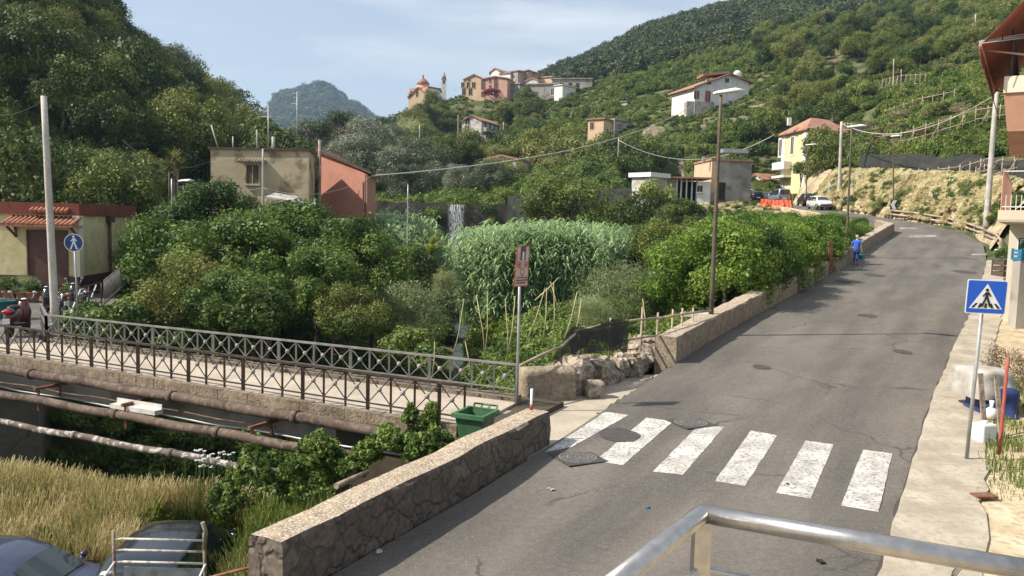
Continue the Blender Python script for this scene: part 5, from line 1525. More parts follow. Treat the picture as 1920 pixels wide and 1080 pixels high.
def falls_mat():
    m, nt, b = _mat('falling_water'); L = nt.links.new
    tc = nt.nodes.new('ShaderNodeTexCoord'); mp = nt.nodes.new('ShaderNodeMapping'); mp.inputs['Scale'].default_value = (13, 1, 1.6); L(tc.outputs['Object'], mp.inputs['Vector'])
    n = nt.nodes.new('ShaderNodeTexNoise'); n.inputs['Scale'].default_value = 1.6; n.inputs['Detail'].default_value = 6; n.inputs['Roughness'].default_value = .75; L(mp.outputs['Vector'], n.inputs['Vector'])
    r = nt.nodes.new('ShaderNodeValToRGB'); r.color_ramp.elements[0].position = .50; r.color_ramp.elements[1].position = .60; L(n.outputs['Fac'], r.inputs['Fac'])
    b.inputs['Base Color'].default_value = (.60, .63, .66, 1); b.inputs['Roughness'].default_value = .3
    sx = nt.nodes.new('ShaderNodeSeparateXYZ'); L(tc.outputs['Generated'], sx.inputs[0])
    w1 = nt.nodes.new('ShaderNodeMath'); w1.operation = 'PINGPONG'; L(sx.outputs['X'], w1.inputs[0]); w1.inputs[1].default_value = .5
    w2 = nt.nodes.new('ShaderNodeMath'); w2.operation = 'MULTIPLY'; w2.use_clamp = True; L(w1.outputs[0], w2.inputs[0]); w2.inputs[1].default_value = 3.4
    w3 = nt.nodes.new('ShaderNodeMath'); w3.operation = 'MULTIPLY'; L(w2.outputs[0], w3.inputs[0]); L(r.outputs['Color'], w3.inputs[1])
    L(w3.outputs[0], b.inputs['Alpha']); return m
mb = MB()
for k, off in enumerate((0, .12, .25)):
    for i in range(12):
        t0, t1 = i / 12, (i + 1) / 12
        z0, z1 = 5.62 - 7.4 * t0, 5.62 - 7.4 * t1
        y0, y1 = 74.9 - off - .9 * math.sqrt(t0), 74.9 - off - .9 * math.sqrt(t1)
        mb.mesh([(-6.15, y0, z0), (-4.55, y0, z0), (-4.55, y1, z1), (-6.15, y1, z1)], [(0, 1, 2, 3)])
    
o = mb.build('waterfall', falls_mat()); tag(o, 'narrow white curtain of water falling over the weir', kind='structure')
MB().box((-6.2, 74.85, 5.5), (-4.5, 84, 5.66)).build('stream_above_weir', M['water'], kind='structure')
mb = MB()
ys = list(np.arange(17, 74.5, 1.0))
for a, b in zip(ys[:-1], ys[1:]):
    def q(y, px): x = (px - 960) / FPX * y; return (x, y, min(H(c / FPX * y, y, False) for c in (-98, -92, -88)) + .22 + .06 * fbm((x * 2, y, 0)))
    w0 = 0 if a > 30 else (30 - a) * 9
    mb.mesh([q(a, 853 - w0), q(a, 884), q(b, 884), q(b, 853 - max(0, w0 - 9))], [(0, 1, 2, 3)], True)
mb.build('stream', M['water'], kind='structure', label='thin grey stream running down the valley')

# ---- bare rock showing on the hillsides
M['cliff'] = pm('cliff_rock', (.17, .14, .10), (.36, .30, .22), .45, .95, 1.0, c3=(.13, .12, .07), scale3=.9, w3=.7, bscale=2.5)
def onhill(px, py):
    d = ray(px, py); y = 60.0
    while y < 420:
        x = d.x / d.y * y; z = EYE + d.z / d.y * y
        if z <= H(x, y): return Vector((x, y, z))
        y += .5
    return P(px, py, 160)
for px, py, w, h, lab in ((1228, 262, 2.6, 4.2, 'pale rock outcrop below the white hill house'), (1300, 300, 3.0, 4.5, 'tall bare cliff patch behind the derelict house'), (1215, 322, 2.6, 2.6, 'tan earth cut above the white shed'),
                          (1340, 246, 3.0, 2.0, 'weathered rock face on the slope under the white hill house'), (1470, 200, 4.2, 2.0, 'brown rock face above the yellow house'), (1400, 232, 3.4, 2.4, 'small cliff between the white hill house and the yellow house'),
                          ):
    c = onhill(px, py); mb = MB(); mb.ball((0, 0, 0), 1.0, 28)
    for v in mb.v:
        q = v * 1.6 + Vector((px * .1, 0, 0)); f = 1 + .35 * mnoise.noise(q) + .22 * (mnoise.cell_vector(q * 1.7).x - .5)
        v.x *= w * f * 1.15; v.y *= 1.2 * f; v.z *= h * f * .8
    o = mb.build('rock_outcrop', M['cliff'], smooth=False); o.location = c + Vector((0, 1.0, -.4)); o.rotation_euler = (-.5, 0, 0); tag(o, lab, 'rock')

# ================================================================ footbridge, railings and pipes
M['railgrey'] = pm('grey_painted_iron', (.15, .145, .135), (.23, .22, .20), 4, .6, metal=.2)
M['raildark'] = pm('dark_brown_iron', (.022, .016, .013), (.045, .033, .026), 5, .6, c3=(.14, .07, .04), scale3=11, w3=.4)
M['knob'] = pm('grey_iron_balls', (.22, .21, .20), (.33, .31, .29), 9, .65)
M['pipe'] = pm('old_pipe', (.055, .038, .028), (.11, .078, .058), 1.6, .85, .4, c3=(.20, .16, .12), scale3=8, w3=.5, bscale=15)
M['peelpipe'] = pm('peeling_pipe', (.07, .055, .045), (.15, .12, .10), 3, .8, .5, c3=(.45, .43, .40), scale3=5.5, w3=.8, bscale=12)
M['kerb'] = pm('bridge_kerb', (.15, .115, .08), (.27, .215, .155), 2.5, .95, 1.0, c3=(.09, .07, .05), scale3=9, w3=.6, bscale=20)
dn, nn, Ln = frame(BN0, BN1); df, nf, Lf = frame(BF0, BF1)
t = thing('footbridge', 'narrow concrete footbridge crossing the sunken channel', 'bridge', (-8, 19, -.3))
mb = MB(); e = -.12
poly = [BN0 - nn * .12, BN1 - nn * .12, BF1 + nf * .12, BF0 + nf * .12]
V = [Vector((p.x, p.y, z)) for z in (-.02, .2) for p in poly]
mb.mesh(V, [(3,2,1,0),(4,5,6,7),(0,1,5,4),(1,2,6,5),(2,3,7,6),(3,0,4,7)]); mb.build('deck', M['deck'], t, world=True)
for (a, b, n_, s) in ((BN0, BN1, nn, -1), (BF0, BF1, nf, 1)):
    k = MB(); n = 60
    for i in range(n):
        p = a.lerp(b, i / n) + n_ * s * .2; q = a.lerp(b, (i + 1) / n) + n_ * s * .2
        w = .09 + .012 * fbm((i * .6, s, 0)); h = .30 + .02 * fbm((i * .5, s, 4))
        k.bar(p + Vector((0, 0, -.02 + .004 * (i % 2))), q + Vector((0, 0, -.02 + .004 * (i % 2))), w * 2 + .002 * (i % 2), h + .003 * (i % 2))
    k.build('kerb', M['kerb'], t, world=True)
mb = MB()
for off in (.35, 1.9): mb.bar(BN0 + nn * off + Vector((-.2, 0, -.45)), BN1 + nn * off + Vector((0, 0, -.45)), .3, .8)
mb.build('girder', M['greyplaster'], t, world=True)
mb = MB(); mb.box((-3.2, -.5, -6.5), (.3, 3.2, -.05), Matrix.Translation(BN1 + Vector((.4, .1, 0))) @ Matrix.Rotation(math.atan2(dn.y, dn.x), 4, 'Z')); mb.build('abutment', M['darkbank'], t, world=True)

def lattice(name, label, a, b, bays, mt, mk, group, hbase=0.0, z_top=.85, z_mid=.30, z_low=.12, every=4, knob=.055, side=None):
    """railing of X-braced square bays with a ball on each crossing"""
    d, n, L = frame(a, b)
    t = thing(name, label, 'railing', a, 0, group)
    def pt(u, z): return a + (b - a) * u + Vector((0, 0, z))
    MB().bar(pt(0, z_top), pt(1, z_top), .068, .046).build('top_rail', mt, t, world=True)
    MB().bar(pt(0, z_mid), pt(1, z_mid), .03, .03).build('middle_rail', mt, t, world=True)
    MB().bar(pt(0, z_low), pt(1, z_low), .035, .03).build('bottom_rail', mt, t, world=True)
    px = None
    for i in range(bays + 1):
        big = i % every == 0
        w = .072 if big else .042
        z0 = -.18 if big else (z_low if hbase == 0 else .02)
        MB().bar(pt(i / bays, z0), pt(i / bays, z_top - .02), w, w * .7).build('post', mt, t, world=True)
        if i < bays:
            u0, u1 = i / bays, (i + 1) / bays
            m = MB(); m.bar(pt(u0, z_mid), pt(u1, z_top - .02), .018); m.bar(pt(u0, z_top - .02) + n * .008, pt(u1, z_mid) + n * .008, .0177); m.build('cross_brace', mt, t, world=True)
            MB().ball((pt(u0, 0) + pt(u1, 0)) / 2 + Vector((0, 0, (z_top + z_mid) / 2)) + n * .0, knob, 10).build('ball', mk, t, world=True)
    return t
lattice('bridge_railing', 'light grey lattice railing with ball ornaments on the far edge of the footbridge', BF0, BF1, 28, M['railgrey'], M['knob'], 'lattice railings of the footbridge')
lattice('bridge_railing', 'dark brown lattice railing with ball ornaments on the near edge of the footbridge', BN0, BN1, 31, M['raildark'], M['knob'], 'lattice railings of the footbridge', z_mid=.24, z_low=.0, every=3)
lattice('corner_railing', 'short grey lattice railing turning back behind the tall concrete pole', BF0, Vector((-15.75, 26.6, .2)), 6, M['railgrey'], M['knob'], None)
# plain railings along the channel bank
def plain_rail(name, label, pts, mt, bars=None, h=1.0, posts=5, zg=.2, group=None):
    t = thing(name, label, 'railing', pts[0], 0, group)
    for z in ((h, h * .72) if not bars else (h, .12)):
        MB().tube([Vector(p) + Vector((0, 0, z)) for p in pts], .025, 8).build('rail', mt, t, world=True)
    P_ = [Vector(p) for p in pts]
    for a, b in zip(P_[:-1], P_[1:]):
        n = max(1, round((b - a).length / (bars or 1.6)))
        for i in range(n + 1):
            q = a.lerp(b, i / n)
            r = .03 if not bars else .011
            MB().tube([q, q + Vector((0, 0, h))], r, 6).build('post' if not bars else 'bar', mt, t, world=True)
    return t
t = plain_rail('bank_railing', 'dark plain railing with diagonal struts beside the parked motorbikes', [(-15.9, 27.0, .2), (-16.8, 32.6, .3)], M['raildark'])
mb = MB()
for i in range(3):
    a = Vector((-15.9, 27.0, .2)).lerp(Vector((-16.8, 32.6, .3)), .1 + i * .3); b = Vector((-15.9, 27.0, .2)).lerp(Vector((-16.8, 32.6, .3)), .3 + i * .3)
    mb.bar(a + Vector((0, 0, .1)), b + Vector((0, 0, .95)), .05)
mb.build('strut', M['galv'], t, world=True)
plain_rail('bar_railing', 'pale thin-barred railing along the bank beside the cream house', [(-16.85, 32.9, .3), (-18.2, 37.5, .7), (-19.6, 42.5, 1.0)], M['railgrey'], bars=.17, h=1.05)
def along(t, off, z): return BN0.lerp(BN1, t) - nn * off + Vector((0, 0, z - .2))
def pipe(name, label, off, zs, r, mt, t0=-.05, t1=1.03, joints=True, group='pipes hung along the footbridge'):
    th = thing(name, label, 'pipe', along(.5, off, zs[0]), 0, group)
    n = 26
    pts = [along(t0 + (t1 - t0) * i / n, off, zs[0] + (zs[1] - zs[0]) * i / n + .02 * math.sin(i * 1.3)) for i in range(n + 1)]
    MB().tube(pts, r, 12).build('tube', mt, th, world=True)
    if joints:
        for u in (.12, .34, .58, .8):
            i = int(u * n); a, b = pts[i], pts[i + 1]; d = (b - a).normalized()
            MB().tube([a, a + d * .14], r * 1.22, 12).build('collar', mt, th, world=True)
    return th
pipe('brown_pipe', 'thick brown pipe fixed just below the footbridge kerb', .42, (.0, .03), .115, M['pipe'])
pipe('brown_pipe', 'thick rusty pipe hung in the middle of the three big pipes', .85, (-.56, -.42), .105, M['pipe'], t1=.9)
pipe('peeling_pipe', 'lowest pipe flaking with white patches over the dry grass', 1.6, (-1.06, -.72), .075, M['peelpipe'], t1=.86)
pipe('conduit', 'thin pale conduit running between the brown pipes', .35, (-.42, -.3), .022, M['pipe'], joints=False, t1=.75)
pipe('conduit', 'lower thin grey cable duct under the footbridge kerb', .25, (-.60, -.44), .028, M['galv'], joints=False, t1=.93)
for i, u in enumerate((.14, .34, .52, .74)):
    a = along(u, .2, -.1); mb = MB()
    mb.bar(along(u, .1, -.2), along(u, .95, -.2), .07); mb.bar(along(u, .85, -.2), along(u, .85, -.75), .05); mb.bar(along(u, .3, .1), along(u, .3, -.5), .05)
    o = mb.build('pipe_bracket', M['rust']); tag(o, 'rusty iron bracket holding the pipes of the footbridge', 'bracket', 'rusty pipe brackets')
mb = MB(); mb.bar(along(.49, .75, -.30), along(.575, .75, -.28), .22, .10); mb.bar(along(.49, .66, -.22), along(.575, .66, -.2), .02, .16); o = mb.build('cable_tray', M['tin']); tag(o, 'short white cable tray lying on the middle pipe', 'tray')
for u in (.0,):
    for k, (off, z) in enumerate(((.33, .12), (.34, .06))):
        pts = [along(-.02 + 1.0 * i / 30, off, z - .03 * abs(math.sin(i * .5 + k))) for i in range(31)]
        o = MB().tube(pts, .012, 5).build('cable', M['black']); tag(o, 'thin black cable strung along the foot of the dark railing', 'cable', 'cables below the dark railing')

# ================================================================ poles, lamps, signs, wires
M['lampgreen'] = pm('lamp_post_paint', (.055, .065, .055), (.11, .095, .07), 2.2, .6, .1, c3=(.17, .09, .045), scale3=5, w3=.8)
M['lampwhite'] = pm('lamp_head', (.60, .61, .60), (.68, .69, .68), 2, .45)
M['signblue'] = pm('sign_blue', (.005, .09, .50), rough=.35, spec=.5)
M['signnavy'] = pm('sign_navy', (.012, .05, .17), (.02, .07, .22), 3, .4)
M['signwhite'] = pm('sign_white', (.72, .72, .72), rough=.4)
M['signblack'] = pm('sign_black', (.02, .02, .02), rough=.45)
M['signfade'] = pm('faded_sign_face', (.40, .30, .24), (.52, .42, .35), 5, .6)
M['signred'] = pm('sign_red', (.30, .05, .035), rough=.5)
M['signpurple'] = pm('sign_violet', (.12, .05, .09), rough=.5)

def pole_obj(name, label, base, top, r0, r1, mat, cat='pole', group=None, sides=10):
    b, tp = Vector(base), Vector(top)
    n = 6
    o = MB().tube([b.lerp(tp, i / n) for i in range(n + 1)], r0, sides, r2=r1).build(name, mat)
    return tag(o, label, cat, group)

pole_obj('concrete_pole', 'tall round concrete pole behind the corner of the far railing', (-14.2, 24.75, .15), P(82, 180, 24.75), .125, .085, M['concpole'], group='concrete utility poles', sides=14)
pole_obj('concrete_pole', 'thick concrete pole standing behind the guard rails under the brown awning', (35.75, 60.8, zr(60.8) - .1), P(1868, 172, 60.8), .24, .15, M['concpole'], group='concrete utility poles', sides=14)
pole_obj('concrete_pole', 'concrete pole beside the small white car at the foot of the bank', (35.5, 88, 6.0), P(1578, 228, 88), .22, .13, M['concpole'], group='concrete utility poles', sides=14)

def lamp(label, base, top, hl=2.0, foot=None, hd=(.86, -.5)):
    t = thing('street_lamp', label, 'street lamp', base, 0, 'street lamps along the road')
    b, tp = Vector(base), Vector(top)
    MB().tube([b.lerp(tp, i / 6) for i in range(7)], .085, 10, r2=.05).build('post', M['lampgreen'], t, world=True)
    h = Vector((hd[0], hd[1], 0)).normalized(); s = Vector((-h.y, h.x, 0))
    mb = MB()
    ringz = [(-.25, .05, .06), (-.1, .13, .09), (.3, .16, .11), (hl * .6, .18, .12), (hl - .2, .16, .09), (hl, .07, .03)]
    prev = None; V = []; F = []
    for i, (x, w, hh) in enumerate(ringz):
        for a in range(8):
            an = 2 * math.pi * a / 8
            V.append(tp + h * x + s * (math.cos(an) * w) + Vector((0, 0, math.sin(an) * hh * (1.0 if math.sin(an) > 0 else .35) + .06 + x * .06)))
    k = len(ringz)
    F = [(i*8+j, i*8+(j+1) % 8, (i+1)*8+(j+1) % 8, (i+1)*8+j) for i in range(k-1) for j in range(8)] + [tuple(range(8))[::-1], tuple(range((k-1)*8, k*8))]
    mb.mesh(V, F, True); mb.build('lamp_head', M['lampwhite'], t, world=True)
    if foot:
        mb = MB(); mb.cbox(b + Vector((0, 0, -.12)), (.26, .26, .42)); mb.cbox(b + Vector((-.55, .02, .12)), (.9, .12, .12)); mb.build('base', M['whiteplaster'], t, world=True)
    return t
lb = G(1333, 598, 1.15)
lamp('tallest rusty lamp post rising from the long parapet', lb, P(1352, 178, lb.y), .75, True)
lb = Vector((20.75, 49.9, zr(49.9) + .75)); lamp('slender lamp post on the wall right beside the person in blue', lb, P(1597, 240, lb.y), .85)
lamp('lamp post at the start of the guard rail by the chevron sign', (35.7, 75.6, 5.3), P(1675, 257, 75.6), .8)
lamp('short far lamp post in front of the cut bank near the yellow house', (35.55, 98, 6.9), P(1514, 273, 98), 1.1)
lamp('lamp beside the thin post between the trees and the stained house', (-17.0, 42, .3), P(344, 342, 42), .55, hd=(1, .1))
for lab, px, y0, y1, Y, r in (('thin pale pole beside the small lamp among the trees', 322, 335, 410, 41, .05), ('thin metal post between the terracotta building and the waterfall', 765, 346, 440, 47, .045),
                      ('slim pole set against the front of the stained house', 493, 279, 356, 53.6, .09), ('wooden pole on the slope above the olive trees', 787, 234, 276, 140, .13),
                      ('grey pole standing beside the three-storey white house', 944, 229, 268, 184, .15), ('white pole at the corner of the three-storey white house', 859, 216, 258, 184, .13),
                      ('tall white pole high on the hillside near the awning', 1829, 27, 90, 140, .12), ('thin post standing on the upper right terrace', 1676, 111, 145, 128, .09),
                      ('short post on the upper right terrace beside the trellis', 1690, 130, 165, 126, .08), ('thin post carrying the sagging cable over the terraces', 1160, 258, 276, 128, .1),
                      ('pale post among the vine terraces', 994, 200, 222, 192, .1), ('small post on the terraces beside the peach hut', 1152, 222, 246, 160, .1), ('slim post next to the peach hut', 1071, 209, 224, 188, .09)):
    a, b = P(px, y1, Y), P(px, y0, Y)
    a.z = min(a.z, H(a.x, a.y) - .1) if Y > 60 else a.z - 2.5
    pole_obj('post', lab, a, b, r, r * .7, M['concpole'] if r > .06 else M['galv'])
for lab, px, y0, y1, Y in (('tall thin television mast behind the stained house', 557, 172, 262, 70), ('television aerial with a crossbar beside the stained house chimney', 503, 198, 276, 57)):
    a, b = P(px, y1, Y), P(px, y0, Y); a.z -= 1
    mb = MB(); mb.tube([a, b], .035, 6)
    for k, w in ((.97, .5), (.9, .35), (.8, .5)):
        c = a.lerp(b, k); mb.tube([c - Vector((w, 0, 0)), c + Vector((w, 0, 0))], .018, 5)
    tag(mb.build('aerial_mast', M['galv']), lab, 'aerial')

def wire(label, pts, r, mat='galv', cat='cable'):
    P_ = []
    for a, b, s in pts: P_ += sag(a, b, s, 20)
    o = MB().tube(P_, r, 5).build('overhead_cable', M[mat]); return tag(o, label, cat, None)
M['wirelight'] = pm('pale_cable', (.42, .40, .36), rough=.6)
wire('long pale cable climbing from the terracotta roof to the white hill house', [(P(697, 330, 57.6), P(1300, 198, 160), 2.2)], .055, 'wirelight')
wire('pale cable sagging over the derelict house to the yellow house', [(P(1160, 263, 128), P(1453, 252, 122), 3.4)], .06, 'wirelight')
wire('pale cable swinging from the far concrete pole to the pole under the awning', [(P(1578, 232, 88), P(1866, 178, 60.8), 1.9)], .04, 'wirelight')
wire('thin cable from the small lamp across to the terracotta building', [(P(345, 344, 42), P(493, 352, 53.4), .3), (P(493, 352, 53.4), P(695, 331, 57.5), .8)], .018, 'wirelight')
wire('thin wire leaving the tall concrete pole towards the cream house', [(P(82, 188, 24.75), P(-20, 214, 30), .2)], .014, 'black')
wire('steep wire running down from the tall concrete pole to the cream house', [(P(81, 195, 24.75), P(14, 385, 37), .5)], .012, 'black')
wire('thin line strung up the hillside to the white pole', [(P(1829, 30, 140), P(1735, 90, 150), .5)], .03, 'galv')
wire('thin slack wire from the dark wood to the stained house', [(P(230, 262, 60), P(398, 300, 55.2), 1.2)], .018, 'black')

# round footpath sign
def figure_poly(s=1.0, ox=0.0, oy=0.0):
    """walking figure as small convex outlines (x right, y up), unit height about 1"""
    out = []
    out.append([(.0 + .085 * math.cos(a), .44 + .085 * math.sin(a)) for a in [i * math.pi / 6 for i in range(12)]])
    out.append([(-.07, .02), (.08, .02), (.10, .33), (-.05, .33)])
    out.append([(-.05, .33), (-.22, .10), (-.17, .07), (.0, .26)]); out.append([(.10, .33), (.24, .12), (.19, .08), (.05, .24)])
    out.append([(-.07, .05), (.03, .05), (-.13, -.42), (-.24, -.42)]); out.append([(-.02, .05), (.09, .05), (.25, -.38), (.14, -.42)])
    out.append([(-.24, -.42), (-.13, -.42), (-.12, -.47), (-.28, -.47)]); out.append([(.14, -.42), (.25, -.38), (.31, -.45), (.15, -.47)])
    return [[(ox + x * s, oy + y * s) for x, y in p] for p in out]
def plate(parent, name, O, X, Yv, N, polys, t0, t1, mat):
    """flat outlines on the plane (O,X,Y) with real thickness t0..t1 along N"""
    mb = MB()
    for k, p in enumerate(polys):
        e = k * .0004
        V = [O + X * x + Yv * y + N * (t0) for x, y in p] + [O + X * x + Yv * y + N * (t1 + e) for x, y in p]
        n = len(p)
        mb.mesh(V, [tuple(reversed(range(n))), tuple(range(n, 2*n))] + [(i, (i+1) % n, n + (i+1) % n, n + i) for i in range(n)])
    return mb.build(name, mat, parent, world=True)
circ = lambda r, n=28, ox=0, oy=0, sx=1, sy=1: [(ox + sx * r * math.cos(2*math.pi*i/n), oy + sy * r * math.sin(2*math.pi*i/n)) for i in range(n)]
b = Vector((-14.55, 26.7, .2)); c = P(139, 455, 26.7)
t = thing('footpath_sign', 'round blue footpath sign with a white walking figure', 'sign', b)
MB().tube([b, c + Vector((0, 0, .25))], .03, 8).build('pole', M['galv'], t, world=True)
X, Z, N = Vector((.98, .17, 0)).normalized(), Vector((0, 0, 1)), Vector((.17, -.98, 0)).normalized()
O = c + N * .035
plate(t, 'plate', O, X, Z, N, [circ(.30)], 0, .01, M['signwhite'])
plate(t, 'blue_disc', O, X, Z, N, [circ(.275)], .010, .014, M['signnavy'])
plate(t, 'walking_figure', O, X, Z, N, figure_poly(.46), .014, .018, M['signwhite'])

# faded tall sign by the footbridge
b = Vector((.17, 17.35, .03)); tp = P(976, 462, 17.2); lo = P(972, 540, 17.25)
t = thing('zone_sign', 'tall narrow faded sign with three red rings on a tilted pole', 'sign', b)
MB().tube([b, P(976, 464, 17.25)], .03, 8).build('pole', M['galv'], t, world=True)
X = Vector((math.cos(.95), -math.sin(.95), 0)); N = Vector((-math.sin(.95), -math.cos(.95), 0)); Z = Vector((.04, 0, 1)).normalized()
X = Vector((math.cos(.9), math.sin(.9), 0)); N = Vector((math.sin(.9), -math.cos(.9), 0))
O = P(976, 499, 17.2) + N * .04
W, Hh = .245, .44
plate(t, 'frame', O, X, Z, N, [[(-W, -Hh), (W, -Hh), (W * .86, Hh), (-W * .86, Hh)]], -.006, .006, M['signred'])
plate(t, 'face', O, X, Z, N, [[(-W+.02, -Hh+.02), (W-.02, -Hh+.02), (W * .86 - .02, Hh-.02), (-W * .86 + .02, Hh-.02)]], .006, .010, M['signfade'])
plate(t, 'traffic_light_symbol', O, X, Z, N, [[(-.09, .13), (.09, .13), (.09, .42), (-.09, .42)]], .010, .013, M['signpurple'])
plate(t, 'white_bar', O, X, Z, N, [[(-.02, .14), (.03, .14), (.03, .31), (-.02, .31)]], .0135, .016, M['signwhite'])
for (ox, oy, r) in ((-.115, .03, .07), (.12, .035, .07), (.0, -.11, .075)):
    n = 20; mb = MB(); a_, b_ = circ(r, n, ox, oy), circ(r * .74, n, ox, oy)
    for i in range(n):
        q = [a_[i], a_[(i+1) % n], b_[(i+1) % n], b_[i]]
        mb.face([O + X * x + Z * y + N * .0135 for x, y in q])
    mb.build('red_ring', M['signred'], t, world=True)
    if oy > 0: plate(t, 'ring_centre', O, X, Z, N, [circ(r * .42, 10, ox, oy)], .011, .013, M['signred'])
rr_ = random.Random(4)
def text_line(y, x0, x1, hgt):
    ps = []; x = x0
    while x < x1:
        w = rr_.uniform(.008, .016); ps.append([(x, y - hgt/2), (x + w, y - hgt/2), (x + w, y + hgt/2), (x, y + hgt/2)]); x += w + rr_.choice((.006, .006, .018))
    return ps
plate(t, 'lettering', O, X, Z, N, text_line(-.245, -.17, .19, .022) + text_line(-.30, -.18, .20, .022) + text_line(-.355, -.19, .12, .022) + text_line(-.20, -.03, .05, .012), .0105, .0125, M['signpurple'])

# pedestrian crossing sign
b = G(1812, 862, zr(14) + .08)
Yp = 13.75
q = [P(1808, 585, Yp), P(1881, 592, Yp), P(1888, 528, Yp - .05), P(1815, 520, Yp)]
O = (q[0] + q[1] + q[2] + q[3]) / 4; X = (q[1] - q[0] + q[2] - q[3]).normalized(); Z = (q[3] - q[0] + q[2] - q[1]).normalized(); N = X.cross(Z).normalized()
if N.y > 0: N = -N
N = (N + Vector((-.1, 0, 0))).normalized(); Z = (Z - N * Z.dot(N)).normalized(); X = (X - N * X.dot(N)); X = (X - Z * X.dot(Z)).normalized()
t = thing('crossing_sign', 'square blue pedestrian crossing sign on a leaning grey pole', 'sign', b)
MB().tube([b, P(1847, 524, Yp + .06)], .032, 10).build('pole', M['galv'], t, world=True)
w, h = .325, .295
def rsq(w, h, r, n=4):
    pts = []
    for cx, cy, a0 in ((w-r, h-r, 0), (-w+r, h-r, 90), (-w+r, -h+r, 180), (w-r, -h+r, 270)):
        for i in range(n + 1): a = RAD(a0 + 90 * i / n); pts.append((cx + r * math.cos(a), cy + r * math.sin(a)))
    return pts
O = O + N * .03
plate(t, 'plate', O, X, Z, N, [rsq(w, h, .03)], -.004, .004, M['signwhite'])
plate(t, 'blue_panel', O, X, Z, N, [rsq(w - .017, h - .017, .025)], .004, .007, M['signblue'])
plate(t, 'white_triangle', O, X, Z, N, [[(-.265, -.205), (.265, -.205), (.0, .225)]], .007, .010, M['signwhite'])
plate(t, 'zebra_bars', O, X, Z, N, [[(-.235, -.19), (-.185, -.19), (-.13, -.11), (-.165, -.11)], [(-.13, -.19), (-.085, -.19), (-.065, -.11), (-.095, -.11)], [(-.022, -.19), (.022, -.19), (.018, -.11), (-.018, -.11)], [(.085, -.19), (.13, -.19), (.095, -.11), (.065, -.11)], [(.185, -.19), (.235, -.19), (.165, -.11), (.13, -.11)]], .010, .0125, M['signblack'])
plate(t, 'walking_figure', O, X, Z, N, figure_poly(.32, 0, -.02), .0125, .0155, M['signblack'])

# chevron and small round sign at the bend
c = P(1676, 384, 74.6)
t = thing('chevron_sign', 'white chevron board at the start of the guard rail', 'sign', (c.x, c.y, 5.3))
MB().tube([(c.x, c.y + .06, 5.2), c + Vector((0, .06, .3))], .04, 6).build('pole', M['galv'], t, world=True)
X, Z, N = Vector((1, 0, 0)), Vector((0, 0, 1)), Vector((0, -1, 0))
plate(t, 'board', c, X, Z, N, [[(-.32, -.42), (.32, -.42), (.32, .42), (-.32, .42)]], 0, .02, M['signblack'])
plate(t, 'chevron', c, X, Z, N, [[(.26, .42), (-.08, .42), (-.30, 0), (.04, 0)], [(-.30, 0), (-.08, -.42), (.26, -.42), (.04, 0)]], .02, .03, M['signwhite'])
c = P(1558, 354, 90)
t = thing('round_sign', 'small grey-white round sign on a thin post by the concrete pole', 'sign', (c.x, c.y, 6.3))
MB().tube([(c.x - .3, c.y, 6.2), c], .04, 6).build('pole', M['galv'], t, world=True)
plate(t, 'board', c, X, Z, N, [[(-.33, -.35), (.33, -.35), (.33, .35), (-.33, .35)]], 0, .02, M['signwhite'])
plate(t, 'dark_disc', c, X, Z, N, [circ(.17, 14)], .02, .03, M['signblack'])
# marker stake on the wall end
b = Vector((.42, 14.8, .66)); mb = MB(); mb.tube([b - Vector((0, 0, .05)), b + Vector((.0, 0, .42))], .025, 8)
t = mb.build('marker_stake', M['signwhite']); tag(t, 'thin white and red stake on the end of the near parapet', 'stake')
MB().tube([b + Vector((0, 0, .01)), b + Vector((0, 0, .12))], .028, 8).build('red_band', M['signred'], t)

# ================================================================ guard rails
def guard(label, pts, zs=.0):
    t = thing('guard_rail', label, 'guard rail', pts[0], 0, 'guard rails at the bend')
    P_ = [Vector(p) for p in pts]
    for z in (.42, .78):
        MB().tube([p + Vector((0, 0, z)) for p in P_], .085, 8).build('rail', M['chestnut'], t, world=True)
    for a, b in zip(P_[:-1], P_[1:]):
        n = max(1, round((b - a).length / 1.9))
        for i in range(n): q = a.lerp(b, i / n); MB().cbox(q + Vector((.08, .05, .4)), (.16, .14, 1.0)).build('post', M['woodgrey'], t, world=True)
    MB().cbox(P_[-1] + Vector((.06, 0, .45)), (.2, .2, 1.15)).build('post', M['woodgrey'], t, world=True)
def z3(x, y): return (x, y, zr(y))
guard('long weathered double guard rail curving round the outside of the bend', [z3(34.95, 74.6), z3(35.95, 71.5), z3(36.4, 68), z3(36.3, 64.5), z3(35.5, 60.6)])
guard('second guard rail continuing from the bend towards the planters', [z3(35.2, 60.0), z3(34.6, 57.5), z3(33.4, 55), z3(31.9, 52.4)])

# ================================================================ stainless balcony rail beside the viewpoint
M['steel'] = pm('brushed_steel', (.42, .40, .38), (.52, .50, .47), 30, .3, .05, metal=.95, spec=.5)
t = thing('balcony_railing', 'shiny stainless steel balcony handrail with a mitred corner', 'railing', P(1317, 962, 2.15))
cpt = P(1317, 963, 2.15)
a, b = P(1120, 1118, 1.72), P(1960, 1074, 1.82)
MB().tube([a, cpt + (a - cpt).normalized() * .004, cpt], .0255, 20).tube([cpt, b], .0255, 20).ball(cpt, .0255, 16).build('handrail', M['steel'], t, world=True)
MB().bar(cpt - Vector((0, 0, .02)), cpt - Vector((0, 0, 1.0)), .045, .045).build('post', M['steel'], t, world=True)
z2 = Vector((0, 0, -.155))
MB().tube([a + z2, cpt + z2, b + z2], .010, 10).build('lower_rail', M['steel'], t, world=True)
sc = P(1862, 1096, 1.9); dd = (b - cpt).normalized()
MB().tube([sc + dd * (.085 * math.cos(k)) + Vector((0, 0, .055 * math.sin(k))) for k in [math.pi * i / 14 for i in range(15)]], .007, 8).build('scroll', M['steel'], t, world=True)
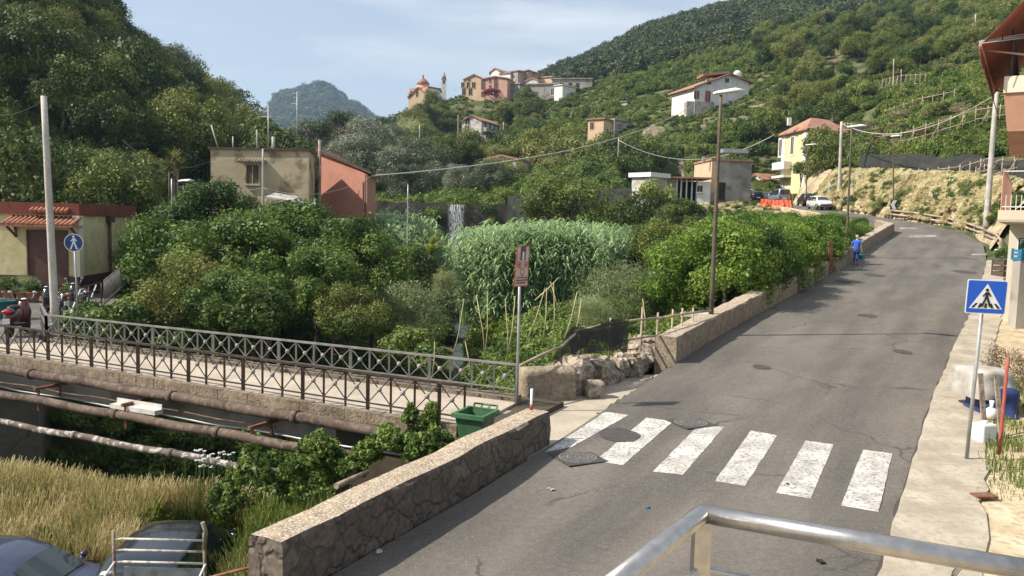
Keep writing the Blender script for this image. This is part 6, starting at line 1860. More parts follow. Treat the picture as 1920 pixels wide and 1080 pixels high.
mb = MB(); mb.prism([(1.0, -1.5), (1.75, 1.2), (cpt.x - .07, cpt.y + .02), (cpt.x + .6, cpt.y + .08), (2.4, 1.8), (4, 1.6), (4, -1.5)], 2.2, 2.36)
mb.build('balcony_floor', M['deck'], kind='structure')

# ================================================================ building with balconies on the right
M['brownwall'] = pm('brown_plaster', (.36, .20, .13), (.42, .24, .155), .8, .85, .1, c3=(.31, .17, .11), scale3=3, w3=.4)
M['awning'] = pm('awning_fabric', (.26, .075, .045), (.33, .10, .06), 1.5, .9, .1)
M['pinkrail'] = pm('pink_painted_iron', (.48, .26, .20), (.55, .32, .25), 3, .6)
u_ = Vector((.545, .838, 0)); w_ = Vector((.838, -.545, 0))     # along the road / away from it
t = thing('balcony_building', 'cream building with stacked balconies and a brown awning side', 'building', (18, 26, .5))
def slab(o, L, D, z0, z1, mat, name, taper=0.0):
    o = Vector((o[0], o[1], 0)); tv = w_ * taper + u_ * taper
    bot = [o + tv, o + u_ * (L), o + u_ * L + w_ * D, o + w_ * D + tv * 0]
    top = [o, o + u_ * L, o + u_ * L + w_ * D, o + w_ * D]
    V = [p + Vector((0, 0, z0)) for p in bot] + [p + Vector((0, 0, z1)) for p in top]
    return MB().mesh(V, [(0,1,2,3),(7,6,5,4),(4,5,1,0),(5,6,2,1),(6,7,3,2),(7,4,0,3)]).build(name, mat, t, world=True)
o1 = P(1870, 414, 24.0)
slab((o1.x + w_.x * .15 + u_.x * 7.6, o1.y + w_.y * .15 + u_.y * 7.6), 9, 7, .3, 4.55, M['creamtrim'], 'wall')
slab(o1, 9, 3.6, 4.55, 4.62, M['deck'], 'balcony_soffit'); slab((o1.x, o1.y), 9.0, 3.6, 4.62, 4.90, M['creamtrim'], 'lower_balcony')
o2 = P(1882, 175, 19.2)
slab(o2, 7.5, 5, 6.62, 7.50, M['brownwall'], 'balcony_underside', .12)
slab((o2.x - .03, o2.y - .03), 7.6, 5, 7.50, 7.88, M['creamtrim'], 'upper_balcony')
slab((o2.x + w_.x * 1.7 + u_.x * .4, o2.y + w_.y * 1.7 + u_.y * .4), 9, 6, 7.88, 11.6, M['creamtrim'], 'upper_wall')
# lower balcony rails
mb = MB(); o = Vector((o1.x, o1.y, 4.9)) + w_ * .08 + u_ * .08
r = MB(); r.bar(o + Vector((0, 0, 1.2)), o + u_ * 8.8 + Vector((0, 0, 1.2)), .05).bar(o + Vector((0, 0, .08)), o + u_ * 8.8 + Vector((0, 0, .08)), .04); r.build('pink_rail', M['pinkrail'], t, world=True)
for i in range(20):
    p = o + u_ * (i * .44); MB().bar(p, p + Vector((0, 0, 1.2)), .05, .03).build('baluster', M['pinkrail'], t, world=True)
r = MB(); r.bar(o + Vector((0, 0, 1.15)), o + w_ * 3.4 + Vector((0, 0, 1.15)), .03).bar(o + Vector((0, 0, .1)), o + w_ * 3.4 + Vector((0, 0, .1)), .03); r.build('white_rail', M['whitemetal'], t, world=True)
for i in range(26):
    p = o + w_ * (.13 * i + .1); MB().bar(p, p + Vector((0, 0, 1.15 if i > 5 else .45)), .016).build('white_bar', M['whitemetal'], t, world=True)
# upper balcony rails
o = Vector((o2.x, o2.y, 7.88)) + w_ * .1 + u_ * .1
mb = MB()
for z in (1.02, 1.10): mb.bar(o + Vector((0, 0, z)), o + u_ * 7 + Vector((0, 0, z)), .035)
mb.build('brown_rail', M['raildark'], t, world=True)
for i in range(13):
    p = o + u_ * (i * .55); MB().bar(p, p + Vector((0, 0, 1.1)), .045).build('brown_baluster', M['raildark'], t, world=True)
mb = MB(); p = o + w_ * .62; mb.bar(p + Vector((0, 0, .1)), p + Vector((0, 0, .95)), .03).bar(p + Vector((0, 0, .1)), p + w_ * .6 + Vector((0, 0, .1)), .03).bar(p + Vector((0, 0, .95)), p + w_ * .6 + Vector((0, 0, .95)), .03); mb.build('white_gate', M['whitemetal'], t, world=True)
tree('balcony_plant', 'leafy green plant on the upper balcony behind the railing', 'fig', Vector((o.x, o.y, 8.25)) + u_ * 1.6 + w_ * .9, .45, cat='plant', trunk=False, base=7.88)
# drying rack rods
t2 = thing('drying_rack', 'thin rods of a clothes drying rack jutting out below the awning', 'drying rack', P(1838, 82, 18.9))
for k in range(3):
    a, b = P(1836, 82 - k * 2, 18.9 + k * .12), P(1935, 66 - k * 4 + 3, 18.9 + k * .12)
    MB().tube([a, b], .011, 6).build('rod', M['galv'], t2, world=True)
MB().tube([P(1880, 92, 18.95), P(1880, 66, 18.95)], .015, 6).build('support', M['raildark'], t2, world=True)
# awning
t3 = thing('awning', 'large faded brown fabric awning over the upper balcony', 'awning', P(1838, 84, 19))
fn, ff = P(1838, 84, 19.0), Vector((0, 0, 0)); ff = fn + u_ * 7.6
wn, wf = fn + w_ * 1.75 - u_ * .1 + Vector((0, 0, 2.25)), ff + w_ * 1.75 + Vector((0, 0, 2.25))
def fabric(c00, c10, c11, c01, nx, ny, name, sagz=.12, scal=False):
    V = []
    for j in range(ny + 1):
        for i in range(nx + 1):
            a, b = i / nx, j / ny
            p = c00.lerp(c10, a).lerp(c01.lerp(c11, a), b)
            p = p + Vector((0, 0, -sagz * math.sin(math.pi * b) + .02 * math.sin(a * 30)))
            if scal and j == ny: p.z += .07 * abs(math.sin(a * nx / 2 * math.pi / 2))
            V.append(p)
    F = [(j*(nx+1)+i, j*(nx+1)+i+1, (j+1)*(nx+1)+i+1, (j+1)*(nx+1)+i) for j in range(ny) for i in range(nx)]
    o = MB().mesh(V, F, True).build(name, M['awning'], t3, world=True)
    md = o.modifiers.new('thickness', 'SOLIDIFY'); md.thickness = .008; return o
fabric(wn, wf, ff, fn, 24, 8, 'canopy')
fabric(fn, ff, ff - Vector((0, 0, .32)), fn - Vector((0, 0, .32)), 40, 3, 'valance', 0, True)
drop = Vector((.15, .1, -1.25))
fabric(fn + u_ * 1.9 - Vector((0, 0, .25)), fn + u_ * 6.6 - Vector((0, 0, .25)), fn + u_ * 5.6 + drop + w_ * .25, fn + u_ * 4.2 + drop + w_ * .25, 16, 8, 'side_curtain', 0)
MB().tube([fn, ff], .035, 8).build('front_bar', M['pinkrail'], t3, world=True)
for s in (.6, 4.0, 7.0):
    MB().tube([fn + u_ * s, fn + u_ * s + w_ * 1.6 + Vector((0, 0, -.35))], .025, 6).build('arm', M['pinkrail'], t3, world=True)
mb = MB(); p = fn + u_ * .7 + w_ * 1.2; mb.tube([p + Vector((0, 0, -.9)), p + Vector((0, 0, 1.7))], .045, 8); mb.build('post', M['raildark'], t3, world=True)
# green plate with white letter
c = P(1917, 457, 29.4)
t4 = thing('green_plate', 'dark green sign plate with a white letter F on the cream wall', 'sign', c)
Xr, Nr = Vector((1, 0, 0)), Vector((0, -1, 0)); Zr = Vector((0, 0, 1))
plate(t4, 'board', c, Xr, Zr, Nr, [[(-.16, -.23), (.5, -.23), (.5, .23), (-.16, .23)]], -.03, .0, M['signwhite'])
plate(t4, 'green_face', c, Xr, Zr, Nr, [[(-.14, -.21), (.48, -.21), (.48, .21), (-.14, .21)]], .0, .006, pm('plate_green', (.03, .09, .06), rough=.5))
plate(t4, 'letter', c, Xr, Zr, Nr, [[(-.09, -.02), (-.05, -.02), (-.05, .17), (-.09, .17)], [(-.05, .13), (.04, .13), (.04, .17), (-.05, .17)], [(-.05, .055), (.02, .055), (.02, .09), (-.05, .09)]], .006, .010, M['signwhite'])
MB().box((-.12, -.02, -3.0), (-.06, .06, -.2), Matrix.Translation(c)).build('post', M['woodgrey'], t4, world=True)
# blue crate, planters and clutter along the verge
def crate(label, c, d, mat, cat='crate', name='crate', slats=3, rz=.5):
    t = thing(name, label, cat, c, rz)
    w, dp, h = d
    mb = MB(); th = .025
    mb.box((-w/2, -dp/2, 0), (w/2, dp/2, th))
    for k in range(slats):
        z0 = h * k / slats + .03; z1 = h * (k + 1) / slats - .02
        mb.box((-w/2, -dp/2, z0), (w/2, -dp/2 + th, z1)).box((-w/2, dp/2 - th, z0), (w/2, dp/2, z1)).box((-w/2, -dp/2 + th, z0), (-w/2 + th, dp/2 - th, z1)).box((w/2 - th, -dp/2 + th, z0), (w/2, dp/2 - th, z1))
    mb.build('box', mat, t)
    mb = MB()
    for sx in (-1, 1):
        for sy in (-1, 1): mb.box((sx*(w/2-.02)-.03, sy*(dp/2+.002)-.03, 0), (sx*(w/2-.02)+.03, sy*(dp/2+.002)+.03, h + .02))
    mb.build('corner_posts', mat, t, kind='stuff')
    return t
M['bluepl'] = pm('blue_plastic', (.03, .16, .30), rough=.45); M['bluetarp'] = pm('dark_blue_sheet', (.02, .03, .10), (.03, .05, .16), 2, .6)
M['whitetarp'] = pm('grey_white_sheet', (.28, .26, .23), (.44, .42, .38), 2.2, .8, .5, c3=(.28, .25, .22), scale3=5, w3=.5, bscale=7)
M['leadgreen'] = LM['vine']
lc = P(1917, 488, 29.0); tag(MB().box((lc.x - .22, 28.75, .7), (lc.x + .9, 29.2, lc.z - .005)).build('masonry_pier', M['greyplaster']), 'short pale masonry pier under the green plate', 'pier')
crate('bright blue box standing under the green plate', lc, (.5, .45, .4), M['bluepl'], rz=.1)
def pot(label, c, r, h, mat, plant=None, pr=.4, name='plant_pot', kind='ivy'):
    t = thing(name, label, 'plant pot', c)
    MB().lathe([(r * .6, 0), (r * .72, h * .3), (r, h * .92), (r * 1.08, h * .93), (r * 1.08, h), (r * .9, h), (r * .88, h * .9)], (0, 0, 0), 16).build('pot', mat, t)
    if plant: link('plant', CR[kind][rngT.randrange(3)], None, t, (0, 0, h + pr * .5), None, (pr, pr, pr * .9))
    return t
M['claypot'] = pm('straw_basket', (.45, .33, .17), (.55, .42, .24), 8, .9, .4)
tb = thing('planter_table', 'dark wooden stand carrying a straw basket pot', 'table', R(1886, 590, 0)); g = R(1897, 588); g.z = zr(g.y) + .05
tb.location = (g.x, g.y, g.z)
MB().box((-.5, -.35, .95), (.55, .35, 1.02)).build('top', M['woodgrey'], tb)
for sx in (-.45, .45):
    for sy in (-.3, .3): MB().box((sx-.04, sy-.04, 0), (sx+.04, sy+.04, .95)).build('leg', M['brownshutter'], tb)
MB().box((-.46, .26, .15), (.5, .29, .9)).build('back_panel', M['brownshutter'], tb)
pot('straw coloured basket pot on the dark wooden stand', (g.x - .25, g.y - .05, g.z + 1.02), .27, .22, M['claypot'], True, .2)
gb = R(1878, 520)
crate('dark brown wooden box planter at the end of the guard rail', (gb.x, gb.y, gb.z + .05), (.9, .6, .9), M['brownshutter'], 'planter', 'planter_box')
tree('potted_bush', 'dark green bush growing from the brown box planter', 'ivy', (gb.x, gb.y, gb.z + 1.35), .55, cat='bush', trunk=False, base=gb.z + .85)
gw = R(1874, 482)
tag(MB().cbox((gw.x, gw.y, gw.z + .25), (.45, .45, .5), .4).build('stone_block', M['whiteplaster']), 'small white block at the edge of the road by the planters', 'block')
tag(MB().tube([(g.x + .0 + .28 * math.cos(a), g.y - .42 + .1 * math.sin(a * 2), g.z + .62 + .28 * math.sin(a)) for a in [i * .45 for i in range(26)]], .012, 6).build('garden_hose', M['whitemetal']), 'coil of pale hose hanging from the dark wooden stand', 'hose')
# covered object under a sheet
c = P(1866, 678, 17.2); c.z = zr(17.2) + .06
t = thing('covered_barrow', 'covered barrow wrapped in a grey-white sheet over dark blue cloth', 'barrow', c)
def drape(cx, cy, w, d, z0, z1, amp, seed, mat, name, flare=.1):
    V = []; n = 26; m = 9
    for j in range(m + 1):
        f = j / m
        for i in range(n):
            a = 2 * math.pi * i / n
            k = 1 + flare * (1 - f) + amp * mnoise.noise(Vector((math.cos(a) * 1.4, math.sin(a) * 1.4, f * 2 + seed))) * (1.2 - f)
            sq = 1 / max(abs(math.cos(a)), abs(math.sin(a))) ** .7
            k *= sq * (1 if f < .75 else 1 - (f - .75) * 2.2)
            V.append((cx + math.cos(a) * w * k, cy + math.sin(a) * d * k, z0 + (z1 - z0) * min(1, f * 1.2) + .05 * mnoise.noise(Vector((a, f * 3, seed)))))
    F = [(j*n+i, j*n+(i+1) % n, (j+1)*n+(i+1) % n, (j+1)*n+i) for j in range(m) for i in range(n)] + [tuple(range(m*n, (m+1)*n))]
    return MB().mesh(V, F, True).build(name, mat, t)
drape(.12, .25, .36, .5, .0, .62, .3, 3, M['bluetarp'], 'blue_cloth')
drape(-.02, .45, .44, .52, .38, 1.0, .35, 8, M['whitetarp'], 'sheet', .22)
t = thing('plastic_bag', 'small knotted white plastic bag beside the covered barrow', 'bag', (c.x - .28, c.y - .45, c.z))
mb = MB(); mb.ball((0, 0, .14), .14, 12, (1, .9, 1)); mb.lathe([(.07, .24), (.03, .3), (.05, .42)], n=8); mb.build('bag', M['whitemetal'], t)
b = G(1873, 852, .25); tp = P(1890, 672, 14.3)
pole_obj('red_post', 'leaning square red iron post beside the weeds', b, tp, .035, .035, pm('red_iron', (.28, .06, .04), (.36, .10, .07), 6, .7), sides=4)
c = P(1846, 790, 15.2); c.z = zr(15) + .08
t = thing('white_tank', 'square white plastic container lying in the weeds behind the sign pole', 'container', c, .3)
MB().box((-.17, -.15, 0), (.17, .15, .36)).build('body', M['whitemetal'], t, bevel=.03); MB().lathe([(.05, .36), (.05, .41)], (0, 0, 0), 10).build('cap', M['whitemetal'], t)
for lab, a, b_, w, hgt in (('broken grey plank leaning by the white container', (1852, 770), (1838, 700), .1, .03), ('second weathered plank propped near the red post', (1880, 800), (1868, 706), .09, .04)):
    p, q = P(a[0], a[1], 15.4), P(b_[0], b_[1], 15.7); p.z = zr(15) + .06
    tag(MB().bar(p, q, w, hgt).build('plank', M['woodgrey']), lab, 'plank', None)
t = thing('bench', 'grey slatted wooden bench back at the garden edge', 'bench', (P(1912, 700, 16).x + .2, 15.7, zr(16)), 1.0)
for z in (.45, .72, .98): MB().box((-1.0, 0, z), (1.0, .04, z + .16)).build('slat', M['galv'], t)
for x in (-.95, .9): MB().box((x, -.06, 0), (x + .08, 0, 1.2)).build('leg', M['woodgrey'], t)
MB().box((-1.0, -.5, .42), (1.0, -.08, .46)).build('seat', M['woodgrey'], t)
c = P(1888, 640, 19.5); c.z = zr(19) + .65
LM['brownbush'] = leafmat('brown_bush_leaves', [(.07, .05, .03), (.13, .09, .05), (.20, .14, .09), (.10, .12, .05)], trans=.2, nscale=2)
tr_ = tree('dry_bush', 'brownish dry bush behind the covered barrow', 'ivy', c, .62, cat='bush', trunk=False, base=zr(19) + .05, zs=1.2)
tr_.children[0].data = crown('dry_bush', LM['brownbush'], 71, n=5000, leaf=.07, asp=.35)
grass('verge_weeds', 'patchy weeds along the dirt verge', 16000, (8.2, 13.5, 11.0, 22.0), (.04, .22), LM['greengrass'], 9, .008, zf=lambda x, y: zr(y) + .06,
      cond=lambda x, y: x > xr(y) + 1.3 and mnoise.noise(Vector((x * 1.1, y * 1.1, 9))) > -.05)
grass('verge_dry_weeds', 'dry straw weeds along the dirt verge', 12000, (7.2, 13.5, 9.0, 24.0), (.03, .17), LM['drygrass'], 10, .007, zf=lambda x, y: zr(y) + .06,
      cond=lambda x, y: x > xr(y) + 1.15 and mnoise.noise(Vector((x * 1.0, y * 1.0, 4))) > .02)
M['manhole'] = pm('cast_iron', (.085, .078, .07), (.13, .12, .11), 6, .6, metal=.3)
M['ringiron'] = pm('worn_iron', (.17, .16, .15), (.24, .23, .21), 6, .5, metal=.3)
# manholes
def manhole(label, px, py, r, square=True):
    c = R(px, py, up=.012)
    t = thing('manhole_cover', label, 'manhole cover', c, .45, 'manhole covers in the road')
    if square: MB().box((-r*1.15, -r*1.15, -.01), (r*1.15, r*1.15, 0)).build('frame', M['patch'], t)
    mb = MB()
    for k in range(5):
        a, b2 = r * (1 - k * .2), r * (1 - k * .2 - .09); n = 28
        for i in range(n):
            if k in (1, 3) and i % 2: continue
            q = [(a, i), (a, i+1), (b2, i+1), (b2, i)]
            mb.face([(rr*math.cos(2*math.pi*ii/n), rr*math.sin(2*math.pi*ii/n), .006) for rr, ii in q])
    mb.build('cast_rings', M['ringiron'], t)
    MB().lathe([(r, -.008), (r, .003)], n=28).build('lid', M['manhole'], t)
manhole('manhole cover touching the shadow at the near wall end', 1083, 857, .34)
manhole('manhole cover at the far side of the zebra crossing', 1295, 792, .34)
for lab, px, py, w in (('small iron drain plate set in the dirt by the pavement', 1845, 929, .16),):
    c = G(px, py, .12); tag(MB().cbox(c, (.34, .2, .03), .1).build('drain_plate', M['rust']), lab, 'drain plate')
rl = random.Random(8)
for lab, px, py, s, m in (('crushed grey paper scrap before the zebra crossing', 1032, 917, .04, 'tin'), ('torn paper scrap in the shadow of the near wall', 714, 1034, .045, 'tin'), ('small pale blue wrapper on the road', 1217, 951, .035, 'bluepl'),
                          ('dark litter fragment near the steel handrail', 1537, 1052, .06, 'black'), ('dark leaf lying on the fifth white stripe', 1474, 907, .03, 'black')):
    c = R(px, py, up=.015); mb = MB()
    for k in range(3): mb.cbox(c + Vector((rl.uniform(-s, s), rl.uniform(-s, s), .004 * k)), (s * 1.2, s, .012), rl.uniform(0, 3))
    tag(mb.build('litter', M[m]), lab, 'litter')

# ================================================================ green bin
M['bingreen'] = pm('green_plastic', (.035, .10, .045), (.06, .15, .07), 3, .5)
c = Vector((-.62, 14.72, .035))
t = thing('waste_bin', 'open green wheeled waste bin tucked behind the near parapet', 'bin', c, -.42)
def frust(mb, a, b, z0, z1, th=0):
    mb.mesh([(-a[0], -a[1], z0), (a[0], -a[1], z0), (a[0], a[1], z0), (-a[0], a[1], z0), (-b[0], -b[1], z1), (b[0], -b[1], z1), (b[0], b[1], z1), (-b[0], b[1], z1)], [(0,1,5,4),(1,2,6,5),(2,3,7,6),(3,0,4,7)]); return mb
mb = MB(); frust(mb, (.20, .22), (.28, .30), 0, .56)
mb.mesh([(-.20, -.22, 0), (.20, -.22, 0), (.20, .22, 0), (-.20, .22, 0)], [(3, 2, 1, 0)])
frust(mb, (.19, .21), (.265, .285), .02, .56); mb.build('body', M['bingreen'], t)
mb = MB(); 
for (x0, y0, x1, y1) in ((-.33, -.35, .33, -.285), (-.33, .285, .33, .35), (-.33, -.285, -.265, .285), (.265, -.285, .33, .285)): mb.box((x0, y0, .53), (x1, y1, .61))
mb.build('rim', M['bingreen'], t)
mb = MB(); mb.tube([(-.22, .40, .66), (.26, .40, .66)], .018, 8)
for x in (-.22, -.06, .1, .26): mb.bar((x, .34, .60), (x, .40, .66), .03)
mb.build('handle', M['bingreen'], t)
MB().tube([(-.2, .33, .08), (-.26, .33, .08)], .08, 12).build('wheel', M['black'], t); MB().tube([(.2, .33, .08), (.26, .33, .08)], .08, 12).build('wheel', M['black'], t)

# ================================================================ garden fence, netting, canes
rg = random.Random(99)
def netmat(name, col, alpha):
    m, nt, b = _mat(name); L = nt.links.new
    tc = nt.nodes.new('ShaderNodeTexCoord'); n = nt.nodes.new('ShaderNodeTexNoise'); n.inputs['Scale'].default_value = 2.2; n.inputs['Detail'].default_value = 5; L(tc.outputs['Object'], n.inputs['Vector'])
    r = nt.nodes.new('ShaderNodeMapRange'); r.inputs['From Min'].default_value = .3; r.inputs['From Max'].default_value = .7; r.inputs['To Min'].default_value = alpha - .14; r.inputs['To Max'].default_value = min(1, alpha + .16)
    L(n.outputs['Fac'], r.inputs['Value']); L(r.outputs['Result'], b.inputs['Alpha'])
    b.inputs['Base Color'].default_value = rgb(col); b.inputs['Roughness'].default_value = .8; return m
M['net'] = netmat('black_shade_net', (.018, .018, .018), .92)
M['hillnet'] = netmat('dark_hill_net', (.022, .023, .023), .84)
M['orangenet'] = netmat('orange_barrier_net', (.75, .12, .05), .8)
def cloth(name, label, top, bot, nx, ny, mat, amp=.12, cat='net', seed=0, edge=0.0):
    """hanging net between a top and a bottom polyline of equal length"""
    V = []
    def along_(pl, t):
        k = t * (len(pl) - 1); i = min(int(k), len(pl) - 2); return Vector(pl[i]).lerp(Vector(pl[i+1]), k - i)
    for j in range(ny + 1):
        for i in range(nx + 1):
            a, b = i / nx, j / ny
            p = along_(top, a).lerp(along_(bot, a), b)
            v = mnoise.noise_vector(Vector((a * nx * .3, b * 2, seed))) * amp
            V.append(p + v * (.3 + b) + Vector((0, 0, edge * mnoise.noise(Vector((a * nx * .25, seed, 3))) * b)))
    F = [(j*(nx+1)+i, j*(nx+1)+i+1, (j+1)*(nx+1)+i+1, (j+1)*(nx+1)+i) for j in range(ny) for i in range(nx)]
    o = MB().mesh(V, F, True).build(name, mat); return tag(o, label, cat)
# fence
fp = [P(978, 684, 17.9), P(1052, 650, 19.2), P(1085, 621, 20.0), P(1150, 606, 21.2), P(1240, 596, 23.0), P(1328, 583, 25.6)]
t = thing('garden_fence', 'rough pole fence along the vegetable garden edge', 'fence', fp[0])
for a, b in zip(fp[:-1], fp[1:]):
    MB().tube([a - (b-a)*.06, a.lerp(b, .5) + Vector((0, 0, .02)), b + (b-a)*.06], .035, 7).build('rail', M['chestnut'], t, world=True)
for a, b in zip(fp[3:-1], fp[4:]): MB().tube([a - Vector((0, 0, .5)), b - Vector((0, 0, .5))], .03, 7).build('rail', M['chestnut'], t, world=True)
for px, py, Y in ((1087, 612, 20), (1145, 596, 21.2), (1205, 575, 22.4), (1234, 586, 22.9), (1262, 580, 23.6), (1280, 578, 24.1), (1300, 577, 24.8)):
    p = P(px, py, Y); MB().tube([p, p - Vector((.02, 0, 1.5 if px != 1205 else 1.7))], .03, 6).build('post', M['chestnut'], t, world=True)
cloth('shade_net', 'torn black shade net draped over the garden fence', [P(1052, 645, 19.2), P(1072, 612, 19.7), P(1110, 616, 20.3), P(1150, 598, 21), P(1180, 600, 21.5)], [P(1034, 682, 19.0), P(1062, 672, 19.4), P(1105, 640, 20.2), P(1150, 646, 21), P(1176, 662, 21.4)], 40, 10, M['net'], .10, seed=2, edge=.3)
cloth('shade_net', 'flat lower sheet of black netting hanging along the broken wall', [P(1070, 622, 19.9), P(1110, 620, 20.4), P(1172, 612, 21.5)], [P(1068, 668, 19.8), P(1110, 664, 20.3), P(1165, 656, 21.4)], 30, 6, netmat('thin_black_net', (.02, .02, .02), .78), .05, seed=5)
# bean canes
n = 0
for (x0, y0, x1, y1, Y) in ((870, 560, 848, 668, 31), (893, 553, 908, 668, 28), (914, 545, 908, 666, 29), (947, 560, 950, 664, 27), (966, 555, 952, 655, 27.5), (1022, 540, 995, 618, 27), (1025, 540, 1019, 622, 27), (1038, 530, 1036, 626, 27.5),
                        (1032, 528, 1040, 560, 28), (1048, 520, 1022, 545, 28), (1082, 548, 1062, 620, 25), (1090, 560, 1080, 612, 24.5), (815, 640, 812, 680, 24), (720, 560, 712, 585, 33), (1208, 600, 1205, 560, 25), (880, 690, 872, 640, 26)):
    a, b = P(x0, y0, Y), P(x1, y1, Y)
    if a.z < b.z: a, b = b, a
    b = b - (a - b).normalized() * .5; m = a.lerp(b, .5) + Vector((.08 * (a - b).length * .3, 0, 0))
    tag(MB().tube([a, m, b], [.012, .018, .022], 5).build('bamboo_cane', M['bamboo']), 'thin yellow bamboo cane standing among the garden plants', 'cane', 'bamboo canes in the garden'); n += 1
# rusty gate posts beside the lemon grove
for lab, px, y0, y1 in (('rusty iron gate post nearer the long parapet', 1535, 455, 495), ('rusty iron gate post touching the bend parapet', 1557, 452, 505)):
    a = P(px, y1, 43.2 if px < 1550 else 43.6); b = P(px, y0, a.y); a.z = min(a.z, 1.6)
    tag(MB().bar(a, b, .2, .14).build('gate_post', M['rust']), lab, 'gate post')
# spiky plants
def blades(name, label, c, n, L, w, mat, up=.7, droop=.5, seed=1, cat='plant'):
    rr = random.Random(seed); V = []; F = []; T = []
    for i in range(n):
        az = rr.uniform(0, 6.28); el = rr.uniform(up, 1.45); l = L * rr.uniform(.7, 1.1)
        d = Vector((math.cos(az), math.sin(az), 0)); s = Vector((-d.y, d.x, 0)) * w / 2
        pts = []
        for k in range(6):
            q = k / 5; pts.append(d * (math.cos(el) * l * q) + Vector((0, 0, math.sin(el) * l * q - droop * l * q * q)))
        for k in range(5):
            w0 = 1 - (2 * (k / 5) - .8) ** 2 * .6 if k < 5 else 0; w1 = .1 if k == 4 else 1 - (2 * ((k + 1) / 5) - .8) ** 2 * .6
            b0 = len(V); V += [pts[k] - s * w0, pts[k] + s * w0, pts[k+1] + s * w1, pts[k+1] - s * w1]; F.append([b0, b0+1, b0+2, b0+3]); T.append(rr.uniform(.3, .8))
    me = leaf_mesh(name, np.array([tuple(v) for v in V]), np.array(F), np.array(T), mat)
    o = link(name, me, mat, loc=c); return tag(o, label, cat)
blades('corn_plant', 'spiky arching green plant in front of the shaded bank', P(637, 628, 27), 26, 1.15, .09, LM['vine'], .8, .5, 3)
blades('banana_plant', 'large yellow-green banana plant at the foot of the thin metal post', P(806, 478, 46), 14, 2.6, .42, LM['yellow'], .75, .55, 4)
for i, (px, py, Y) in enumerate(((328, 296, 45), (318, 312, 45), (334, 310, 45.4))):
    tt = thing('yucca_tree', 'tufted spiky yucca behind the small lamp among the trees', 'tree', P(px, 395, Y), 0, 'yucca tufts behind the small lamp')
    o = blades('crown', None, P(px, py, Y) - Vector(tt.location), 60, .75, .06, LM['oak'], -.4, .2, 10 + i, None); o.parent = tt
    for k in ('label', 'category'): 
        if k in o: del o[k]
    MB().tube([Vector((0, 0, 0)), P(px, py, Y) - Vector(tt.location)], .07, 6).build('trunk', M['bark'], tt)
# white flower heads in the yard
pts = []
t = thing('flowering_weed', 'clump of tall weeds with flat white flower heads', 'weed', P(400, 880, 14.4))
mb = MB(); ms = MB()
for i in range(34):
    p = P(395 + rg.gauss(0, 22), 856 + rg.gauss(0, 11), 15.6 + rg.uniform(-.5, .5))
    for k in range(7):
        a = k * .9; mb.cbox(p + Vector((.028 * math.cos(a), .028 * math.sin(a), rg.uniform(-.012, .012))), (.022, .022, .006), a)
    ms.tube([p, Vector((p.x + rg.uniform(-.05, .05), p.y, -1.9))], .004, 4)
mb.build('flower_heads', M['signwhite'], t, world=True, kind='stuff'); ms.build('stems', LM['greengrass'], t, world=True, kind='stuff')
tag(MB().tube([P(630, 912, 11.6), P(660, 898, 11.9), P(690, 884, 12.2)], [.05, .045, .03], 8).build('log', M['woodgrey']), 'broken grey branch stump lying behind the near parapet', 'log')

# ================================================================ nets and trellises on the right slope
def T(px, py, up=0.0):
    d = ray(px, py); y = 40.0
    while y < 400:
        x = d.x / d.y * y; z = EYE + d.z / d.y * y
        if x > xr(y) + 3.5 and z <= H(x, y, False) + up: return Vector((x, y, z))
        y += .5
    return P(px, py, 120)
def slope_pt(y, off, dz): x = xr(y) + off; return Vector((x, y, H(x, y, False) + dz))
ys = [90, 84, 78, 74, 71, 67, 63, 59, 56]
cloth('terrace_net', 'long dark net fence running along the top of the stone bank', [Vector((xr(y) + 4.3, y, zr(y) + 5.9 + .25 * math.sin(y))) for y in ys], [Vector((xr(y) + 3.9, y, zr(y) + 4.0)) for y in ys], 90, 6, M['hillnet'], .16, seed=3)
a = [T(1602, 238, 2), T(1650, 236, 2), T(1705, 232, 2)]; b = [v - Vector((0, 0, 2.2)) for v in a]
cloth('terrace_net', 'shorter dark net on the upper terrace by the lamp head', a, b, 30, 5, M['hillnet'], .2, seed=4)
def trellis(label, line, bays, hgt, seed, thick=.045):
    rr = random.Random(seed)
    t = thing('pole_trellis', label, 'trellis', line[0], 0, 'chestnut pole trellises on the terraces')
    def al(u):
        k = u * (len(line) - 1); i = min(int(k), len(line) - 2); return Vector(line[i]).lerp(Vector(line[i+1]), k - i)
    for z in (0, -hgt * .55):
        for i in range(len(line) - 1): MB().tube([Vector(line[i]) + Vector((0, 0, z)), Vector(line[i+1]) + Vector((0, 0, z + rr.uniform(-.1, .1)))], thick, 5).build('rail', M['chestnut'], t, world=True)
    for i in range(bays + 1):
        p = al(i / bays)
        MB().tube([p + Vector((0, 0, .25)), p - Vector((0, 0, hgt))], thick, 5).build('post', M['chestnut'], t, world=True)
        if i % 2 == 0: MB().tube([p + Vector((.3, 0, .1)), p + Vector((-.9, -.5, -hgt))], thick * .8, 5).build('brace', M['chestnut'], t, world=True)
trellis('lower pole trellis of slanted chestnut poles above the dark net', [T(1690, 322, 2.4), T(1740, 320, 2.4), T(1800, 314, 2.4), T(1860, 296, 2.4)], 9, 1.6, 1)
trellis('pole trellis climbing beside the awning over the dark net', [T(1830, 318, 2.4), T(1880, 300, 2.4), T(1950, 282, 2.4)], 6, 1.6, 2)
trellis('long pole trellis across the middle terraces', [T(1600, 262, 2.4), T(1690, 250, 2.4), T(1760, 228, 2.4), T(1830, 206, 2.4), T(1900, 196, 2.4)], 12, 1.7, 3)
trellis('upper pole trellis below the hillside trees', [T(1660, 208, 2.4), T(1720, 186, 2.4), T(1790, 170, 2.4)], 7, 1.6, 4)
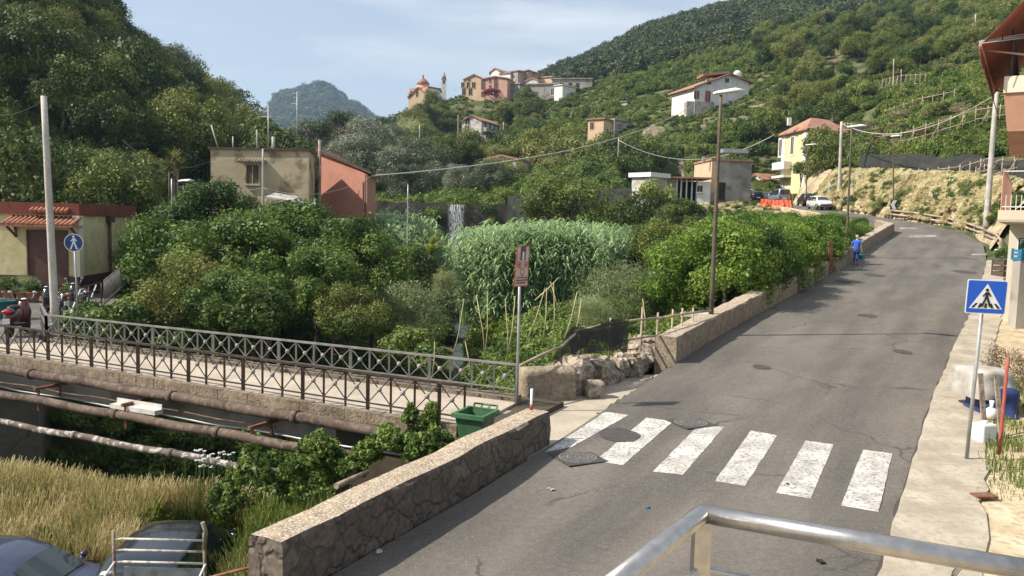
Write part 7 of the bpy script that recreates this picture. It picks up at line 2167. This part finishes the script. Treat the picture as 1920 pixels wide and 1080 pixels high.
trellis('small cross-braced trellis beside the yellow house', [T(1578, 232, 2.4), T(1596, 232, 2.4)], 3, 1.6, 5)
trellis('high grey stake trellis below the thin hillside posts', [T(1655, 150, 2.4), T(1690, 142, 2.4), T(1735, 140, 2.4)], 10, 2.2, 6, .035)
# orange barrier
cloth('barrier_net', 'crumpled orange plastic safety netting fencing off the roadside', [Vector((x, 87 - .2 * k, zr(87) + h)) for k, (x, h) in enumerate(((26.6, 1.05), (27.4, .95), (28.1, .85), (28.9, 1.0), (29.6, .9)))], [Vector((x, 86.6 - .2 * k, zr(87) - .05)) for k, x in enumerate((26.6, 27.4, 28.1, 28.9, 29.6))], 40, 5, M['orangenet'], .3, seed=6)
for lab, px in (('rusty orange stake at the end of the safety netting', 1480), ('second rusty orange stake beside the safety netting', 1486)):
    a, b = P(px, 415, 89), P(px, 364, 89); tag(MB().tube([a, b], .07, 6).build('stake', M['rust']), lab, 'stake')

# ================================================================ vehicles
M['rubber'] = pm('tyre_rubber', (.02, .02, .02), rough=.9); M['rim'] = pm('wheel_rim', (.35, .35, .36), rough=.35, metal=.8)
M['carglass'] = pm('car_glass', (.025, .035, .035), rough=.06, spec=.8); M['redlight'] = pm('tail_light', (.45, .02, .02), rough=.2); M['headlight'] = pm('head_light', (.7, .7, .68), rough=.15)
def paint(name, col, rough=.25):
    m, nt, b = _mat(name); b.inputs['Base Color'].default_value = rgb(col); b.inputs['Roughness'].default_value = rough; b.inputs['Metallic'].default_value = .25
    b.inputs['Coat Weight'].default_value = .6; b.inputs['Coat Roughness'].default_value = .08; return m
HATCH = [(-1.76, .45, .78, .80, .60, .50), (-1.70, .32, .96, 1.02, .76, .62), (-1.58, .28, 1.00, 1.36, .79, .60), (-1.25, .26, .99, 1.47, .80, .62), (-.35, .24, .97, 1.50, .81, .63), (.35, .24, .95, 1.45, .81, .61), (.55, .24, .95, 1.38, .81, .60), (1.05, .26, .93, .97, .80, .68), (1.5, .28, .84, .88, .77, .60), (1.76, .38, .62, .66, .62, .48)]
SEDAN = [(-2.1, .45, .80, .84, .62, .50), (-2.0, .34, .92, .98, .78, .60), (-1.55, .28, .96, 1.06, .85, .62), (-.95, .26, .95, 1.34, .87, .60), (-.35, .25, .94, 1.44, .87, .62), (.2, .25, .93, 1.44, .87, .62), (.6, .25, .92, 1.33, .87, .60), (1.25, .27, .88, .94, .86, .66), (1.75, .3, .78, .83, .82, .60), (2.08, .38, .60, .64, .66, .48)]
VAN = [(-1.95, .45, .95, 1.0, .70, .62), (-1.88, .32, 1.05, 1.74, .80, .68), (-1.6, .28, 1.06, 1.80, .82, .70), (0, .26, 1.05, 1.82, .82, .70), (.6, .26, 1.02, 1.74, .82, .66), (1.2, .28, 1.0, 1.12, .81, .68), (1.7, .3, .9, .95, .78, .6), (1.95, .4, .66, .7, .64, .5)]
def car(name, label, prof, loc, rz, col, cat='car', glass=(2, 7), group=None, side_split=.45, rough=.25):
    t = thing(name, label, cat, loc, rz, group)
    pt = paint(name + '_paint', col, rough)
    S_ = []
    for i in range(len(prof) - 1):     # subdivide for a rounder skin
        a, b = prof[i], prof[i + 1]
        for k in range(3): S_.append(tuple(a[j] + (b[j] - a[j]) * k / 3 for j in range(6)))
    S_.append(prof[-1])
    def ring(s):
        x, zb, zl, zt, wb, wt = s
        h = [(wb * .80, zb), (wb * .97, zb + .10), (wb * 1.0, (zb + zl) * .5), (wb * .985, zl - .05), (wb * .95, zl)]
        top = [(wt, zt - .07 * min(1, (zt - zl) * 3)), (wt * .86, zt - .015), (wt * .45, zt + .012)]
        r = h + top
        return [(x, y, z) for y, z in r] + [(x, 0, zt + .018)] + [(x, -y, z) for y, z in reversed(r)]
    V = []; n = None
    for s in S_: rr = ring(s); n = len(rr); V += rr
    F = [(i*n+k, (i+1)*n+k, (i+1)*n+(k+1) % n, i*n+(k+1) % n) for i in range(len(S_)-1) for k in range(n)] + [tuple(range(n)), tuple(reversed(range((len(S_)-1)*n, len(S_)*n)))]
    MB().mesh(V, F, True).build('body', pt, t)
    def ip(x):
        xs = [p[0] for p in prof]; return [float(np.interp(x, xs, [p[j] for p in prof])) for j in range(6)]
    g0, g1 = prof[glass[0]][0], prof[glass[1]][0]
    xs = np.linspace(g0 + .12, g1 - .1, 15)
    mid = g0 + (g1 - g0) * side_split
    for s in (1, -1):
        for (xa, xb) in ((g0 + .14, mid - .05), (mid + .03, g1 - .22)):
            vs = []; N_ = 8
            for i in range(N_ + 1):
                x = xa + (xb - xa) * i / N_; _, zb, zl, zt, wb, wt = ip(x)
                zt2 = zt - .07 * min(1, (zt - zl) * 3) - .02; z0 = zl + .03
                if zt2 < z0 + .01: zt2 = z0 + .01
                f = lambda z: wb * .95 + (wt - wb * .95) * (z - zl) / max(.05, zt - .07 - zl) + .012
                vs += [(x, s * f(z0), z0), (x, s * f(zt2), zt2)]
            mb = MB(); mb.mesh(vs, [(2*i, 2*i+2, 2*i+3, 2*i+1) if s < 0 else (2*i+1, 2*i+3, 2*i+2, 2*i) for i in range(N_)], True); mb.build('side_window', M['carglass'], t)
    for nm, i, j in (('windscreen', glass[1] - 1, glass[1]), ('rear_window', glass[0] - 1 if prof is not SEDAN else glass[0], glass[0] if prof is not SEDAN else glass[0] + 1)):
        a, b = prof[i], prof[j]; vs = []
        A_ = [a[k] + (b[k] - a[k]) * .10 for k in range(6)]; B_ = [a[k] + (b[k] - a[k]) * .90 for k in range(6)]
        up = 1 if b[3] > a[3] else -1
        off = .02
        dx = (b[0] - a[0]); dz = b[3] - a[3]; l = math.hypot(dx, dz); nx, nz = -dz / l, dx / l
        m1 = MB()
        for k in range(8):
            y0, y1 = -.88 + 1.76 * k / 8, -.88 + 1.76 * (k + 1) / 8
            zc = lambda y, q: q[3] + .018 - .055 * y * y
            m1.mesh([(A_[0] + nx*off, y0 * A_[5], zc(y0, A_) + nz*off), (A_[0] + nx*off, y1 * A_[5], zc(y1, A_) + nz*off), (B_[0] + nx*off, y1 * B_[5], zc(y1, B_) + nz*off), (B_[0] + nx*off, y0 * B_[5], zc(y0, B_) + nz*off)], [(0, 3, 2, 1)], True)
        m1.build(nm, M['carglass'], t)
    Lx = prof[-1][0]; wb = prof[4][4]
    for x in (-Lx * .62, Lx * .64):
        for s in (1, -1):
            w = thing('wheel', None, None, (x, s * (wb - .07), .3)); w.parent = t
            for k in ('label', 'category'):
                if k in w: del w[k]
            MB().tube([(0, -.09, 0), (0, .09, 0)], .30, 20).build('tyre', M['rubber'], w); MB().tube([(0, s * .08, 0), (0, s * .105, 0)], .19, 16).build('rim', M['rim'], w)
    for s in (1, -1):
        wm = ip(g1 - .3)[4]; zm = ip(g1 - .3)[2]; mb = MB(); mb.ball((g1 - .3, s * (wm + .09), zm + .07), .095, 12, (.55, 1.0, .72)); mb.bar((g1 - .3, s * wm * .9, zm), (g1 - .3, s * (wm + .06), zm + .05), .05); mb.build('mirror', pt, t)
        MB().ball((Lx - .1, s * wb * .72, .72 if prof is not VAN else .78), .11, 10, (.7, 1.1, .7)).build('headlight', M['headlight'], t)
        MB().cbox((-Lx + .03, s * wb * .82, .85), (.12, .14, .26)).build('tail_light', M['redlight'], t)
    for s in (1, -1):
        pts = [(x, s * (ip(x)[4] * .955 + .004), ip(x)[2] + .012) for x in np.linspace(prof[1][0] + .3, prof[-3][0], 14)]
        MB().tube(pts, .012, 6).build('belt_trim', M['black'], t)
        MB().tube([(mid, s * (ip(mid)[4] * 1.0 + .003), .32), (mid, s * (ip(mid)[4] + .003), .6), (mid, s * (ip(mid)[4] * .97 + .004), ip(mid)[2])], .006, 5).build('door_seam', M['black'], t)
        MB().cbox((mid - .28, s * (ip(mid)[4] + .012), ip(mid)[2] - .12), (.16, .03, .03)).build('door_handle', M['black'], t)
    MB().cbox((-Lx - .005, 0, .62), (.03, .46, .11)).build('number_plate', M['signwhite'], t)
    MB().cbox((Lx - .02, 0, .45), (.10, 1.1, .16)).build('grille', M['black'], t)
    return t
car('parked_car', 'dark blue-grey car seen over its curved roof, beside the open truck rack', SEDAN, (-8.5, 12.9, -2.86), -.04, (.04, .055, .10), glass=(2, 7), group=None)
car('parked_car', 'black hatchback with its tail towards the white truck rack', HATCH, (-5.92, 13.75, -2.82), math.pi / 2 + .06, (.012, .020, .028))
car('small_car', 'small white hatchback driving out of the bend', HATCH, (33.0, 87.0, zr(87.0)), -math.pi / 2 + .03, (.68, .68, .67))
car('parked_van', 'silver-blue van parked behind the orange netting', VAN, (34.0, 103.5, zr(103.5) + .02), math.pi / 2 + .05, (.20, .24, .29), 'van', glass=(1, 5))
car('parked_car', 'black car parked between the derelict house and the van', HATCH, (32.2, 108.5, zr(108) + .02), math.pi / 2 + .1, (.015, .017, .022))
car('parked_car', 'dark brown car tucked against the cut bank beside the far lamp', HATCH, (34.6, 95.2, zr(95)), math.pi / 2 - .1, (.03, .02, .018))
car('parked_car', 'grey-green car at the back of the parked row', HATCH, (36.3, 117, zr(117)), math.pi / 2 + .5, (.06, .075, .07))
car('parked_van', 'white van parked farthest back beside the derelict house', VAN, (33.6, 117.5, zr(117)), math.pi / 2, (.6, .6, .6), 'van', glass=(1, 5))
M['rackpaint'] = pm('chipped_rack_paint', (.40, .37, .33), (.55, .52, .48), 8, .7, .2, c3=(.22, .13, .09), scale3=12, w3=.7)
M['panel'] = pm('scuffed_panel', (.22, .23, .24), (.33, .34, .35), 3, .6, .1, c3=(.12, .10, .09), scale3=8, w3=.6)
# open truck with rack
t = thing('small_truck', 'small truck with a rusty pipe rack behind its white bed', 'truck', (-5.1, 10.15, -2.86), .0)
for x in (-.67, .67): MB().tube([(x * 1.0, 1.3, .9), (x - .02, 1.3, 2.37)], .026, 8).build('rack_upright', M['woodgrey'], t)
for z in (1.90, 2.08, 2.25): MB().tube([(-.67, 1.3, z), (.67, 1.3, z)], .018, 8).build('rack_bar', M['rackpaint'], t)
for x in (-.67, .67): MB().tube([(x, 1.3, 1.90), (x * 1.1, -.4, 1.32)], .018, 8).build('side_bar', M['whitemetal'], t)
MB().box((-.56, 1.33, 1.52), (.60, 1.36, 1.80)).build('white_panel', M['panel'], t)
MB().box((-.72, -2.6, .4), (.72, -1.3, 1.70)).build('cab', M['tin'], t, bevel=.08)
mb = MB(); mb.box((-.72, -1.1, .75), (.72, 1.28, .80)).box((-.72, -1.1, .8), (-.69, 1.28, 1.1)).box((.69, -1.1, .8), (.72, 1.28, 1.1)); mb.build('bed', M['tin'], t)
for x, y in ((-.62, .5), (.62, .5), (0, -2.1)): MB().tube([(x - .07, y, .28), (x + .07, y, .28)], .28, 16).build('wheel', M['rubber'], t)
tag(MB().tube([(-.0, 0, 0), (.02, .02, .25), (-.02, 0, .4)], .035, 6).build('rope_bundle', M['woodgrey']), 'bundle of pale rope knotted on the truck rack', 'rope').location = (-4.44, 11.42, -.72)
tag(MB().tube([P(360, 1092, 9.2), P(420, 1076, 9.0), P(493, 1058, 8.8)], .018, 6).build('iron_bar', M['rust']), 'bent rusty iron bar fixed to the near wall end', 'bar')

def scooter(name, label, loc, rz, col, group=None):
    t = thing(name, label, 'scooter', loc, rz, group)
    pt = paint(name + '_paint', col, .3)
    for x in (-.62, .62):
        w = MB().tube([(x, -.05, .24), (x, .05, .24)], .24, 18); w.build('wheel', M['rubber'], t)
    mb = MB(); mb.ball((-.42, 0, .58), .3, 14, (1.25, .62, .72)); mb.ball((-.6, 0, .74), .2, 12, (1.1, .75, .6)); mb.build('rear_body', pt, t)
    MB().ball((-.28, 0, .84), .3, 12, (1.15, .48, .28)).build('seat', M['black'], t)
    mb = MB(); mb.box((-.1, -.16, .25), (.42, .16, .33)); mb.build('footboard', M['black'], t)
    mb = MB(); mb.tube([(.42, 0, .3), (.5, 0, .62), (.44, 0, .98)], [.17, .19, .12], 12); mb.build('front_shield', pt, t)
    MB().tube([(.4, -.32, 1.02), (.46, 0, 1.0), (.4, .32, 1.02)], .022, 8).build('handlebar', M['black'], t)
    for s in (1, -1):
        MB().tube([(.42, s * .22, 1.0), (.42, s * .3, 1.2)], .01, 6).ball((.41, s * .32, 1.24), .07, 10, (.25, 1, .7)).build('mirror', M['galv'], t)
    MB().ball((-.80, 0, .76), .09, 10, (.5, 1.6, .6)).build('tail_light', M['redlight'], t)
    MB().cbox((-.84, 0, .48), (.02, .18, .16)).build('number_plate', M['signwhite'], t)
    MB().ball((.52, 0, .98), .10, 10, (.6, 1, .8)).build('headlight', M['headlight'], t)
    return t
s_ = scooter('scooter', 'dark red scooter seen from behind at the end of the footbridge', (-15.85, 25.5, .2), 1.75, (.075, .012, .012)); s_.scale = (1, 1.15, 1.05)
scooter('scooter', 'black scooter parked nearer the round blue sign', (-17.6, 30.6, .2), 2.6, (.02, .02, .025), 'motorbikes beside the bank railing')
scooter('scooter', 'black scooter with a grey number plate farther along the bank railing', (-17.5, 32.2, .2), 2.5, (.03, .03, .03), 'motorbikes beside the bank railing')
# pots in front of the cream house
for i, (px, lab) in enumerate(((14, 'big leafy potted plant nearest the teal tub'), (40, 'tall wispy potted plant before the cream house'), (58, 'small potted shrub beside the brown door'), (128, 'potted plant with reddish leaves at the house corner'))):
    Y = 34.5; x, y = at(px, Y); pot(lab, (x, y, .19), .3, .45, M['tile'] if i != 3 else M['whiteplaster'], True, .55 if i < 2 else .4, kind='ivy' if i != 1 else 'willow')
pot('round teal tub at the edge of the square', (at(8, 29)[0], 29, .19), .42, .7, pm('teal_plastic', (.02, .12, .13), rough=.5))
lowp = [(-34, 35.6), (-16.9, 35.6), (-17.0, 35.9), (-34, 35.9)]
mb = MB(); mb.prism([(-25, 35.9), (-22.6, 35.9), (-22.6, 36.2), (-25, 36.2)], .18, 1.0); tag(mb.build('low_wall', M['darkbank']), 'low dark wall before the cream house door', 'wall')

# ================================================================ person walking up beside the wall
M['bluecloth'] = pm('blue_tunic', (.03, .09, .42), (.045, .12, .50), 6, .85); M['navy'] = pm('navy_trousers', (.015, .03, .12), (.03, .05, .18), 6, .85)
M['skin'] = pm('skin', (.42, .25, .18), rough=.6); M['hair'] = pm('grey_hair', (.30, .29, .28), (.42, .41, .40), 20, .8)
def skin_mesh(name, chain, mat, parent, sub=2):
    """chain: list of polylines [(x,y,z,r), ...]; the first vertex of the first chain is the root"""
    vs = []; es = []; rs = []; idx = {}
    for pl in chain:
        prev = None
        for p in pl:
            k = tuple(round(c, 4) for c in p[:3])
            if k not in idx: idx[k] = len(vs); vs.append(p[:3]); rs.append(p[3])
            if prev is not None and prev != idx[k]: es.append((prev, idx[k]))
            prev = idx[k]
    me = bpy.data.meshes.new(name); me.from_pydata(vs, es, []); me.update()
    o = link(name, me, mat, parent)
    md = o.modifiers.new('skin', 'SKIN'); md.use_smooth_shade = True
    sv = me.skin_vertices[0].data if me.skin_vertices else None
    if sv is None:
        bpy.context.view_layer.update()
        bpy.context.view_layer.objects.active = o
        bpy.ops.mesh.customdata_skin_add() if hasattr(bpy.ops.mesh, 'customdata_skin_add') else None
        sv = me.skin_vertices[0].data
    for i, r in enumerate(rs):
        r = r if isinstance(r, tuple) else (r, r); sv[i].radius = r; sv[i].use_root = (i == 0)
    if sub: s2 = o.modifiers.new('sub', 'SUBSURF'); s2.levels = sub; s2.render_levels = sub
    return o
pc = R(1604, 496)
per = thing('person', 'person in a blue tunic and trousers carrying a turquoise bucket', 'person', pc, -.5)
# faces +Y (walking away uphill); x right
hipL, hipR = (-.09, 0, .88), (.09, 0, .88)
def hand(sx, hx, hy, hz):
    out = [[(sx*.22, .0, 1.36-.0, .042), (sx*.27, -.02, 1.12, .037), (hx, hy, hz, .027), (hx + .003, hy + .01, hz - .07, .028)]]
    palm = (hx + .003, hy + .01, hz - .07, .028)
    for k, (dx, L) in enumerate(((-.028, .07), (-.010, .08), (.010, .075), (.026, .06))):
        out.append([palm, (hx + .003, hy + .01 + dx, hz - .11, .010), (hx + .003 - sx * .012, hy + .01 + dx * 1.1, hz - .11 - L * .5, .009), (hx - sx * .03, hy + .01 + dx * 1.1, hz - .11 - L * .62, .008)])
    out.append([palm, (hx - sx * .012, hy + .045, hz - .075, .011), (hx - sx * .02, hy + .06, hz - .11, .009)])
    return out
body_ch = [[(0, 0, .92, (.15, .11)), (0, 0, 1.05, (.14, .10)), (0, .02, 1.22, (.16, .11)), (0, .05, 1.38, (.15, .10)), (0, .07, 1.46, .06), (0, .09, 1.51, .052), (0, .11, 1.58, (.07, .085)), (0, .12, 1.66, (.072, .088)), (0, .12, 1.71, (.05, .06))],
           [(0, .12, 1.61, .05), (0, .20, 1.60, .018)],
           [(0, 0, .92, (.15, .11)), (-.09, 0, .84, .085), (-.10, .10, .48, .058), (-.10, -.02, .09, .036), (-.10, .10, .04, .032)],
           [(0, 0, .92, (.15, .11)), (.09, 0, .84, .085), (.10, -.02, .47, .058), (.10, -.22, .13, .036), (.10, -.14, .05, .032)]]
for s in (-1, 1):
    body_ch.append([(0, .05, 1.38, (.15, .10)), (s * .17, .03, 1.39, .055), (s * .22, 0, 1.36, .042)])
    body_ch += hand(s, s * .29, .05, .88)
skin_mesh('body', body_ch, M['skin'], per)
skin_mesh('tunic', [[(0, 0, .80, (.20, .15)), (0, 0, .95, (.18, .14)), (0, .02, 1.2, (.19, .135)), (0, .05, 1.38, (.175, .12)), (0, .06, 1.44, .08)]] + [[(0, .05, 1.38, (.175, .12)), (s * .17, .03, 1.39, .075), (s * .235, 0, 1.28, .062), (s * .26, -.02, 1.14, .055)] for s in (-1, 1)], M['bluecloth'], per)
skin_mesh('trousers', [[(0, 0, .90, (.17, .13)), (-.09, 0, .80, .10), (-.10, .10, .48, .078), (-.10, -.01, .12, .062)], [(0, 0, .90, (.17, .13)), (.09, 0, .80, .10), (.10, -.02, .47, .078), (.10, -.20, .16, .062)]], M['navy'], per)
MB().ball((0, .10, 1.68), .098, 14, (.92, 1.02, .88)).ball((0, .05, 1.64), .085, 12, (.95, .7, 1.0)).build('hair', M['hair'], per, smooth=True)
for s, x, y in ((-1, -.10, .06), (1, .10, -.17)): MB().ball((x, y, .05), .06, 10, (.75, 2.0, .8)).build('shoe', M['black'], per)
bl = thing('bucket', 'turquoise bucket carried by the person in blue', 'bucket', pc + Matrix.Rotation(-.5, 3, 'Z') @ Vector((.30, .04, .30)))
MB().lathe([(.11, 0), (.15, .28), (.16, .28), (.16, .30), (.14, .30), (.10, .02)], (0, 0, 0), 18).build('pail', pm('turquoise_plastic', (.03, .38, .50), rough=.4), bl)
MB().tube([(.15 * math.cos(a), 0, .29 + .16 * math.sin(a)) for a in [math.pi * i / 12 for i in range(13)]], .006, 6).build('handle', M['galv'], bl)

# ================================================================ air between here and the far hills
m = bpy.data.materials.new('haze'); m.use_nodes = True; nt = m.node_tree; nt.nodes.clear()
ho = nt.nodes.new('ShaderNodeOutputMaterial'); pv = nt.nodes.new('ShaderNodeVolumePrincipled')
pv.inputs['Color'].default_value = (.52, .74, 1.0, 1); pv.inputs['Density'].default_value = HAZE
pv.inputs['Anisotropy'].default_value = .2
nt.links.new(pv.outputs[0], ho.inputs['Volume'])
MB().box((-2600, -60, -12), (2600, 2300, 330)).build('haze', m, kind='stuff')
